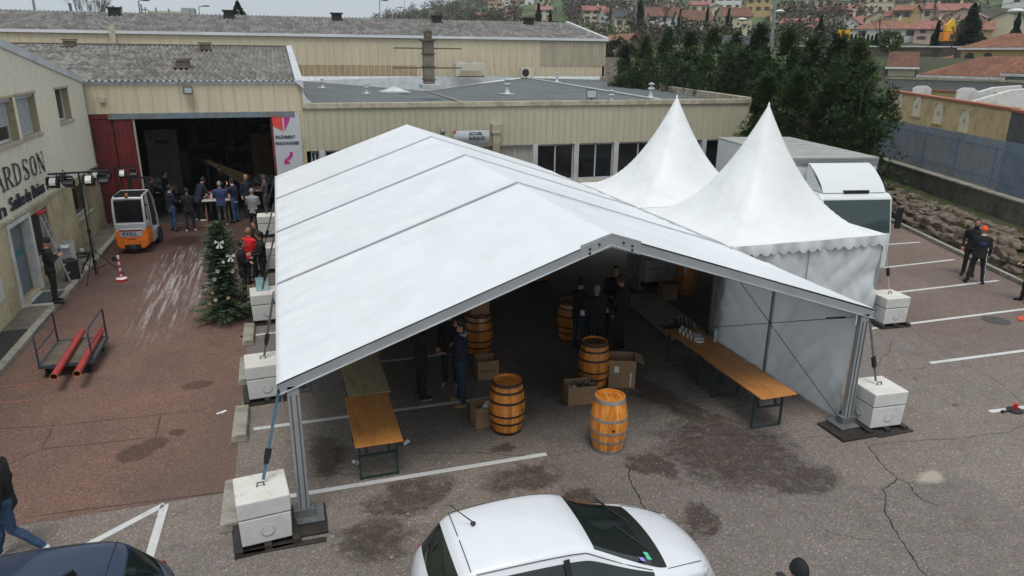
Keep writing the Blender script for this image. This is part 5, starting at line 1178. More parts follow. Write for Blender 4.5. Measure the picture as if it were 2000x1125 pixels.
def PP(lab, px, py, face, **k): x_, y_ = at(px, py); return person(lab, x_, y_, face, **k)
# left side of the yard
PP('man in a black hoodie and black beanie looking at his phone on the entrance step', 113, 603, 70, arms=('phone','phone'), cap='black', h=1.80, z=.17, lookdown=15, hood='black')
PP('man in black jumper, blue jeans and white shoes walking at the lower left edge', 36, 1088, 266, top='black', legs='jeans', shoes='white', pose='walk', arms=('down','down'), h=1.78, hair='brown')
# loading bay group
PP('man in dark jacket and pale shoes leaning over behind the orange forklift', 299, 428, 60, top='black', legs='dgrey', shoes='grey', lean=10, arms=('fwd','down'), hair='brown')
PP('man with a striped top inside the bay behind the navy sweater man', 330, 414, 100, top='black', legs='dgrey', hair='dark', arms=('fwd','fwd'), trim='white')
PP('man in navy sweater and blue jeans, left of the puffer jacket', 341, 451, 55, top='navy', legs='jeans', shoes='navy', hair='dark', arms=('down','fwd'), h=1.80, trim='white')
PP('man in black puffer jacket and white trainers seen from behind', 374, 452, -5, top='black', legs='navy', shoes='white', hair='dark', arms=('fwd','fwd'), h=1.70, puffer=True, pose='relax')
PP('tall man in dark coat bending over the food table', 392, 432, 50, top='navy', legs='black', shoes='white', hair='dark', arms=('reach','reach'), lean=24, coat=.08, h=1.86)
PP('man in navy anorak and grey trousers with thinning hair at the food table', 437, 441, 5, top='blue', legs='dgrey', shoes='grey', hair='bald', arms=('fwd','fwd'), h=1.8, wide=1.08)
PP('man in dark sweater and jeans raising a hand to his face by the table', 462, 434, -60, top='navy', legs='jeans', shoes='navy', hair='dark', arms=('face','down'), h=1.82, trim='white')
PP('bearded man with a red scarf standing behind the food table', 437, 404, 180, top='black', legs='black', hair='brown', beard=True, arms=('fwd','fwd'), h=1.8, hood='red')
PP('bald man in dark navy jacket standing right of the food table', 487, 423, 150, top='navy', legs='black', hair='bald', arms=('down','down'), h=1.8)
PP('man in light grey jacket and black trousers seen from behind', 499, 455, 15, top='grey', legs='black', shoes='black', hair='bald', arms=('fwd','fwd'), h=1.74, wide=1.08)
PP('bearded man in dark jacket and flat cap beside the marquee corner', 523, 424, -70, top='dgrey', legs='dgrey', hair='dark', beard=True, cap='dgrey', arms=('fwd','fwd'), h=1.78)
# group by the fir
PP('person with fair hair in a bright red jacket seen from behind', 495, 556, 40, top='red', legs='black', shoes='black', hair='blond', arms=('fwd','fwd'), h=1.74, wide=1.05)
PP('man with short dark hair in black behind the red jacket', 508, 541, 215, top='black', legs='black', hair='dark', arms=('fwd','fwd'), h=1.78)
PP('man in black with arms crossed and a pale chest logo beside the fir', 481, 587, 90, top='black', legs='black', shoes='black', hair='dark', arms=('fold','fold'), h=1.76)
PP('dark-haired man in black looking down with his hands together beside the marquee', 518, 566, 265, top='black', legs='black', hair='dark', arms=('fwd','fwd'), h=1.78, lookdown=18)
# under the marquee, left
PP('bald man in black with white-soled trainers facing right under the marquee', 824, 777, 80, top='black', legs='black', shoes='black', sole='white', hair='bald', arms=('pocket','pocket'), h=1.78)
PP('bearded man in dark navy hoodie, jeans and tan shoes facing left', 902, 790, 285, top='navy', legs='djeans', shoes='tanshoe', hair='dark', beard=True, arms=('fwd','pocket'), h=1.84, hood='grey', pose='relax')
PP('dark-clothed man half hidden behind the man in jeans and tan shoes', 880, 752, 200, top='black', legs='black', shoes='grey', hair='brown', arms=('fwd','down'), h=1.72)
# under the marquee, middle
PP('man in black top and jeans at the left of the shaded group', 1128, 684, 70, top='black', legs='djeans', shoes='blue', hair='dark', arms=('fwd','fwd'), h=1.78)
PP('man in black with white sleeves rolled over his hands seen from behind', 1160, 694, 25, top='black', legs='black', hair='bald', arms=('out','out'), h=1.72, wide=1.1)
PP('tall man in black at the right of the shaded group', 1208, 684, -40, top='black', legs='black', hair='brown', arms=('fwd','pocket'), h=1.86)
PP('man in black facing the camera behind the shaded group', 1195, 655, 200, top='black', legs='black', hair='dark', arms=('fwd','fwd'), h=1.8)
for s in (-1,1):
    q = at(1160,694); mb = MB(); mb.tube([(0,0,0),(.0,.02,.11)],[.05,.045],10); o = single('rolled_sleeve', mb, CL['white'], ('left' if s < 0 else 'right')+' white cloth cuff on the man seen from behind in the shade', 'cloth', smooth=True); o.location = (q[0]+s*.32, q[1]+.02, 1.02)
# right-hand side
a = PP('person in black tracksuit with white leg stripe and bright orange beanie', 1902, 553, 40, top='black', legs='black', shoes='black', cap='orange', arms=('fwd','down'), h=1.80, pose='wide', trim='white', stripes=True, lean=4)
mb = MB()
for i, q_ in enumerate((.03,.024,.03,.026,.03,.022,.03)): mb.box((-.12+i*.035,-.160,1.30),(-.12+i*.035+q_*.8,-.150,1.33+.004*(i%3)))
mb.box((-.05,-.158,1.265),(.06,-.150,1.278)); mb.build('back_print', mat('print_blue', (.04,.09,.3), .7), a)
PP('bearded man in black facing the camera behind the orange beanie', 1888, 538, 228, top='black', legs='black', hair='dark', beard=True, arms=('down','down'), h=1.86, wide=1.05)
PP('person in black cut off by the right edge of the photo', 2003, 590, 290, top='black', legs='black', hair='dark', arms=('fwd','fwd'), h=1.8, pose='relax')
q = G(1565, 1112, 1.72); person('person in black knitted hat, only the head showing at the bottom edge', q.x, q.y, 10, cap='black', hair='dark', arms=('fwd','fwd'), h=1.80)
mb = MB(); mb.box((-.04,-.07,0),(.04,.07,.02)); o = single('remote_controller', mb, M_blk, 'dark grey device held beside the black hat at the bottom edge', 'controller', bevel=.004); q = G(1528,1128,1.35); o.location = q
# ================================================================== CARS
def carpaint(name, c, coat=1.0):
    n = NT(name); a = n.noise(3, 2); n.base(n.ramp(a.outputs[0], [(.3, tuple(x*.96 for x in c)), (.7, c)])); n.b.inputs['Roughness'].default_value = .32 if c[0] > .1 else .12; n.b.inputs['Specular IOR Level'].default_value = .5 if c[0] > .1 else .3; n.b.inputs['Coat Weight'].default_value = coat; n.b.inputs['Coat Roughness'].default_value = .04; return n.mat
M_cw = carpaint('car_white', (.72,.74,.77)); M_cb = carpaint('car_blue', (.010,.022,.060), .5); M_tyre = mat('tyre', (.015,.015,.015), .85, bump=.3); M_rim = mat('rim', (.3,.3,.31), .35, metal=.7)
M_cg = mat('car_glass', (.010,.016,.015), .04, spec=.8, var=.2, scale=2); M_trim = mat('black_trim', (.012,.012,.012), .4)
def car(lab, x, y, rz_, m, L=3.72, W=1.66, Hh=1.47, wsh=(.50,.76), rear=(.015,.10), hz=.98, glassm=None):
    """lofted hatchback; +x is forward. f runs 0 (rear bumper) .. 1 (front bumper)"""
    t = thing('parked_car', lab, 'car', (x, y, 0), rz_); w = W/2
    f0, f1 = wsh
    #  f, belt z, roof z, half width at belt, half width at roof
    S = [(0.0,.55,.62,.60*w,.50*w),(.012,.78,.86,.80*w,.62*w),(rear[0]+.02,.92,1.0,.90*w,.66*w),(rear[1]+.02,.97,Hh-.09,.955*w,.66*w),(rear[1]+.055,.97,Hh-.035,.97*w,.67*w),(.30,.96,Hh,.995*w,.70*w),(.42,.95,Hh,1.0*w,.70*w),(f0-.02,.95,Hh-.025,1.0*w,.685*w),(f0+.02,.945,Hh-.05,1.0*w,.68*w),
         ((f0+f1)/2,.94,Hh-.27,.99*w,.72*w),(f1-.01,.93,hz+.035,.97*w,.80*w),(f1+.02,.915,hz+.01,.955*w,.80*w),(.86,.86,.935,.90*w,.72*w),(.93,.78,.85,.80*w,.60*w),(.975,.66,.73,.66*w,.48*w),(1.0,.50,.54,.52*w,.40*w)]
    rows = []
    for f, zb, zr, wb, wr in S:
        X_ = (f-.5)*L; bow = lambda q: 0
        rows.append([(X_,w_,z_) for w_, z_ in ((wb*.80,.20),(wb*.96,.28),(wb*1.0,.5),(wb*1.0,(zb+.5)/2),(wb*.965,zb),(wb*.93,zb+.02),(wr*1.04,zr-.075 if zr > zb+.15 else zr-.02),(wr*.97,zr-.02),(wr*.72,zr+.0),(0,zr+.018))])
    K = len(rows[0])
    # curve the glass fronts and bonnet in plan
    def bend(p, f):
        x_, y_, z_ = p; q = abs(y_)/w
        if f > .45: x_ -= (.20*q**2.4)*(f-.45)/.55*L*.28
        if f < .16: x_ += (.16-f)/.16*.14*q**2.2
        return (x_, y_, z_)
    mb = MB(); full = []
    for r_, (f, *_q) in zip(rows, S):
        full.append([bend(p, f) for p in r_] + [bend((p[0], -p[1], p[2]), f) for p in r_[-2::-1]])
    n = len(full[0]); b = 0
    for r_ in full: mb.v += [Vector(p) for p in r_]
    for i in range(len(full)-1):
        for j in range(n-1):
            k = j if j < K-1 else n-2-j     # 0 sill .. K-2 crown
            fa, fb = S[i][0], S[i+1][0]; mid = (fa+fb)/2; mi = 0
            if k == 5 and rear[1]+.05 < mid < f1-.02: mi = 1
            if k == 5 and (abs(mid-.42+.06*0) < .0): mi = 0
            if k in (7,8) and f0+.005 < mid < f1-.01: mi = 1
            if k in (7,8) and f1-.01 < mid < f1+.02: mi = 2
            if k in (6,7,8) and rear[0]+.02 < mid < rear[1]+.02: mi = 1
            if k <= 0: mi = 2
            mb.f.append([i*n+j, i*n+j+1, (i+1)*n+j+1, (i+1)*n+j]); mb.m.append(mi)
    mb.f.append(list(range(n))); mb.m.append(0); mb.f.append([(len(full)-1)*n+j for j in range(n)][::-1]); mb.m.append(0)
    body = mb.build('body', [m, glassm or M_cg, M_trim], t, smooth=True); ss = body.modifiers.new('s','SUBSURF'); ss.levels = 3; ss.render_levels = 3
    # surface helper on the control cage
    def surf(f, k, s, up=.0):
        i = max(q for q in range(len(S)-1) if S[q][0] <= f+1e-6); a = (f-S[i][0])/(S[i+1][0]-S[i][0]); i0 = int(k); kk = k-i0
        P_ = lambda ii, jj: Vector(full[ii][jj if s > 0 else n-1-jj])
        p = (P_(i,i0)*(1-kk)+P_(i,min(i0+1,K-1))*kk)*(1-a)+(P_(i+1,i0)*(1-kk)+P_(i+1,min(i0+1,K-1))*kk)*a
        return p+Vector((0,0,up))
    for s in (-1,1):
        for f in (.165,.81): 
            X_ = (f-.5)*L; tw = thing('x', '', '') if False else None
            m2 = MB(); m2.lathe([(.20,-.09),(.29,-.09),(.305,-.06),(.305,.06),(.29,.09),(.20,.09)],28,(X_,s*(w-.10),.305),M=Matrix.Rotation(R(90),3,'X')); wh = m2.build('wheel', M_tyre, t, smooth=True, angle=40)
            m3 = MB(); m3.lathe([(.20,-.05),(.205,.05),(.19,.07),(.05,.05),(.0,.055)],20,(X_,s*(w-.10),.305),M=Matrix.Rotation(R(-90*s),3,'X'),caps=False)
            for q in range(5): a = 2*PI*q/5; m3.bar((X_+.03*math.cos(a),s*(w-.02),.305+.03*math.sin(a)),(X_+.19*math.cos(a),s*(w-.03),.305+.19*math.sin(a)),.04,.03,up=(0,1,0))
            m3.build('rim', M_rim, wh, smooth=True, angle=35)
            m4 = MB(); m4.lathe([(.36,0),(.36,.015),(.30,.02)],28,(X_,s*(w-.045),.33),M=Matrix.Rotation(R(-90*s),3,'X')); m4.build('wheel_arch', M_trim, t)
        # pillars and door seams
        for f in (.44,):
            a = surf(f,5.05,s); b_ = surf(f-.01,5.95,s); o = Vector((0,s*.012,.004)); m2 = MB(); m2.bar(a+o,b_+o,.07,.012,up=(0,s,.4)); m2.build('pillar', M_trim, t)
        m2 = MB(); pts = [surf(f,6.12,s,.012) for f in (rear[1]+.06,.25,.35,.45,f0,.5*(f0+f1),f1-.03)]; m2.tube(pts,.005,6); m2.build('window_trim', M_trim, t)
        m2 = MB(); m2.ell(((f1-.14-.5)*L, s*(w+.05), .93),(.06,.08,.05),8); m2.bar(((f1-.13-.5)*L,s*(w-.05),.9),((f1-.14-.5)*L,s*(w+.04),.92),.05,.03); m2.build('wing_mirror', m, t, smooth=True)
        m2 = MB(); p = surf(.945,4.6,s); m2.ell(p+Vector((-.05,-s*.035,-.01)),(.14,.075,.05),10,0,Matrix.Rotation(R(-28*s),3,'Z')); m2.build('headlight', mat('lamp_glass', (.45,.5,.5), .08, spec=.8, var=.3, scale=20), t, smooth=True)
        m2 = MB(); p = surf(.02,4.3,s); m2.ell(p+Vector((.07,-s*.03,.0)),(.05,.07,.12),8); m2.build('tail_light', mat('tail_red', (.3,.01,.01), .15), t, smooth=True)
    m2 = MB(); m2.tube([surf(rear[1]+.045,8.9-q*.38,1,.006) for q in range(0,6)]+[],.005,5); m2.tube([surf(rear[1]+.045,8.9-q*.38,-1,.006) for q in range(0,6)],.005,5); m2.build('tailgate_seam', M_trim, t)
    # bonnet seam
    m2 = MB(); m2.tube([surf(f,7.0,1,.004) for f in (f1+.03,.83,.88,.93)],.005,5); m2.build('bonnet_seam', M_trim, t); m2 = MB(); m2.tube([surf(f,7.0,-1,.004) for f in (f1+.03,.83,.88,.93)],.005,5); m2.build('bonnet_seam', M_trim, t)
    m2 = MB(); 
    for yy in (-.35,.2): a = Vector(((f1-.5)*L-.05,yy,hz+.045)); m2.bar(a, a+Vector((-.28,.42,.13)),.022,.015)
    m2.build('wiper', M_trim, t)
    return t, surf
C1, sf = car('white hatchback with a whip aerial parked in the foreground', 2.83, 6.62, 0, M_cw)
mb = MB(); p = sf(.20,8.6,1,.0); mb.tube([p, p+Vector((.03,0,.03))],[.035,.018],10); mb.tube([p+Vector((.02,0,.02)), p+Vector((-.25,.05,.28))],[.009,.005],6); mb.build('aerial', M_blk, C1)
mb = MB(); p = sf(.70,7.6,-1,.03)
for k, (dx, c) in enumerate(((0,(.3,.3,.7)),(.08,(.1,.6,.35)),(.085,(.1,.6,.35)))):
    m2 = MB(); q = sf(.70+.0*k,7.3,-1,.02)+Vector((dx,.0+.07*(k==2),0)); m2.add([q+Vector((-.03,-.03,.03)),q+Vector((.03,-.03,.005)),q+Vector((.03,.03,.01)),q+Vector((-.03,.03,.035))],[(0,1,2,3)]); m2.build('sticker', mat('sticker%d'%min(k,1), c, .5), C1)
C2, sf = car('dark blue car cut off at the bottom left corner', -3.62, 7.18, PI, M_cb, L=4.2, W=1.74, Hh=1.47)
mb = MB(); p = sf(.23,8.9,1,.0); mb.prism([(-.09,0),(.09,0),(-.06,.07)],-.02,.02,0,lambda u,v,w: (p.x+u,p.y+w,p.z+v)); mb.build('aerial', M_trim, C2)
# ================================================================== TRUCK
tk = thing('box_truck', 'white box lorry with grey roof parked behind the peaked tents', 'truck', (20.0,23.8,0), R(0))
pa = G(1562,313,3.65); pb = G(1697,301,3.65); pc = G(1532,264,3.65)
dirx = (pb-pa); wd_ = 2.5; ly = (pc-pb); ang = math.atan2(ly.y, ly.x)-PI/2
tk.location = ((pa.x+pb.x)/2, (pa.y+pb.y)/2, 0); tk.rotation_euler = (0,0,ang); hw = (pb-pa).length/2; LL = 5.9
print('truck hw', hw, 'ang', math.degrees(ang), tuple(pa), tuple(pb))
hw = min(1.45, max(1.1, hw))
M_tw = carpaint('truck_white', (.66,.68,.69), .4); M_tg = mat('truck_roof', (.36,.36,.34), .55, var=.1, scale=.8, dirt=(.25,.25,.22), dscale=1.5)
mb = MB(); mb.box((-hw,0,.95),(hw,LL,3.58)); mb.build('cargo_box', M_tw, tk, bevel=.02)
mb = MB(); mb.box((-hw-.02,-.02,3.582),(hw+.02,LL+.02,3.64)); 
for k in range(1,9): mb.box((-hw,k*LL/9-.02,3.64),(hw,k*LL/9+.02,3.65))
mb.build('box_roof', M_tg, tk, bevel=.01)
mb = MB(); mb.box((-hw-.012,-.015,3.38),(hw+.012,-.002,3.58)); mb.box((hw+.001,-.01,.95),(hw+.015,.06,3.55)); mb.box((-hw-.015,-.01,.95),(-hw-.001,.06,3.55)); mb.build('box_frame', M_alu, tk)
cabp = [(-.12,.45),(-.12,2.62),(-.25,2.74),(-1.28,2.74),(-1.48,2.64),(-1.70,1.55),(-1.72,.45)]
mb = MB(); mb.prism(cabp, -1.15, 1.15, 0, lambda u,v,w: (w,u,v)); mb.build('cab', M_tw, tk, bevel=.07, seg=3)
mb = MB(); mb.add([(-1.06,-1.502,2.58),(1.06,-1.502,2.58),(1.08,-1.705,1.60),(-1.08,-1.705,1.60)],[(3,2,1,0)]); mb.build('windscreen', mat('truck_glass', (.03,.05,.05), .04, spec=.8), tk)
mb = MB(); mb.grid(10,8,lambda u,v: ((u-.5)*(2.0-.0*v), -.22-1.08*(1-math.cos(v*PI/2))**.75, 2.76+.74*math.cos(v*PI/2)**.8)); mb.add([(-1.0,-.22,3.5),(-1.0,-1.30,2.76),(-1.0,-.22,2.76)],[(0,1,2)]); mb.add([(1.0,-.22,3.5),(1.0,-1.30,2.76),(1.0,-.22,2.76)],[(2,1,0)]); mb.build('wind_deflector', M_tw, tk, smooth=True, angle=50)
mb = MB(); mb.box((-.35,-1.335,2.75),(.45,-1.2,2.83)); mb.build('deflector_slot', M_trim, tk)
for s in (-1,1):
    mb = MB(); mb.bar((s*1.15,-1.45,2.4),(s*1.38,-1.55,2.4),.03); mb.box((s*1.38-.09,-1.62,1.7),(s*1.38+.09,-1.54,2.35)); mb.build('wing_mirror', M_trim, tk, bevel=.02)
    mb = MB(); mb.add([(s*1.153,-.25,2.5),(s*1.153,-1.3,2.5),(s*1.153,-1.5,1.65),(s*1.153,-.25,1.65)],[(0,1,2,3)]); mb.build('side_window', M_cg, tk)
    for y_ in (-.95, 4.9): mb = MB(); mb.lathe([(.3,-.13),(.46,-.13),(.48,-.1),(.48,.1),(.46,.13),(.3,.13)],24,(s*1.0,y_,.48),M=Matrix.Rotation(R(90),3,'Y')); wh = mb.build('wheel', M_tyre, tk, smooth=True, angle=40); mb = MB(); mb.lathe([(.3,-.1),(.28,.1),(.1,.08)],18,(s*1.0,y_,.48),M=Matrix.Rotation(R(90),3,'Y')); mb.build('rim', M_rim, wh, smooth=True, angle=40)
mb = MB(); mb.box((-.45,-.1,.6),(.45,LL-.2,.94)); mb.build('chassis', M_trim, tk)
# ================================================================== FORKLIFT
q = G(262,497); fk = thing('forklift', 'orange and silver forklift seen from behind with STILL written on its tail', 'forklift', (q.x,q.y+.05,0), R(-4))
M_or = mat('forklift_orange', (.75,.17,.012), .4, var=.12, scale=4, coat=.2, dirt=(.3,.08,.02), dscale=3); M_si = mat('forklift_silver', (.42,.44,.46), .4, metal=.2, var=.1)
W_ = .50
mb = MB(); mb.prism([(-.50,.30),(-.36,.18),(.36,.18),(.50,.30),(.52,.62),(.49,.86),(-.49,.86),(-.52,.62)], 0, .75, 0, lambda u,v,w: (u, w, v)); mb.build('counterweight', M_or, fk, bevel=.05, seg=3)
mb = MB(); mb.prism([(-.33,.60),(.33,.60),(.40,.88),(-.40,.88)], -.012, .1, 0, lambda u,v,w: (u,w,v)); mb.prism([(-.50,.862),(.50,.862),(.48,1.06),(-.48,1.06)], .02, .6, 0, lambda u,v,w: (u,w,v)); hdp = mb.build('rear_panel', M_si, fk, bevel=.02)
mb = MB(); mb.box((-.36,-.02,.81),(.36,-.0125,.86)); mb.build('tail_strip', mat('dark_red_strip', (.22,.01,.03), .4), hdp)
o = text('lettering', 'STILL', .15, M_dark, frame4((-.27,-.0135,.66),FX,FZ), None, .003, bold=.004); o.parent = hdp
for v in o.data.vertices: v.co.x = -.27+(v.co.x+.27)*1.35
mb = MB(); mb.box((-.26,-.01,.17),(.26,.2,.34)); mb.box((-.14,-.008,.50),(.12,.01,.53)); mb.build('tow_recess', M_dark, fk, bevel=.02)
mb = MB(); mb.lathe([(.1,-.09),(.2,-.09),(.2,.09),(.1,.09)],20,(0,.14,.2),M=Matrix.Rotation(R(90),3,'Y')); mb.build('wheel', M_tyre, fk, smooth=True, angle=40)
for s in (-1,1):
    mb = MB(); mb.lathe([(.12,-.1),(.29,-.1),(.29,.1),(.12,.1)],22,(s*.46,1.62,.29),M=Matrix.Rotation(R(90),3,'Y')); wh = mb.build('wheel', M_tyre, fk, smooth=True, angle=40); mb = MB(); mb.lathe([(.13,-.08),(.12,.08)],14,(s*.47,1.62,.29),M=Matrix.Rotation(R(90),3,'Y')); mb.build('rim', M_si, wh)
mb = MB(); mb.box((-.50,.75,.22),(.50,1.75,.62)); mb.box((-.47,.6,.62),(.47,1.0,.9)); mb.build('chassis', M_si, fk, bevel=.03)
# cab frame with a big rear opening
mb = MB()
for s in (-1,1):
    mb.tube([(s*.47,.06,1.0),(s*.47,.10,1.5),(s*.455,.16,1.86),(s*.43,.3,1.95)],.042,8); mb.tube([(s*.43,.3,1.95),(s*.43,1.2,1.98),(s*.46,1.45,1.7),(s*.48,1.7,1.0),(s*.48,1.75,.6)],.035,8); mb.tube([(s*.46,.75,1.96),(s*.48,.8,1.2),(s*.49,.78,.85)],.025,8)
mb.tube([(-.44,.16,1.88),(0,.13,1.9),(.44,.16,1.88)],.06,8); mb.box((-.45,.05,1.0),(.45,.12,1.08)); mb.tube([(-.43,1.2,1.98),(.43,1.2,1.98)],.035,8); mb.build('cab_frame', M_si, fk, smooth=True, angle=50)
mb = MB(); mb.box((-.42,.2,1.96),(.42,1.2,1.99)); 
for k in range(7): mb.bar((-.4,.28+k*.13,2.0),(.4,.28+k*.13,2.0),.03)
mb.build('roof_grille', M_dark, fk)
mb = MB(); mb.box((-.43,.10,1.09),(.43,.108,1.82)); mb.build('rear_window', mat('forklift_glass', (.01,.01,.012), .1, spec=.5), fk)
mb = MB(); mb.lathe([(.07,1.93),(.07,1.96)],12,(.0,.14,0)); b_ = mb.build('beacon_base', M_blk, fk); mb = MB(); mb.lathe([(.055,1.96),(.055,2.05),(.03,2.08)],12,(0,.14,0)); mb.build('beacon', mat('beacon_orange', (.35,.09,.03), .3), fk, smooth=True, angle=40)
mb = MB(); mb.box((-.25,.6,.9),(.25,1.0,1.0)); mb.box((-.24,.55,1.0),(.24,.66,1.4)); mb.build('seat', M_dark, fk, bevel=.03)
mb = MB()
for s in (-1,1): mb.box((s*.3-.05,1.86,.1),(s*.3+.05,1.98,2.35))
mb.box((-.33,1.88,2.28),(.33,1.96,2.35)); mb.box((-.33,1.88,1.3),(.33,1.96,1.36)); mb.build('mast', M_blk, fk)
for s in (-1,1): mb = MB(); mb.box((s*.22-.05,1.99,.06),(s*.22+.05,2.9,.1)); mb.build('fork', M_blk, fk)
# ================================================================== YARD PROPS
# chain post
q = G(238,548); t = thing('barrier_post', 'red and white striped plastic post beside the light stand', 'post', q); M_pr = mat('post_red', (.5,.02,.02), .5); M_pw = mat('post_white', (.68,.66,.64), .5)
mb = MB()
for k in range(7): mb.lathe([(.035,.12+k*.095),(.035,.12+(k+1)*.095)],12,m=k%2,caps=(k==6))
mb.build('pole', [M_pw,M_pr], t, smooth=True, angle=40); mb = MB(); mb.lathe([(.16,0),(.16,.07),(.1,.12),(.03,.14)],18,m=[0,1,0]); mb.build('base', [M_pr,M_pw], t, smooth=True, angle=30); mb = MB(); mb.box((-.17,-.03,.62),(-.04,.03,.76)); mb.build('tape_reel', M_dark, t, bevel=.01)
# stage light stands
def stand(px, py, lab, H_=3.25):
    q = G(px, py); t = thing('light_stand', lab, 'light stand', q, 0, 'stage light stands beside the loading bay'); mb = MB(); mb.tube([(0,0,.15),(0,0,1.5)],.035,10); mb.tube([(0,0,1.5),(0,0,H_)],.025,10); mb.lathe([(.05,1.45),(.05,1.55)],10); mb.lathe([(.055,.5),(.055,.6)],10); mb.build('pole', M_blk, t, smooth=True, angle=40)
    for a in (20,140,260): a = R(a); mb = MB(); mb.bar((0,0,.95),(.75*math.cos(a),.75*math.sin(a),.02),.03); mb.bar((0,0,.3),(.4*math.cos(a),.4*math.sin(a),.45),.02); mb.build('leg', M_blk, t)
    mb = MB(); mb.bar((-.75,-.15,H_),(.75,.15,H_),.05,.05); mb.build('crossbar', M_blk, t)
    for k, x in enumerate((-.62,-.25,.25,.62)):
        c = Vector((x,x*.2-.05,H_-.28)); tl = Matrix.Rotation(R(-30),3,'X') @ Matrix.Identity(3); mb = MB(); mb.bar((x,x*.2,H_-.02),(x,x*.2-.02,H_-.12),.02); mb.cbox(c,(.26,.2,.2),M=tl); mb.build('spotlight', M_blk, t, bevel=.02); sp_ = t.children[-1]
        mb = MB(); n_ = tl @ Vector((0,-1,0)); 
        for dx, dz, w_, h_ in ((0,.12,.26,.01),(0,-.12,.26,.01),(.14,0,.01,.2),(-.14,0,.01,.2)): mb.cbox(c+tl @ Vector((dx,-.17,dz)),(w_,.14,h_),M=tl)
        mb.build('barn_door', M_blk, sp_); 
        if k in (0,2): mb = MB(); mb.grid(4,4,lambda u,v: c+tl @ Vector((.02+(u-.5)*.16,-.24-.03*math.sin(v*5),(v-.5)*.28))); mb.build('gel_sheet', M_wht, sp_)
    mb = MB(); mb.tube([(.05,-.04,H_-.2),(.12,-.06,H_-.9),(.06,-.03,1.6),(.08,0,.8),(.05,.05,.1)],.008,5); mb.build('cable', M_blk, t)
    return t
stand(190,545,'tall black tripod stand with four stage spotlights on the kerb in front of the forklift'); stand(243,452,'black tripod stand with stage spotlights standing behind the forklift',2.45)
# coiled cables on the pavement
mb = MB()
for k in range(5):
    r_ = .16+.03*k; mb.tube([(r_*math.cos(a+k)*1.2,r_*math.sin(a+k),.015+.01*k) for a in [2*PI*i/16 for i in range(17)]],.012,5)
mb.tube([(.2,0,.02),(.35,-.5,.02),(.3,-1.2,.02),(.55,-2.0,.02),(.5,-2.6,.02)],.012,5); o = single('cable_coil', mb, M_dark, 'coil of black cable on the pavement behind the light stand', 'cable'); q = onX(150,505,-6.62); q = G(158,500,.13); o.location = (q.x,q.y,.125)
mb = MB(); mb.lathe([(.07,0),(.07,.1)],12,(0,0,0)); o = single('extension_reel', mb, M_wht, 'small white socket reel on the black cable coil', 'reel', bevel=.01); q = G(160,492,.15); o.location = (q.x,q.y,.16)
# ladder
q1 = onX(84,420,-6.78); t = thing('ladder', 'aluminium folding ladder with red top leaning by the entrance window', 'ladder', (-6.55,q1.y-.25,.13)); M_lad = mat('ladder_alu', (.42,.44,.47), .4, metal=.5)
mb = MB(); tp = 2.05
for y_ in (-.2,.2): mb.bar((.28,y_*1.15,0),(-.2,y_*.75,tp),.06,.03)
for k in range(1,8): f = k/8; mb.bar((.28-.48*f,-.2*(1.15-.4*f),tp*f),(.28-.48*f,.2*(1.15-.4*f),tp*f),.05,.025)
mb.build('rails', M_lad, t); mb = MB(); mb.bar((-.1,-.24,0),(-.2,-.15,tp),.04,.02); mb.bar((-.1,.24,0),(-.2,.15,tp),.04,.02); mb.build('back_frame', M_lad, t); mb = MB(); mb.cbox((-.2,0,tp+.03),(.16,.4,.08)); mb.build('top_cap', mat('cap_red', (.5,.03,.04), .5), t, bevel=.01)
# boxes and speaker on the pavement
q = G(131,522,.12); t = carton(Vector((q.x,q.y+.15,0)),None,.42,.5,.75,0,'tall white carton with open top beside the black speaker',m=mat('white_carton', (.55,.55,.55), .8)); t.location.z = .12
q = G(140,545,.12); t = thing('loudspeaker', 'black portable loudspeaker standing on the pavement by the white carton', 'speaker', (q.x+.02,q.y+.02,.12), R(25)); mb = MB(); mb.prism([(-.2,-.16),(.2,-.16),(.15,.18),(-.15,.18)],0,.6,0,lambda u,v,w:(u,v,w)); mb.build('cabinet', M_dark, t, bevel=.03); mb = MB(); mb.box((-.16,-.168,.05),(.16,-.161,.55)); mb.build('grille', M_blk, t); mb = MB(); mb.tube([(-.08,0,.6),(-.08,0,.64),(.08,0,.64),(.08,0,.6)],.012,6); mb.build('handle', M_blk, t)
q = G(125,505,.12); t = thing('patio_heater', 'short black mushroom-topped bollard behind the white carton', 'bollard', (q.x,q.y+.6,.12)); mb = MB(); mb.lathe([(.08,0),(.08,.85)],14); mb.build('post', M_dark, t, smooth=True, angle=40); mb = MB(); mb.lathe([(.15,.86),(.16,.88),(.08,.93),(.0,.94)],16); mb.build('cap', M_dark, t, smooth=True, angle=40)
q = G(210,455); t = thing('waste_bin', 'black wheeled bin in the corner by the dark red sliding door', 'bin', (-5.9,30.3,0)); mb = MB(); mb.prism([(-.24,-.26),(.24,-.26),(.24,.26),(-.24,.26)],.06,.95,0); mb.build('bin_body', M_dark, t, bevel=.03); mb = MB(); mb.box((-.27,-.3,.96),(.27,.3,1.02)); mb.build('lid', M_dark, t, bevel=.02)
for s in (-1,1): mb = MB(); mb.lathe([(.09,-.03),(.09,.03)],14,(s*.25,.22,.09),M=Matrix.Rotation(R(90),3,'Y')); mb.build('wheel', M_tyre, t)
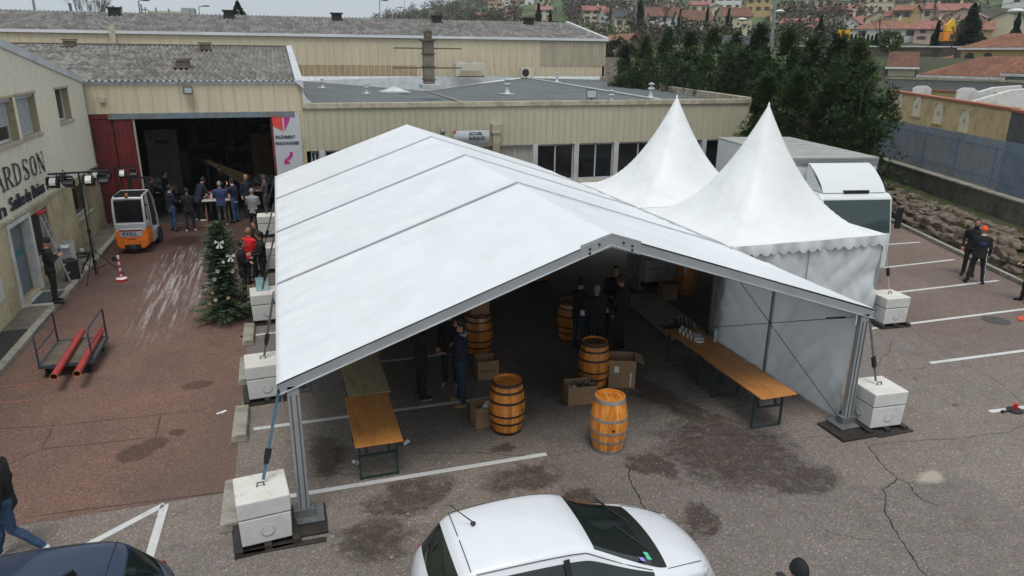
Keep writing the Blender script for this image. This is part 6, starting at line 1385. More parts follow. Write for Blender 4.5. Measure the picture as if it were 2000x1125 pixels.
# cart with red pipes
t = thing('platform_trolley', 'four-wheeled platform trolley with two raised tube ends carrying red pipes', 'trolley', (-4.77,16.85,0), R(0)); M_tu = mat('trolley_tube', (.03,.03,.05), .5, var=.2); w_, l_ = .50, .74
mb = MB(); mb.box((-w_,-l_,.27),(w_,l_,.30)); mb.build('deck', mat('deck_wood', (.13,.10,.075), .85, var=.3, scale=8, dirt=(.07,.05,.04)), t)
mb = MB()
for a, b in (((-w_,-l_),(w_,-l_)),((w_,-l_),(w_,l_)),((w_,l_),(-w_,l_)),((-w_,l_),(-w_,-l_))): mb.bar((*a,.275),(*b,.275),.05,.07)
mb.build('frame', mat('trolley_frame', (.045,.06,.08), .5), t)
for s in (-1,1):
    x = s*(w_+.0); mb = MB(); mb.tube([(x,-l_+.02,.28),(x,-l_+.02,.92),(x,-l_+.10,1.0),(x,l_-.10,1.0),(x,l_-.02,.95),(x,l_-.02,.28)],.019,8); mb.tube([(x,-l_+.02,.62),(x,l_-.02,.62)],.014,8); mb.build('handle_frame', M_tu, t, smooth=True, angle=50)
    for y_ in (-l_+.14,l_-.14): mb = MB(); mb.lathe([(.04,-.025),(.10,-.025),(.10,.025),(.04,.025)],18,(s*(w_-.1),y_,.10),M=Matrix.Rotation(R(90),3,'Y')); mb.bar((s*(w_-.1),y_,.12),(s*(w_-.1),y_,.26),.05,.08); mb.build('wheel', M_tyre, t, smooth=True, angle=40)
M_pipe = mat('pipe_red', (.38,.035,.03), .45, var=.15, scale=3, dirt=(.25,.05,.04)); M_po = mat('pipe_rim', (.35,.17,.06), .6)
for k, (a, b) in enumerate((((105,736),(160,646)),((150,730),(198,643)))):
    P0 = G(*a,.38); P1 = G(*b,.40); d = P1-P0; t = thing('plastic_pipe', ('left','right')[k]+' red plastic pipe lying on the trolley', 'pipe', (P0.x,P0.y,P0.z), math.atan2(d.y,d.x)); L = d.length; Mx = Matrix.Rotation(R(90),3,'Y')
    mb = MB(); mb.lathe([(.072,0),(.072,L),(.062,L),(.062,0)],20,M=Mx,caps=False); mb.build('tube', M_pipe, t, smooth=True, angle=50); mb = MB(); mb.lathe([(.0725,0),(.0725,-.006),(.06,-.006),(.06,.01)],20,M=Mx,caps=False); mb.build('rim', M_po, t)
# trestle tables in the bay
def trestle(x, y, w, l, lab, items, redcloth=False):
    t = thing('trestle_table', lab, 'table', (x,y,0), 0); mb = MB(); mb.box((-w,-l,.86),(w,l,.885)); mb.build('tabletop', mat('trestle_top', (.45,.44,.42), .5, var=.2, scale=6), t, bevel=.004); mw = mat('trestle_wood', (.22,.12,.06), .8)
    for y_ in (-l+.2,l-.2):
        mb = MB()
        for s in (-1,1): mb.bar((s*(w-.12),y_,.86),(s*(w-.12)-.0,y_-.25,0),.04); mb.bar((s*(w-.12),y_,.86),(s*(w-.12),y_+.25,0),.04)
        mb.bar((-w+.1,y_,.84),(w-.1,y_,.84),.06); mb.build('trestle', mw, t)
    r = random.Random(5)
    for k in range(items):
        xx = x+r.uniform(-w+.12,w-.12); yy = y+r.uniform(-l+.15,l-.15); c = r.choice([('food_pink',(.5,.16,.12)),('food_red',(.4,.03,.03)),('food_white',(.6,.58,.55)),('food_tan',(.4,.24,.12))])
        mb = MB(); mb.lathe([(.09,0),(.13,.02),(.12,.025),(.07,.06*r.uniform(.5,1.5)),(.0,.07)],14,m=[0,0,1,1]); o = single('food_platter', mb, [mat('platter', (.55,.55,.55), .4), mat(*c,.6)], 'platter of food among the dishes on the trestle table in the loading bay', 'platter', 'food platters on the trestle table', smooth=True); o.location = (xx,yy,.886)
q = G(405,386,.88); trestle(-2.75,32.2,.55,1.25,'trestle table with platters of food at the mouth of the loading bay',11)
trestle(-1.3,33.6,.5,.5,'small white-topped trestle table right of the bald man in the bay',2)
for k, (x, y, c) in enumerate(((-2.95,31.3,(.5,.5,.5)),(-2.5,33.1,(.3,.02,.03)),(-2.3,33.0,(.3,.02,.03)))): bottle(x,y,.886,mat('bt%d'%k,c,.3),'bottle standing on the food table, '+('white one at the near end','red one at the back left','red one at the back right')[k],.26,.04)
# blue carton on the block by the fir, manhole, orange items, small red tool
q = G(517,572,1.06); t = carton(Vector((-.80,18.62,0)),None,.3,.22,.3,5,'small pale blue carton standing on the white block near the fir',m=mat('carton_teal', (.35,.55,.58), .7), flaps=(0,0,0,0)); t.location.z = .803
q = G(1945,626); mb = MB(); mb.lathe([(.33,.0),(.33,.006),(.26,.006),(.26,.004),(.02,.005)],26); o = single('manhole_cover', mb, mat('manhole', (.07,.06,.055), .7, var=.4, scale=14), 'round dark manhole cover between the white bay lines at the right', 'manhole cover'); o.location = (q.x,q.y,.001)
q = G(2000,623); mb = MB(); mb.add([(-.3,-.12,.012),(.4,-.2,.012),(.4,.2,.012),(-.15,.1,.012),(-.3,-.12,.03),(.4,-.2,.03),(.4,.2,.03),(-.15,.1,.03)],[(0,3,2,1),(4,5,6,7),(0,1,5,4),(1,2,6,5),(2,3,7,6),(3,0,4,7)]); o = single('orange_sheet', mb, mat('orange_sheet', (.6,.08,.03), .6), 'bright orange sheet on the asphalt at the right edge', 'sheet'); o.location = q
q = G(1982,803); t = thing('tether_winch', 'small black and red winch lying on a white line at the right edge', 'tool', q); mb = MB(); mb.lathe([(.14,0),(.15,.03),(.1,.06)],16); mb.build('base', M_dark, t, smooth=True, angle=40); mb = MB(); mb.cbox((-.01,0,.11),(.1,.07,.12),.4); mb.build('motor', M_pr, t, bevel=.01); mb = MB(); mb.tube([(-.08,0,.05),(-.28,.02,.02)],.018,6); mb.ell((-.3,.02,.03),(.05,.03,.03),6); mb.build('handle', M_dark, t)
q = G(433,806); mb = MB(); mb.grid(5,3,lambda u,v:((u-.5)*.2,(v-.5)*.07,.012+.02*noise.noise((u*4,v*3,2)))); o = single('crushed_paper', mb, M_paper, 'flattened scrap of white paper on the red driveway', 'paper', smooth=True); o.location = q; o.rotation_euler = (0,0,.5)
M_spot = mat('spill_pale', (.42,.40,.38), .8, var=.3, scale=30)
# ================================================================== FOLIAGE
def leafmat(name, c1, c2, rough=.6, sc=1.3):
    n = NT(name); oi = n.new('ShaderNodeNewGeometry'); a = n.noise(sc, 4, .7); 
    o = n.ramp(a.outputs[0], [(.32, c1), (.68, c2)]); o = n.mix(n.ramp(oi.outputs['Random Per Island'], [(0, 0.0), (1, .5)]), o, n.mix(1.0, o, (1.9,1.7,1.2), 'MULTIPLY'))
    n.base(o); n.b.inputs['Roughness'].default_value = rough; n.b.inputs['Specular IOR Level'].default_value = .25; return n.mat
M_cyp = leafmat('cypress_green', (.009,.024,.008), (.036,.072,.014)); M_cyp2 = leafmat('cypress_dark', (.008,.019,.008), (.025,.05,.016)); M_fir = leafmat('fir_green', (.03,.055,.032), (.065,.105,.055), sc=4)
M_bark = mat('bark', (.06,.045,.032), .9, var=.4, scale=12, bump=.4); M_deadneed = leafmat('dead_foliage', (.05,.03,.018), (.10,.06,.03))
def spray(mb, p, d, L, w, r, m=0, n=3):
    """a flat feathery spray: a few narrow blades fanning out along d"""
    d = d.normalized(); u = Vector((r.uniform(-1,1), r.uniform(-1,1), r.uniform(-1,1))); u = (u-d*u.dot(d)).normalized()
    for k in range(n):
        a = (k-(n-1)/2)*.55+r.uniform(-.15,.15); q = (d*math.cos(a)+u*math.sin(a)); s = d.cross(u)*w*.25+ (u*math.cos(a)-d*math.sin(a))*w; l = L*(1-.25*abs(k-(n-1)/2))
        mb.add([p, p+q*l*.45+s, p+q*l, p+q*l*.45-s], [(0,1,2,3)], m)
def cypress(x, y, H_, rad, lab, seed, n=700, m=M_cyp, base=.0, name='cypress_tree', lean=0.0, tips=7):
    r = random.Random(seed); t = thing(name, lab, 'tree', (x,y,0)); mb = MB(); mb.tube([(0,0,0),(.1*lean,0,H_*.4),(lean*.3,0,H_*.85)],[.2,.13,.03],8)
    lead = [(0,0,H_,rad*.62)]
    for k in range(tips):
        a = 2*PI*k/tips+r.uniform(-.4,.4); q = rad*r.uniform(.35,.8); lead.append((q*math.cos(a), q*math.sin(a), H_*r.uniform(.55,.93), rad*r.uniform(.42,.6)))
    for (lx, ly, lh, lr) in lead[1:]: mb.tube([(0,0,H_*.12),(lx*.6,ly*.6,lh*.4),(lx,ly,lh*.9)],[.08,.05,.015],6)
    mb.build('trunk', M_bark, t)
    mb = MB()
    for i in range(n):
        lx, ly, lh, lr = lead[0] if r.random() < .25 else r.choice(lead)
        z = base+(lh-base)*(r.random()**.7)
        f = z/lh; prof = lr*(1.0-.96*max(0,(f-.4)/.6)**1.15)
        a = r.uniform(0,2*PI); cl = .8+.5*noise.noise((lx+math.cos(a)*1.4, ly+math.sin(a)*1.4, z*.9+seed)); q = prof*cl*r.uniform(.5,1.08)*1.2
        c = Vector((lx+q*math.cos(a), ly+q*math.sin(a), z)); d = Vector((math.cos(a), math.sin(a), r.uniform(.25,1.1))).normalized(); ml = 1 if r.random() < .035 else 0
        R_ = r.uniform(.28,.55); 
        for j in range(15):       # a bough: sprays fanning up and out from one stalk
            o = Vector((r.gauss(0,.45),r.gauss(0,.45),r.gauss(0,.4)))*R_; e = (d+o*1.3/R_*.5+Vector((0,0,.25))).normalized()
            spray(mb, c+o*.8, e, r.uniform(.08,.32), r.uniform(.009,.026), r, ml)
    mb.build('crown', [m, M_deadneed], t); return t
def atz(px, py, D, z0=0): 
    p = atD(px, py, D); return p
# the dense evergreen belt: (px, top py, distance, half width px)
belt = [(1222,92,58,'small pointed evergreen at the left end of the belt beside the long warehouse'),(1262,75,56,'first broad evergreen right of the long warehouse corner'),(1305,60,54,'evergreen above the flat roof parapet, third from the left end of the belt'),(1350,66,51,'dark evergreen behind the right part of the flat roof'),(1395,60,48,'evergreen with bright tips above the office roof corner'),
        (1440,68,46,'evergreen just right of the office roof corner, with pale house behind'),(1488,52,44,'tall evergreen behind the nearer white peak'),(1545,55,42,'tallest evergreen with a spiky top right of the nearer peak'),(1590,80,39,'evergreen above the lorry roof'),(1640,70,37,'broad bright-tipped evergreen above the lorry cab'),(1680,84,35,'outermost right evergreen overlapping the ochre wall')]
for k, (px, py, D, lab) in enumerate(belt):
    p = atD(px, py, D); wpx = (30 if k < 1 else 46 if k < 8 else 52); rad = wpx/1396*D*1.45
    cypress(p.x, p.y, p.z, rad, lab, 100+k, n=850 if k > 4 else 700, m=M_cyp if k % 3 else M_cyp2, tips=9)
for k, (px, py, D, lab) in enumerate(((1560,150,36,'low evergreen in front of the tall belt, just behind the lorry'),(1620,175,34,'low bushy evergreen beside the lorry roof'),(1500,150,40,'low dark evergreen between the office corner and the lorry'))):
    p = atD(px, py, D); cypress(p.x, p.y, p.z, 2.3, lab, 200+k, n=800, m=M_cyp2 if k % 2 else M_cyp, tips=7)
# ================================================================== DECORATED FIR
q = G(445,622); ft = thing('christmas_tree', 'decorated fir tree with white bows and stars standing on the driveway', 'tree', (q.x,q.y,0)); HT = 2.62
r = random.Random(4); mb = MB(); mb.tube([(0,0,0),(0,0,HT*.9)],[.05,.012],8); mb.build('trunk', M_bark, ft)
mb = MB(); brs = []
for i in range(430):
    f = (i+.5)/430; z = .14+(HT-.2)*f; a = i*2.399+r.uniform(-.3,.3); Lr = ((.80-1.15*f if f < .3 else .455-.12*(f-.3)/.5 if f < .8 else .335-.30*(f-.8)/.2)+.07*math.sin(a*2+f*9)+.05*math.sin(a*3-f*14))*r.uniform(.65,1.2)
    tip = Vector((Lr*math.cos(a), Lr*math.sin(a), z+.0+.10*Lr-(.12*Lr if f < .4 else 0))); brs.append((Vector((0,0,z)), tip))
    d = (tip-Vector((0,0,z))); n = int(8+38*Lr)
    for j in range(n):
        s_ = (j+1)/n; p = Vector((0,0,z))+d*s_; sd = Vector((-math.sin(a),math.cos(a),0))*(1 if j % 2 else -1); wl = .11*(1-.5*s_)+.03
        q_ = (d.normalized()*.8+sd*.8+Vector((0,0,r.uniform(-.25,.35)))).normalized(); w_ = Vector((0,0,1)).cross(q_).normalized()*.016+Vector((0,0,r.uniform(-.012,.012)))
        mb.add([p, p+q_*wl*.5+w_, p+q_*wl*1.15, p+q_*wl*.5-w_],[(0,1,2,3)])
mb.build('crown', M_fir, ft)
M_orn = mat('ornament_white', (.5,.5,.46), .7); M_orw = mat('ornament_wood', (.42,.30,.16), .7); M_gold = mat('ornament_gold', (.5,.35,.12), .4, metal=.4)
def orn(name, px, py, mk, m, lab, rr=.0):
    # intersect with the cone of the tree
    d = ray(px, py); best = None
    for s_ in range(400):
        tt = (14+s_*.02)/d.length*1.0; P_ = CAM+d*tt
        f = P_.z/HT; 
        if 0 < f < 1:
            Rr = (.78-1.15*f if f < .3 else .455-.12*(f-.3)/.5 if f < .8 else .335-.30*(f-.8)/.2)
            if math.hypot(P_.x-ft.location.x, P_.y-ft.location.y) < Rr: best = P_; break
    if best is None: return
    mb = MB(); mk(mb); o = mb.build(name, m, None); o.location = best-d.normalized()*.05; o.rotation_euler = (R(-10),0,R(-8)+rr); tag(o, lab, name.replace('_',' '))
def bow(mb):
    for s in (-1,1): mb.add([(0,0,0),(s*.10,-.01,.06),(s*.11,-.02,-.03)],[(0,1,2)]); mb.add([(0,.004,0),(s*.02,-.01,-.15),(s*.09,-.01,-.13)],[(0,1,2)]); mb.add([(0,.012,0),(s*.10,.002,.06),(s*.11,-.008,-.03)],[(2,1,0)])
def disc(mb): mb.lathe([(.045,0),(.045,.01),(.028,.01),(.028,0)],16,M=Matrix.Rotation(R(90),3,'X'),caps=False); mb.prism([(-.014,-.02),(.014,-.02),(0,.02)],-.006,.0,0,lambda u,v,w:(u,w,v))
def star(mb): pts = [((.055 if i % 2 == 0 else .024)*math.sin(PI*i/5),(.055 if i % 2 == 0 else .024)*math.cos(PI*i/5)) for i in range(10)]; mb.prism(pts[::-1],-.006,.006,0,lambda u,v,w:(u,w,v))
def heart(mb): mb.prism([(0,-.05),(.045,.005),(.035,.04),(0,.025),(-.035,.04),(-.045,.005)],-.006,.006,0,lambda u,v,w:(u,w,v))
for nm, px, py, mk, m, lab in (('ribbon_bow',465,447,bow,M_orn,'largest white bow near the top of the fir'),('ribbon_bow',428,474,bow,M_orn,'white bow at the upper left of the fir'),('ribbon_bow',450,500,bow,M_orn,'pale bow in the middle of the upper fir'),
   ('ring_ornament',421,586,disc,M_orn,'white ring ornament low on the left of the fir'),('ring_ornament',419,546,disc,M_orn,'white ring ornament halfway down the left edge of the fir'),('ring_ornament',454,530,disc,M_orn,'white ring ornament right of the middle of the fir'),('ring_ornament',425,530,disc,M_orn,'white ring ornament left of the middle of the fir'),
   ('star_ornament',409,593,star,M_gold,'yellow star ornament at the lower left edge of the fir'),('star_ornament',415,572,star,M_gold,'small yellow star above the lowest ring on the fir'),('heart_ornament',446,582,heart,M_orw,'wooden heart ornament low in the middle of the fir'),('heart_ornament',475,488,heart,M_orw,'wooden heart on the upper right of the fir'),('star_ornament',436,512,star,M_orn,'pale star ornament on the middle of the fir')): orn(nm, px, py, mk, m, lab)
mb = MB(); pts = []
for i in range(120): f = i/120; z = .25+2.2*f; a = i*.62; q_f = z/HT; Rr = (.72-1.15*q_f if q_f < .3 else .40-.12*(q_f-.3)/.5 if q_f < .8 else .29-.28*(q_f-.8)/.2); pts.append((Rr*math.cos(a),Rr*math.sin(a),z))
mb.tube([p for k_, p in enumerate(pts) if True],.003,4); mb.build('garland', mat('garland', (.16,.18,.15), .5), ft)
# ================================================================== ROCKERY, RETAINING WALL, FENCE (right)
K0 = Vector((25.9,27.7,0)); K1 = Vector((17.9,5.9,0)); kd = (K0-K1).normalized(); kn = Vector((kd.y,-kd.x,0))      # kn points away from the yard
if kn.x < 0: kn = -kn
def KP(s, off, z=0): return K1+kd*s+kn*off+Vector((0,0,z))
LK = 46.0
mb = MB()
s = 0
while s < 23.5: mb.bar(KP(s,.07,.07), KP(s+.98,.07,.07), .15, .14); s += 1
struct('kerb', mb, M_kerb, bevel=.02)
n = NT('bank_soil'); a = n.noise(2.2, 6, .75); b_ = n.noise(9, 5, .8); o = n.ramp(b_.outputs[0], [(.3,(.035,.026,.017)),(.7,(.10,.075,.05))]); o = n.mix(n.ramp(a.outputs[0], [(.46,0.0),(.56,1.0)]), o, n.ramp(b_.outputs[0], [(.3,(.03,.05,.012)),(.7,(.09,.12,.03))])); n.base(o); n.b.inputs['Roughness'].default_value = .95; n.bump(b_.outputs[0], .8, .05); M_soil = n.mat
prof = [(.15,.05),(.42,.12),(.7,.40),(1.2,.60),(2.2,.68),(2.95,.72)]
mb = MB()
def bank(u, v):
    s = -2+u*(LK+2); k = v*(len(prof)-1); i = min(int(k), len(prof)-2); f = k-i; o_, z_ = (prof[i][0]*(1-f)+prof[i+1][0]*f, prof[i][1]*(1-f)+prof[i+1][1]*f)
    return KP(s, o_, z_+.06*noise.noise((s*1.5,o_*2,1)))
mb.grid(220, 20, bank); struct('bank', mb, M_soil, smooth=True)
M_rock = mat('rockery_stone', (.10,.072,.048), .9, var=.6, scale=4, bump=1.0, bscale=12, dirt=(.25,.22,.18), dscale=3.2)
def rockm(mb, c, sz, r):
    vs = []; N1, N2 = 9, 6; sd = r.uniform(0, 50); M_ = Matrix.Rotation(math.atan2(kd.y,kd.x)+r.uniform(-.15,.15),3,'Z') @ Matrix.Rotation(r.uniform(-.15,.15),3,'X')
    for i in range(N2+1):
        for j in range(N1):
            th_ = PI*i/N2; a = 2*PI*j/N1; v = Vector((math.sin(th_)*math.cos(a), math.sin(th_)*math.sin(a), math.cos(th_))); v = Vector([math.copysign(abs(q)**.6, q) for q in v]); v *= 1+.45*noise.noise(v*1.9+Vector((sd,0,0)))
            vs.append(c+M_ @ Vector((v.x*sz[0], v.y*sz[1], v.z*sz[2])))
    mb.add(vs, [(i*N1+j,(i+1)*N1+j,(i+1)*N1+(j+1)%N1,i*N1+(j+1)%N1) for i in range(N2) for j in range(N1)])
r = random.Random(9); mb = MB()
for row, (off, z, hs_) in enumerate(((.46,.18,.21),(.66,.44,.19),(.95,.62,.16),(1.35,.68,.13),(1.8,.72,.12))):
    s = -1.0
    while s < 30:
        L = r.uniform(.28,.62)*(1-.1*row); 
        if r.random() < (.96,.95,.9,.8,.55)[row]: rockm(mb, KP(s+L, off+r.uniform(-.08,.08), z+r.uniform(-.03,.05)), (L*.98, r.uniform(.22,.3), hs_*r.uniform(.8,1.3)), r)
        s += L*1.9
t = thing('rockery_wall', 'rough dry stone rockery of brown boulders along the right side of the car park', 'stone wall', KP(8,.8)); mb.build('stones', M_rock, t, world=True)
# grass tufts on the bank (uncountable)
M_grass = leafmat('grass_blades', (.05,.075,.014), (.13,.17,.035), .8, 1.5)
mb = MB(); r = random.Random(2)
for i in range(9000):
    s = r.uniform(-1,30); v = r.random(); 
    if noise.noise((s*.8, v*3, 5)) < -.05 and r.random() < .85: continue
    o_ = .2+v*2.7; p = bank((s+2)/(LK+2), min(.999, max(0, (o_-.15)/2.8)))
    k = (o_-.15); z_ = None
    for (a0,z0),(a1,z1) in zip(prof, prof[1:]):
        if a0 <= o_ <= a1: z_ = z0+(z1-z0)*(o_-a0)/(a1-a0)
    p = KP(s,o_,(z_ or 1)+.02); h_ = r.uniform(.05,.17); a = r.uniform(0,PI); dx = Vector((math.cos(a),math.sin(a),0))*.012; tp = Vector((r.uniform(-.05,.05),r.uniform(-.05,.05),h_)); mb.add([p-dx,p+dx,p+tp],[(0,1,2)])
o = mb.build('grass', M_grass); tag(o, 'grass and weeds growing between the boulders of the bank', 'grass', kind='stuff')
M_wallc = mat('mossy_concrete', (.13,.115,.095), .9, var=.35, scale=3, bump=.3, dirt=(.04,.035,.028), dscale=1.0)
t = thing('retaining_wall', 'low stained concrete retaining wall below the blue-grey fence', 'wall', KP(10,3.1)); mb = MB(); mb.bar(KP(-3,3.1,.95), KP(LK,3.1,.95), .3, 1.2); mb.build('wall', M_wallc, t, world=True, bevel=.02); mb = MB(); mb.bar(KP(-3,3.1,1.58), KP(LK,3.1,1.58), .4, .07); mb.build('coping', M_kerb, t, world=True, bevel=.01)
M_fen = mat('fence_blue_grey', (.19,.25,.33), .5, metal=.25, var=.15, scale=2)
t = thing('palisade_fence', 'long blue-grey steel palisade fence on top of the retaining wall', 'fence', KP(10,3.1,1.7)); ZF0, ZF1 = 1.72, 3.62
mb = MB(); s = -3
while s < LK: mb.bar(KP(s,3.03,ZF0), KP(s,3.03,ZF1), .072, .018, up=(kn.x,kn.y,0)); s += .125
mb.build('pales', M_fen, t, world=True)
for z in (ZF0+.35, ZF1-.35): mb = MB(); mb.bar(KP(-3,3.08,z), KP(LK,3.08,z), .05, .06); mb.build('rail', M_fen, t, world=True)
s = -1.5
while s < LK: mb = MB(); mb.bar(KP(s,3.16,1.7), KP(s,3.16,ZF1-.1), .1, .06); mb.build('fence_post', M_fen, t, world=True); s += 2.75
# ground behind the fence, raised
M_yard = mat('yard_gravel', (.16,.14,.11), .95, var=.3, scale=3)
# ================================================================== TERRAIN
def lerp(a, b, t_): return a+(b-a)*t_
SIL = [(-1200,92),(600,90),(690,58),(750,36),(800,27),(850,14),(900,-2),(950,-26),(1050,-70),(1300,-120),(2900,-140)]
def sil(px):
    for (a, ya_), (b, yb_) in zip(SIL, SIL[1:]):
        if a <= px <= b: return lerp(ya_, yb_, (px-a)/(b-a))
    return SIL[0][1] if px < SIL[0][0] else SIL[-1][1]
def hrow(px): return 104+(px-535)*.0091
def zray(px, row, D): p = atD(px, row, D); return p.z
D0, D1 = 95.0, 520.0
def tz(px, D):
    z95 = zray(px, hrow(px)-2, D0) if px > 620 else -1
    if px <= 640: 
        return -.5 if D < 200 else lerp(-.5, zray(px, sil(px), D1), min(1,(D-200)/320))
    if D < 42: return -.3
    if D < D0: return lerp(-.3, z95, ((D-42)/(D0-42))**2.4) if px > 1180 else lerp(-.3, z95, max(0,(D-88)/7))
    t_ = (D-D0)/(D1-D0); return zray(px, lerp(hrow(px)-2, sil(px), t_**1.3), D) + 2.2*noise.noise((px*.004*D*.02, D*.02, 1))*min(1, t_*3)
cols = list(range(-1200, 2901, 45)); Ds = [30,36,42,50,60,72,84,95,108,122,138,155,175,200,230,260,300,345,395,450,520,600,750]
n = NT('hillside'); a = n.noise(.035, 6, .65); b_ = n.noise(.4, 6, .8); o = n.ramp(a.outputs[0], [(.36,(.035,.032,.02)),(.46,(.045,.06,.02)),(.54,(.08,.13,.035))]); o = n.mix(n.ramp(b_.outputs[0], [(.4,0.0),(.7,.6)]), o, (.05,.04,.028)); n.base(o); n.b.inputs['Roughness'].default_value = .95; M_hill = n.mat
mb = MB(); vs = []
for px in cols:
    for D in Ds:
        DD = min(D, D1); p = atD(px, hrow(px), D); z = tz(px, DD) if D <= D1 else tz(px, D1)-(D-D1)*.05; vs.append((p.x, p.y, z))
nd = len(Ds); mb.add(vs, [(i*nd+j, (i+1)*nd+j, (i+1)*nd+j+1, i*nd+j+1) for i in range(len(cols)-1) for j in range(nd-1)]); struct('hillside', mb, M_hill, smooth=True)
def ground_at(px, row):
    """distance at which the line of sight meets the hill"""
    D = 60.0
    while D < D1:
        if zray(px, row, D) < tz(px, D): return D
        D += 1.5
    return D1
# ================================================================== HOUSES
ROOF = {}
def roofm(key, c, sx=.35, sy=.4): 
    if key not in ROOF: ROOF[key] = tile_roof('roof_'+key, c, tuple(x*.55 for x in c), sx, sy, .25)
    return ROOF[key]
RC = dict(red=(.30,.125,.10), brown=(.16,.075,.05), pink=(.30,.16,.13), orange=(.36,.16,.10), grey=(.06,.06,.065), terra=(.26,.12,.075))
WC = dict(cream=(.52,.47,.33), white=(.62,.62,.60), pink=(.52,.38,.32), yellow=(.52,.47,.34), grey=(.38,.38,.38), ochre=(.46,.34,.15), olive=(.15,.13,.08))
def wallm(k): return mat('wall_'+k, WC[k], .85, var=.08, scale=.5)
M_winf = mat('far_window', (.03,.035,.04), .3); M_shutf = mat('far_shutter', (.2,.12,.08), .7)
hcount = 0
def house(px, row, wpx, roof, wall, lab, D=None, hm=5.0, dm=8.0, yaw=0, rise=1.6, hip=False, wins=3, floors=2, gable_front=False, name='house', chim=True, z=None):
    """px,row = bottom centre in the photo, wpx = width there; D from the terrain"""
    if D is None: D = ground_at(px, row)
    p = atD(px, row, D); w = wpx/1396*D*1.0; zb = p.z if z is None else z
    dv = math.atan2(p.x, p.y)
    t = thing(name, lab, 'house', (p.x, p.y, zb), -dv+R(yaw)); W2, D2 = w/2, dm/2
    mb = MB(); mb.box((-W2,-D2,-1.5),(W2,D2,hm))
    if not hip:
        if gable_front: mb.prism([(-W2,hm),(W2,hm),(0,hm+rise)],-D2,D2,0,lambda u,v,w_:(u,w_,v))
        else: mb.prism([(-D2,hm),(D2,hm),(0,hm+rise)],-W2,W2,0,lambda u,v,w_:(w_,u,v))
    mb.build('wall', wallm(wall), t)
    e = .4; mb = MB(); th_ = .15
    if hip:
        q = min(W2, D2)*.95; r_ = [(-W2-e,-D2-e,hm),(W2+e,-D2-e,hm),(W2+e,D2+e,hm),(-W2-e,D2+e,hm),(-W2+q,0,hm+rise),(W2-q,0,hm+rise)]
        if W2 < D2: r_[4] = (0,-D2+q,hm+rise); r_[5] = (0,D2-q,hm+rise); mb.add(r_,[(0,1,4),(1,2,5,4),(2,3,5),(3,0,4,5),(0,3,2,1)])
        else: mb.add(r_,[(0,1,5,4),(1,2,5),(2,3,4,5),(3,0,4),(0,3,2,1)])
    elif gable_front:
        k = rise/W2
        for s in (-1,1): mb.add([(0,-D2-e,hm+rise+.02),(s*(W2+e),-D2-e,hm-e*k+.02),(s*(W2+e),D2+e,hm-e*k+.02),(0,D2+e,hm+rise+.02),(0,-D2-e,hm+rise+th_),(s*(W2+e),-D2-e,hm-e*k+th_),(s*(W2+e),D2+e,hm-e*k+th_),(0,D2+e,hm+rise+th_)],[(0,1,2,3),(7,6,5,4),(0,4,5,1),(1,5,6,2),(2,6,7,3)])
    else:
        k = rise/D2
        for s in (-1,1): mb.add([(-W2-e,0,hm+rise+.02),(-W2-e,s*(D2+e),hm-e*k+.02),(W2+e,s*(D2+e),hm-e*k+.02),(W2+e,0,hm+rise+.02),(-W2-e,0,hm+rise+th_),(-W2-e,s*(D2+e),hm-e*k+th_),(W2+e,s*(D2+e),hm-e*k+th_),(W2+e,0,hm+rise+th_)],[(0,1,2,3),(7,6,5,4),(0,4,5,1),(1,5,6,2),(2,6,7,3)])
    rf_ = mb.build('roof', roofm(roof, RC[roof]), t)
    if chim: mb = MB(); mb.box((W2*.3,-.3,hm+rise*.5),(W2*.3+.6,.3,hm+rise+.8)); mb.build('chimney', wallm('cream'), rf_)
    r = random.Random(int(px)); fh = hm/floors
    for f in range(floors):
        for i in range(wins):
            xx = -W2+2*W2*(i+.5)/wins+r.uniform(-.1,.1); ww = min(.55, W2/wins*.55); z0 = f*fh+fh*.35
            mb = MB(); mb.box((xx-ww,-D2-.03,z0),(xx+ww,-D2-.012,z0+min(1.3,fh*.5))); wi = mb.build('window', M_winf, t)
            if r.random() < .6: mb = MB(); mb.box((xx-ww*1.7,-D2-.06,z0),(xx-ww,-D2-.032,z0+min(1.3,fh*.5))); mb.box((xx+ww,-D2-.06,z0),(xx+ww*1.7,-D2-.032,z0+min(1.3,fh*.5))); mb.build('shutter', M_shutf, wi)
    return t
# near the car park
house(1205,85,125,'brown','pink','long pink-walled house with a flat brown roof just behind the long warehouse gable',D=112,hm=4.2,dm=9,yaw=-6,rise=1.0,wins=4,z=3.2,hip=True)
house(1205,84,70,'orange','grey','grey gabled house with an orange verge between the warehouse and the olive gable',D=98,hm=2.6,dm=9,rise=1.9,gable_front=True,wins=0,yaw=14,z=4.6,chim=False)
house(1222,92,58,'terra','olive','olive brown gable wall house nearest behind the warehouse corner',D=88,hm=2.4,dm=10,rise=1.9,gable_front=True,wins=0,yaw=10,z=4.6,chim=False)
house(1290,62,60,'brown','white','white terrace with a brown roof and skylights above the left of the evergreen belt',hm=4.0,dm=8,yaw=12,rise=2.4,wins=3,floors=2)
house(1222,58,50,'grey','cream','cream terrace with a dark slate roof and skylights left of the white terrace',hm=3.4,dm=8,yaw=12,rise=2.2,floors=1)
house(1350,70,58,'brown','white','white terrace with a brown roof lower right of the first white terrace',hm=3.6,dm=8,yaw=12,rise=2.6,floors=2)
house(1158,42,42,'red','cream','cream house with pale red roof above the warehouse ridge end',hm=3.4,dm=7,yaw=10,rise=1.5)
house(1195,46,40,'red','white','white house with a bright red roof next to the slate terrace',hm=3.2,dm=7,yaw=14,rise=1.5)
house(960,40,60,'red','pink','low building with a bright red roof just above the left warehouse ridge',hm=1.8,dm=8,rise=1.2,wins=2,floors=1)
house(995,40,22,'red','white','small white house at the right end of the low red roofs',hm=3.2,dm=6,rise=1.2,wins=1)
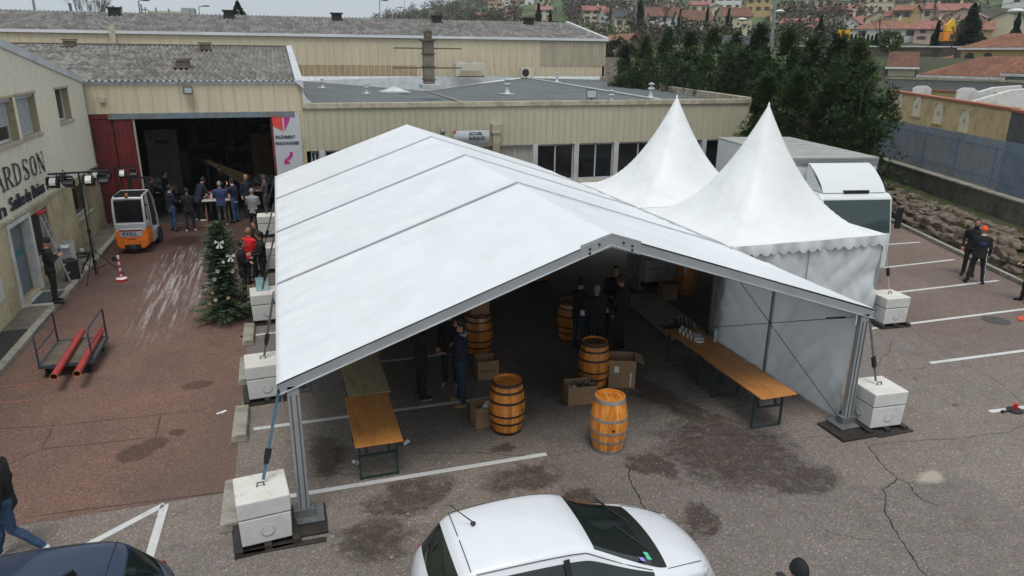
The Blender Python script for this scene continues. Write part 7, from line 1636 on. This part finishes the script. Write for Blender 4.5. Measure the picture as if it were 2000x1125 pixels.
house(1062,38,28,'pink','cream','cream house with a pale pink roof above the middle of the warehouse ridge',hm=3.2,dm=7,rise=1.4,wins=2)
house(1012,20,26,'brown','yellow','ochre house among bare trees high on the hill left of the conifers',hm=3.8,dm=7,rise=1.0,wins=2)
house(1062,22,22,'orange','yellow','tall yellow house right of the dark conifer on the hill',hm=5.5,dm=7,rise=1.2,wins=2)
house(968,22,28,'terra','cream','faded cream house on the wooded slope at the far left of the village',hm=3.4,dm=7,rise=1.0,wins=2)
house(990,10,18,'grey','white','small white flat-looking house high on the wooded slope',hm=3,dm=6,rise=.6,wins=1)
house(1034,14,16,'brown','white','narrow white house beside the dark conifer on the hill',hm=5,dm=5,rise=1,wins=1)
house(1135,22,44,'grey','grey','grey apartment block with shallow roof at the top of the village',hm=11,dm=10,rise=.4,wins=4,floors=4,chim=False,name='apartment_block')
house(1245,15,58,'grey','grey','pale grey apartment block at the top behind a dark tree',hm=12,dm=10,rise=.4,wins=5,floors=4,chim=False,name='apartment_block')
house(1272,30,34,'brown','pink','pinkish house with a dark hipped roof below the grey apartment block',hm=3.2,dm=7,rise=1.4,hip=True,wins=2)
house(1304,30,34,'brown','cream','cream house with a broad gable facing the yard',hm=3.0,dm=8,rise=1.6,gable_front=True,wins=2,floors=1)
house(1364,28,32,'red','cream','cream bungalow with a rosy roof above the brown terrace',hm=3.0,dm=8,rise=1.4,wins=2,floors=1)
house(1392,12,36,'orange','pink','peach house with balcony columns at the top centre',hm=5.0,dm=8,rise=1.1,wins=3)
house(1422,24,42,'grey','white','modern white two-storey house with grey window frames',hm=5.5,dm=8,rise=.9,wins=3)
house(1398,36,26,'brown','cream','small cream house with a dark roof below the modern white house',hm=3,dm=7,rise=1.4,gable_front=True,wins=1,floors=1)
house(1480,27,40,'orange','ochre','ochre house with hipped orange roof left of the tall pylon',hm=4.8,dm=8,rise=1.3,hip=True,wins=3)
house(1520,38,26,'pink','cream','small cream house with twin roofs right of the pylon',hm=3,dm=7,rise=1.2,wins=2,floors=1)
house(1430,58,50,'brown','cream','cream house with a worn brown roof just above the evergreens',hm=3.4,dm=8,rise=2.4,wins=2,yaw=18,floors=2)
house(1440,82,40,'grey','white','pale white house peeping through a gap in the evergreen tops',hm=3.5,dm=7,rise=1.0,D=95,z=4.5)
house(1590,41,58,'orange','yellow','yellow three-storey house with orange eaves',hm=6.4,dm=8,rise=1.0,hip=True,wins=4,floors=2)
house(1640,46,60,'red','cream','long cream house with red roof beside the yellow house',hm=3.6,dm=8,rise=1.4,wins=3)
house(1575,14,60,'grey','cream','cream block at the top edge above the yellow house',hm=4.5,dm=8,rise=.4,wins=4,chim=False)
house(1708,29,52,'orange','yellow','yellow house with orange roof standing alone above the meadow',hm=5.6,dm=8,rise=1.2,wins=4)
house(1825,27,50,'pink','pink','pink house with a hipped pink roof high above the meadow',hm=4.4,dm=8,rise=1.6,hip=True,wins=3)
house(1560,72,60,'red','pink','pink house with wide red roof just above the tallest evergreen',hm=2.4,dm=10,rise=1.8,wins=2)
house(1600,76,80,'red','white','low house with a long red roof behind the dark hedge',hm=2.0,dm=9,rise=1.6,wins=3,floors=1)
house(1650,76,46,'red','white','white gabled house behind the dark hedge',hm=3.4,dm=9,rise=2.4,gable_front=True,wins=0,yaw=-10)
house(1680,66,48,'red','cream','house with bright red overlapping roofs above the hedge',hm=2.2,dm=9,rise=2.0,wins=0,yaw=20)
house(1715,60,42,'red','cream','cream gabled house in the middle of the red-roofed cluster',hm=3.0,dm=9,rise=1.8,gable_front=True,wins=0)
house(1748,62,34,'red','pink','pink house with a red roof between the cream gable and the ochre house',hm=3.6,dm=8,rise=1.3,wins=1)
house(1765,62,28,'terra','ochre','ochre house with arched windows beside the dark trees',hm=4.8,dm=8,rise=1.4,wins=2,yaw=-15)
house(1728,78,104,'terra','white','long low house with brown hipped roof behind the hedge',hm=2.2,dm=10,rise=2.0,hip=True,wins=3,floors=1)
house(1815,62,30,'red','pink','tall pink house with a red roof left of the yellow crane',hm=5.5,dm=8,rise=1.3,wins=2)
house(1815,82,46,'red','pink','pink house with red roof lower left of the yellow crane',hm=2.5,dm=8,rise=1.6,wins=2)
house(1856,54,50,'red','pink','pink house with red roof behind the yellow crane',hm=4.0,dm=9,rise=1.8,wins=1,yaw=15)
house(1880,74,56,'pink','pink','pale pink gable house right of the yellow crane',hm=4.2,dm=9,rise=2.0,gable_front=True,wins=0,yaw=-10)
house(1905,78,40,'terra','ochre','low dark-roofed house below the pale pink gable',hm=2.0,dm=9,rise=1.8,wins=0)
house(1965,66,46,'brown','cream','cream house with a brown gable roof at the right side above the tile roofs',hm=3.2,dm=8,rise=1.6,gable_front=True,wins=0)
house(1985,10,36,'grey','white','white corner of a house at the top right edge',hm=4,dm=8,rise=.5,wins=1)
# large tiled roofs right behind the fence
def bighouse(pts, zr_, lab, wall, hz_, rise, D, roof='terra', arches=0, ql=3.5, qr=.15):
    (x0, y0), (x1, y1) = pts; a = atD(x0, y0, D[0]); b_ = atD(x1, y1, D[1]); zz = (a.z+b_.z)/2; d_ = (b_-a); d_.z = 0; L = d_.length; t = thing('house', lab, 'house', ((a.x+b_.x)/2,(a.y+b_.y)/2,0), math.atan2(d_.y,d_.x)); W2 = L/2; dm = 7.0
    mb = MB(); mb.box((-W2+.3,.3,-.3),(W2-.3,dm-.3,zz)); mb.build('wall', wallm(wall), t)
    mb = MB(); V = [(-W2,0,zz),(W2,0,zz),(W2,dm,zz),(-W2,dm,zz),(-W2+ql,dm/2,zz+rise),(W2-qr,dm/2,zz+rise)]; mb.add(V,[(0,1,5,4),(1,2,5),(2,3,4,5),(3,0,4)])
    rf_ = mb.build('roof', roofm('tile_'+roof, RC[roof], .24, .3), t); mb = MB()
    # raised rows of tiles on the front slope
    nrow = int(L/.26)
    for i in range(nrow):
        u = -W2+.13+i*L/nrow; lim = 1.0
        if u < -W2+ql: lim = (u+W2)/ql
        if u > W2-qr: lim = (W2-u)/qr
        mb.bar((u,0,zz+.03),(u,dm/2*lim,zz+rise*lim+.03),.12,.07)
    mb.build('tile_rows', roofm('tile_'+roof, RC[roof]), rf_)
    mb = MB(); mb.box((-W2-.05,-.1,zz-.22),(W2+.05,.02,zz-.01)); mb.build('gutter', M_wht, rf_)
    for k in range(arches):
        u = -W2+1.2+k*1.8; mb = MB(); mb.prism([(u-.5,zz-2.2),(u+.5,zz-2.2),(u+.5,zz-1.0),(u+.35,zz-.65),(u,zz-.5),(u-.35,zz-.65),(u-.5,zz-1.0)],.27,.29,0,lambda a_,b2,c:(a_,c,b2)); mb.build('arch', M_winf, t)
    return t
bighouse([(1730,130),(1795,131)],0,'yellow house with a dark red tiled roof peeping out beside the last evergreen','yellow',0,1.5,(88,88),'brown',0,.15,.15)
bighouse([(1792,146),(1962,151)],0,'grey house with a hipped terracotta tile roof in the centre right','grey',0,1.6,(78,74))
bighouse([(1957,143),(2075,146)],0,'house with a terracotta tile roof cut by the right edge of the photo','grey',0,2.2,(70,67),'terra',0,.15,.15)
bighouse([(1872,91),(2080,95)],0,'house with a long tiled roof and two arched openings under its eave','ochre',0,1.5,(98,95),'terra',2)
bighouse([(1790,124),(1860,124)],0,'low brown tiled roof between the dark red roof and the grey house','ochre',0,.9,(94,94),'terra')
# walls beyond the fence
def wallseg(pa_, pb_, Da, Db, m, lab, zbot, th_=.3, cop=None, name='boundary_wall'):
    a = atD(*pa_, Da); b_ = atD(*pb_, Db); t = thing(name, lab, 'wall', ((a.x+b_.x)/2,(a.y+b_.y)/2,zbot)); n_ = Vector((-(b_-a).y,(b_-a).x,0)).normalized()*th_/2; mb = MB()
    vs = [a-n_,b_-n_,b_+n_,a+n_]; mb.add([Vector((v.x,v.y,zbot)) for v in vs]+vs,[(0,1,5,4),(1,2,6,5),(2,3,7,6),(3,0,4,7),(4,5,6,7)]); mb.build('wall', m, t, world=True)
    if cop: mb = MB(); mb.bar(a+Vector((0,0,.03)), b_+Vector((0,0,.03)), th_+.16, .14); mb.build('coping', cop, t, world=True)
    return t, a, b_
M_och = mat('ochre_render', (.68,.53,.28), .9, var=.12, scale=1.2, bump=.3, dirt=(.33,.25,.12)); M_tc = mat('terracotta_coping', (.36,.13,.07), .8, var=.3, scale=8)
wt, wa, wb = wallseg((1742,178),(1984,215),57,45,M_och,'ochre rendered wall with four arched niches behind the fence',-.3,.35,M_tc)
for k, px in enumerate((1771,1814,1861,1914)):
    f = (px-1742)/(1984-1742); D_ = 57*45/(45+(57-45)*f); py = (207,218,232,247)[k]-8; P_ = atD(px, py, D_); f2 = ((P_-wa).x)/((wb-wa).x); base = wa.lerp(wb, f2); d_ = (wb-wa).normalized(); nrm_ = Vector((d_.y,-d_.x,0)).normalized()
    if nrm_.dot(wa) > 0: nrm_ = -nrm_
    c = Vector((base.x, base.y, 0))+nrm_*.176; zc = P_.z; w_, h_ = .48, .60
    T_ = lambda u, v, w: c+d_.xy.to_3d().normalized()*u+Vector((0,0,zc+v))+nrm_*w
    arc = [(-w_,-h_),(w_,-h_),(w_,h_*.5)]+[(w_*math.cos(a_), h_*.5+w_*.75*math.sin(a_)) for a_ in [PI*i/8 for i in range(1,8)]]+[(-w_,h_*.5)]
    mb = MB(); mb.prism(arc, 0, .03, 0, T_); nc = mb.build('niche', mat('niche_cream', (.74,.68,.50), .85), wt, world=True)
    mb = MB(); mb.prism([(.13*math.cos(a_),.02+.13*math.sin(a_)) for a_ in [2*PI*i/16 for i in range(16)]], .031, .045, 0, T_); mb.build('rosette', M_stone, nc, world=True)
    mb = MB()
    for (a_, b2), (c_, d2) in zip(arc[2:], arc[3:]): mb.bar(T_(a_*1.05,b2*1.03,.05), T_(c_*1.05,d2*1.03,.05), .05, .06)
    mb.bar(T_(-w_*1.2,-h_,.05), T_(w_*1.2,-h_,.05), .08, .1); mb.build('surround', M_och, nc, world=True)
M_gw = mat('grey_render', (.27,.27,.27), .9, var=.2, scale=1, dirt=(.16,.16,.15), dscale=1.0)
wallseg((1735,153),(2080,163),76,62,M_gw,'grey rendered wall in front of the tiled houses',-.3,.3,M_stone)
wallseg((1985,217),(2080,232),44.8,41,mat('dark_garage', (.10,.10,.10), .8, var=.3),'dark grey outbuilding wall at the right end of the ochre wall',-.3,.4,M_tc)
wallseg((1825,178),(1990,186),64,55,mat('yellow_render', (.55,.42,.2), .9),'low yellow wall with orange coping behind the ochre wall',-.3,.3,M_tc)
M_oldw = mat('old_stone_wall', (.09,.075,.06), .95, var=.5, scale=1.5, dirt=(.03,.03,.02), dscale=.6)
wallseg((1180,81),(1260,82),82,84,mat('block_wall', (.28,.25,.19), .9, var=.3),'stained concrete block wall between the warehouse and the evergreens',.5,.3,M_wht)
wallseg((1540,90),(1880,92),112,104,M_oldw,'long dark old stone wall with a white coping beyond the tiled roofs',.5,.5,M_wht)
# white tomb-like slabs behind the ochre wall
for k, (px, py, w_, h_, D_) in enumerate(((1800,178,.6,.9,60),(1888,184,.6,1.0,56),(1925,178,1.9,1.0,57),(1960,182,1.7,.9,55))):
    P_ = atD(px, py, D_); t = thing('stone_monument', ('small arched white stone monument left of centre behind the ochre wall','upright white stone monument in the middle behind the ochre wall','wide white sloping slab behind the ochre wall','lower white sloping slab at the right behind the ochre wall')[k], 'monument', (P_.x,P_.y,0), R(-35)); mb = MB()
    zt_ = P_.z+h_*.4
    if k < 2: mb.prism([(-w_,0),(w_,0),(w_,zt_-.2),(w_*.5,zt_),(-w_*.5,zt_),(-w_,zt_-.2)],-.12,.12,0,lambda u,v,w2:(u,w2,v))
    else: mb.prism([(-w_,0),(w_,0),(w_,zt_),(w_*.2,zt_-.15),(-w_,zt_-h_)],-.3,.3,0,lambda u,v,w2:(u,w2,v))
    mb.build('slab', M_wht, t, bevel=.02); mb = MB(); mb.box((-w_-.1,-.4,0),(w_+.1,.4,.3)); mb.build('plinth', M_stone, t)
# ================================================================== BACKGROUND TREES
def baretree(x, y, z, H_, seed, lab, m=None, spread=.55, group=None, dep=5, name='bare_tree', r0=.12):
    r = random.Random(seed); t = thing(name, lab, 'tree', (x,y,z), 0, group); mb = MB(); tw = MB()
    def br(p, d, L, ra, k):
        q = p+d*L; (mb if k > 2 else tw).tube([p, q], [ra, ra*.65], 5 if k > 2 else 3, caps=False)
        if k == 0: return
        for _ in range(3 if k > 2 else 3):
            e = (d+Vector((r.uniform(-1,1),r.uniform(-1,1),r.uniform(-.2,.7)))*spread).normalized(); br(q, e, L*r.uniform(.62,.82), ra*.6, k-1)
    br(Vector((0,0,0)), Vector((0,0,1)), H_*.3, H_*r0*.2, dep)
    mb.build('trunk', m or M_bark, t); tw.build('crown', m or M_bark, t); return t
p = atD(170, 28, 105); T0 = baretree(p.x, p.y, 3.0, atD(170,-14,105).z-3, 3, 'tall bare poplar-like tree rising behind the long warehouse roof at the left', mat('twig_grey', (.12,.11,.10), .9), .26, dep=7, r0=.07)
def conifer(px, py, wpx, D, lab, seed, rowbase=None):
    p = atD(px, py, D); H_ = p.z-(tz(px, D) if rowbase is None else 0); z0 = p.z-H_; t = thing('conifer_tree', lab, 'tree', (p.x,p.y,z0)); r = random.Random(seed); mb = MB(); mb.tube([(0,0,0),(0,0,H_*.95)],[.25,.03],6); mb.build('trunk', M_bark, t); mb = MB(); rad = wpx/2/1396*D; s_ = D/60
    for i in range(1500):
        f = r.random()**.8; z = H_*(.05+.95*f); q = rad*(1-f)**.75*(.45+.6*r.random())*(1+.3*math.sin(z*3.1+seed)); a = r.uniform(0,2*PI); spray(mb, Vector((q*math.cos(a)*.6,q*math.sin(a)*.6,z)), Vector((math.cos(a),math.sin(a),r.uniform(-.35,.3))), rad*.45*(1.1-f), .10*s_, r, 0, 3)
    mb.build('crown', M_cyp2, t); return t
conifer(463,3,120,98,'dark conifer with drooping branches rising behind the warehouse roof at the left centre',5,0)
for px, py, w_, D, lab in ((1052,6,26,185,'dark conifer beside the narrow white house on the hill'),(1252,-6,30,190,'dark conifer in front of the pale grey apartment block'),(1383,14,16,175,'narrow dark conifer left of the modern white house'),(1905,6,58,125,'large dark cedar right of the yellow crane'),(1835,40,24,130,'small dark conifer left of the yellow crane'),(1605,30,30,140,'dark evergreen in front of the long cream house'),(1992,24,22,150,'dark conifer at the right edge above the cream house'),(1330,18,20,170,'dark evergreen between the cream gable and the rosy bungalow'),(1425,16,24,160,'rounded dark evergreen below the modern white house'),(1075,20,20,175,'dark evergreen beside the tall yellow house')): conifer(px,py,w_,D,lab,int(px))
# row of dark hedge cypresses
for k, px in enumerate(list(range(1583,1612,9))+list(range(1640,1742,8))):
    conifer(px, 66+rnd.uniform(-4,5), 13, 124, 'dark hedge cypress in the clipped row above the white-topped wall', 300+k).__setitem__('group','dark hedge cypresses above the white-topped wall')
for k, (px, py, D, lab) in enumerate(((1655,20,190,'bare tree beside the yellow house on the hill'),(1790,6,230,'bare tree above the meadow wall'),(1500,30,170,'brownish bare tree left of the pylon'),(1720,38,170,'bare tree left of the yellow meadow house'),(1860,84,100,'bare reddish shrub below the yellow crane'),(1140,20,200,'bare tree in front of the left apartment block'),(1300,10,210,'bare tree above the cream gable house'),(1480,60,130,'bare tree behind the evergreen belt'))):
    p = atD(px, py, D); z0 = tz(px, D); baretree(p.x, p.y, z0, max(4, (p.z-z0)*1.15), 40+k, lab, mat('twig_brown', (.07,.05,.035), .95), .5, dep=5)
# far-off wood as one mass: many small bare crowns
M_wood = leafmat('wood_brown', (.045,.036,.030), (.105,.085,.068), .95, .03); M_wood2 = leafmat('wood_green', (.02,.03,.015), (.05,.07,.03), .95, .03)
mb = MB(); mb2 = MB(); r = random.Random(12)
cnt = 0
for i in range(2600):
    px = r.uniform(640, 2050); D = r.uniform(150, 515) if px < 1100 else r.uniform(135, 400)
    nz = noise.noise((px*.006, D*.012, 2.0)); 
    if px > 950 and nz < (.02 if px < 1500 else .10): continue
    if px > 1640 and px < 1790 and D < 190: continue
    if px > 1900 and D < 230: continue
    p = atD(px, hrow(px), D); z = tz(px, D); s_ = r.uniform(2.2,4.2)*(1 if D > 220 else .75); tgt = mb if r.random() < .78 else mb2
    for j in range(60):
        v = Vector((r.gauss(0,1),r.gauss(0,1),r.gauss(0,1))).normalized()*r.uniform(.5,1)
        c = Vector((p.x+v.x*s_*.75, p.y+v.y*s_*.75, z+s_*1.0+v.z*s_*.95)); u = Vector((r.uniform(-1,1),r.uniform(-1,1),r.uniform(-1,1))).normalized()*s_*.14; w_ = u.cross(v).normalized()*s_*.085
        tgt.add([c-u, c+w_, c+u*1.3, c-w_*.6],[(0,1,2,3)])
o = mb.build('wood', M_wood); tag(o, 'brown leafless woods covering the hillside behind the village', 'woods', kind='stuff'); o = mb2.build('wood', M_wood2); tag(o, 'dark green evergreens and shrubs scattered through the hillside woods', 'woods', kind='stuff')
# shrubs behind the warehouse corner
def shrub(px, py, D, rad, lab, seed, m=M_cyp):
    p = atD(px, py, D); t = thing('shrub', lab, 'shrub', (p.x,p.y,p.z-rad*1.2)); r = random.Random(seed); mb = MB(); mb.tube([(0,0,0),(.05,0,rad*.7)],[.08,.03],6); mb.build('trunk', M_bark, t); mb = MB()
    for i in range(700):
        v = Vector((r.gauss(0,1),r.gauss(0,1),r.gauss(0,.8))).normalized(); spray(mb, Vector((0,0,rad))+v*rad*r.uniform(.5,1), v, rad*.3, rad*.05, r, 0, 3)
    mb.build('crown', m, t); return t
shrub(1204,95,76,1.3,'grey-green round shrub just right of the long warehouse corner',1,leafmat('shrub_grey', (.05,.055,.035), (.09,.09,.06))); shrub(1228,104,74,1.0,'second grey shrub beside the small pointed evergreen',2,leafmat('shrub_brown', (.05,.035,.025), (.08,.06,.045)))
shrub(1740,76,96,1.2,'light green shrub behind the white-topped wall',3,leafmat('shrub_green', (.05,.08,.025), (.10,.14,.05)))
for k in range(3): wallseg((1186,112+k*14),(1250,114+k*15),70-k*3,68-k*3,mat('terrace_stone', (.25,.21,.16), .9, var=.4),('upper','middle','lower')[k]+' stone terrace wall right of the warehouse corner',-.3,.5,None,'terrace_wall')
# ================================================================== POLES, LAMPS, SIGN, CRANE
M_pole = mat('pole_grey', (.22,.24,.25), .6)
def pole(px, py0, w_, D, lab, name='concrete_pole', lean=0, lamp=False, cat='pole', dz=0):
    p = atD(px, py0, D); zt_ = p.z+dz; t = thing(name, lab, cat, (p.x,p.y,0)); mb = MB(); mb.tube([(0,0,0),(lean,0,zt_)],[w_*1.2,w_*.8],8); mb.build('shaft', M_pole, t, smooth=True, angle=40)
    if lamp: mb = MB(); mb.bar((0,0,zt_),(.9,0,zt_+.12),.08); mb.cbox((.9,0,zt_+.1),(.8,.3,.14)); mb.build('lamp_head', M_blk, t)
    return t
for px, py, w_, lab in ((62,-12,.16,'tall leaning pole at the far left above the warehouse roof'),(136,6,.2,'thick pole left of the bare tree'),(201,10,.17,'pole right of the bare tree'),(220,11,.17,'pole second right of the bare tree'),(236,12,.14,'pole third right of the bare tree'),(275,8,.12,'pole beside the lamp above the round sign'),(283,14,.1,'short pole right of the round sign'),(304,15,.12,'short pole above the pale sign board'),(329,17,.12,'short pole at the right of the pale sign board'),(371,20,.13,'pole left of the small street lamp')): pole(px, py, w_, 105, lab)
pole(270,2,.1,108,'double-headed lamp post behind the warehouse roof','lamp_post',lamp=True,cat='street lamp'); pole(388,13,.07,108,'small street lamp above the warehouse roof left of the dark conifer','street_lamp',lamp=True,cat='street lamp'); pole(741,2,.08,120,'street lamp above the warehouse ridge where the hill begins','street_lamp',lamp=True,cat='street lamp'); pole(773,15,.06,150,'small street lamp in front of the far woods','street_lamp',lamp=True,cat='street lamp'); pole(789,-10,.05,150,'thin mast in front of the far woods','mast')
pole(1519,-30,.14,70,'grey steel pylon rising behind the evergreen belt','pylon', cat='pylon'); 
for px, py, D, lab in ((1243,14,150,'thin lamp post in front of the hillside left of the cream gable'),(1331,22,150,'thin lamp post above the brown terrace'),(1375,30,150,'thin lamp post right of the brown terrace'),(1427,22,150,'thin lamp post above the worn brown roof'),(1750,30,120,'thin wooden pole above the low brown hipped roof'),(1648,45,120,'thin pole above the dark hedge')): pole(px, py, .07, D, lab, 'lamp_post', cat='street lamp')
p = atD(322, 28, 112); t = thing('far_building', 'pale commercial building with faint lettering peeping over the warehouse roof', 'building', (p.x,p.y,0)); mb = MB(); mb.box((-2.0,0,0),(2.0,6,p.z+.4)); mb.build('wall', wallm('cream'), t); mb = MB(); mb.box((2.0,.5,0),(3.6,4,p.z+.9)); mb.build('plant_room', wallm('grey'), t)
o = text('lettering', 'CENTRE D\'AFFAIRES', .42, mat('sign_olive', (.12,.14,.08), .7), frame4((p.x-1.9,p.y-.03,p.z-.15),FX,FZ), t, .01)
p = atD(284, 26, 110); t = thing('round_sign', 'round ring emblem sign on a post beside the pale building', 'sign', (p.x,p.y,0)); mb = MB(); mb.tube([(0,0,0),(0,0,p.z-.4)],.05,6); mb.build('post', M_pole, t); mb = MB(); mb.tube([(.5*math.cos(a),0,p.z+.5*math.sin(a)) for a in [2*PI*i/20 for i in range(21)]],.05,6,caps=False)
for a in (90,210,330): mb.bar((0,0,p.z),(.48*math.cos(R(a)),0,p.z+.48*math.sin(R(a))),.06)
mb.build('ring', M_navy, t)
# yellow machine
p = atD(1858, 62, 118); t = thing('mobile_crane', 'bright yellow crane cab and boom among the pink houses', 'crane', (p.x,p.y,tz(1858,118)), R(-20)); M_yel = mat('machine_yellow', (.75,.42,.02), .5); M_orm = mat('machine_orange', (.75,.25,.01), .5); zc = p.z-tz(1858,118)
mb = MB(); mb.box((-1.2,-.6,zc-1.2),(.3,.6,zc-.1)); mb.build('cab', M_orm, t, bevel=.05); mb = MB(); mb.box((-.4,-.63,zc-1.05),(.2,-.61,zc-.3)); mb.build('cab_window', M_cg, t); mb = MB(); mb.box((-.9,-.4,zc),(.4,.4,zc+.8)); mb.prism([(-.9,zc+.8),(.4,zc+.8),(-.15,zc+1.7)],-.3,.3,0,lambda u,v,w2:(u,w2,v)); mb.build('upper_body', M_yel, t, bevel=.05); mb = MB()
for a_, b2 in (((.9,0,zc-1.3),(.8,0,zc+.9)),((.8,0,zc+.9),(1.7,0,zc-.6)),((-.3,0,zc),(.8,0,zc+.9)),((1.5,0,zc+1.0),(.7,0,zc+.8))): mb.bar(a_,b2,.08)
mb.build('boom', M_blk, t); mb = MB(); mb.box((-1.0,-.5,0),(.2,.5,zc-1.25)); mb.build('chassis', M_blk, t)
p = atD(1648, 69, 112); mb = MB(); mb.box((-1.0,-.05,-.7),(1.0,.05,.7)); mb.box((-.05,-.04,-3),(.05,.04,-.7)); o = single('yellow_sign', mb, M_yel, 'yellow rectangular board in front of the white gabled house', 'sign'); o.location = p
for k, (px, py, D, s_) in enumerate(((1523,22,190,1.1),(1450,38,150,.9),(1985,22,170,1.5))):
    p = atD(px, py, D); mb = MB(); mb.ell((0,0,0),(s_,s_,s_*.35),10); o = single('garden_parasol', mb, M_wht, ('large white dome parasol right of the pylon','small white dome above the worn brown roof','white parasol on the meadow at the right edge')[k], 'parasol', smooth=True); o.location = p; mb = MB(); mb.tube([(0,0,-2.5),(0,0,0)],.06,6); q_ = mb.build('pole', M_pole, o)
# overhead wires
def wire(a, b_, lab, sag=1.2):
    A_ = atD(*a); B_ = atD(*b_); mb = MB(); pts = [A_.lerp(B_, i/14)-Vector((0,0,sag*math.sin(PI*i/14))) for i in range(15)]; o = single('overhead_wire', MB().tube([p-A_ for p in pts],.025,4), M_blk, lab, 'wire'); o.location = A_
wire((1519,-6,70),(2080,-40,95),'upper overhead wire running right from the pale pylon'); wire((1519,8,70),(2060,-10,95),'lower overhead wire running right from the pale pylon')

# ================================================================== AIR
mb = MB(); mb.box((-950,-350,-4),(1150,950,135)); hz = mb.build('haze', bpy.data.materials.new('haze_air')); hz['kind'] = 'stuff'; hz['label'] = 'thin damp air that pales the far hillside'
hm_ = hz.data.materials[0]; hm_.use_nodes = True; ht = hm_.node_tree; ht.nodes.remove(ht.nodes['Principled BSDF']); pv = ht.nodes.new('ShaderNodeVolumePrincipled'); pv.inputs['Color'].default_value = (.85,.9,.95,1); pv.inputs['Density'].default_value = .00028; ht.links.new(pv.outputs[0], ht.nodes['Material Output'].inputs['Volume'])
scene.cycles.volume_bounces = 0
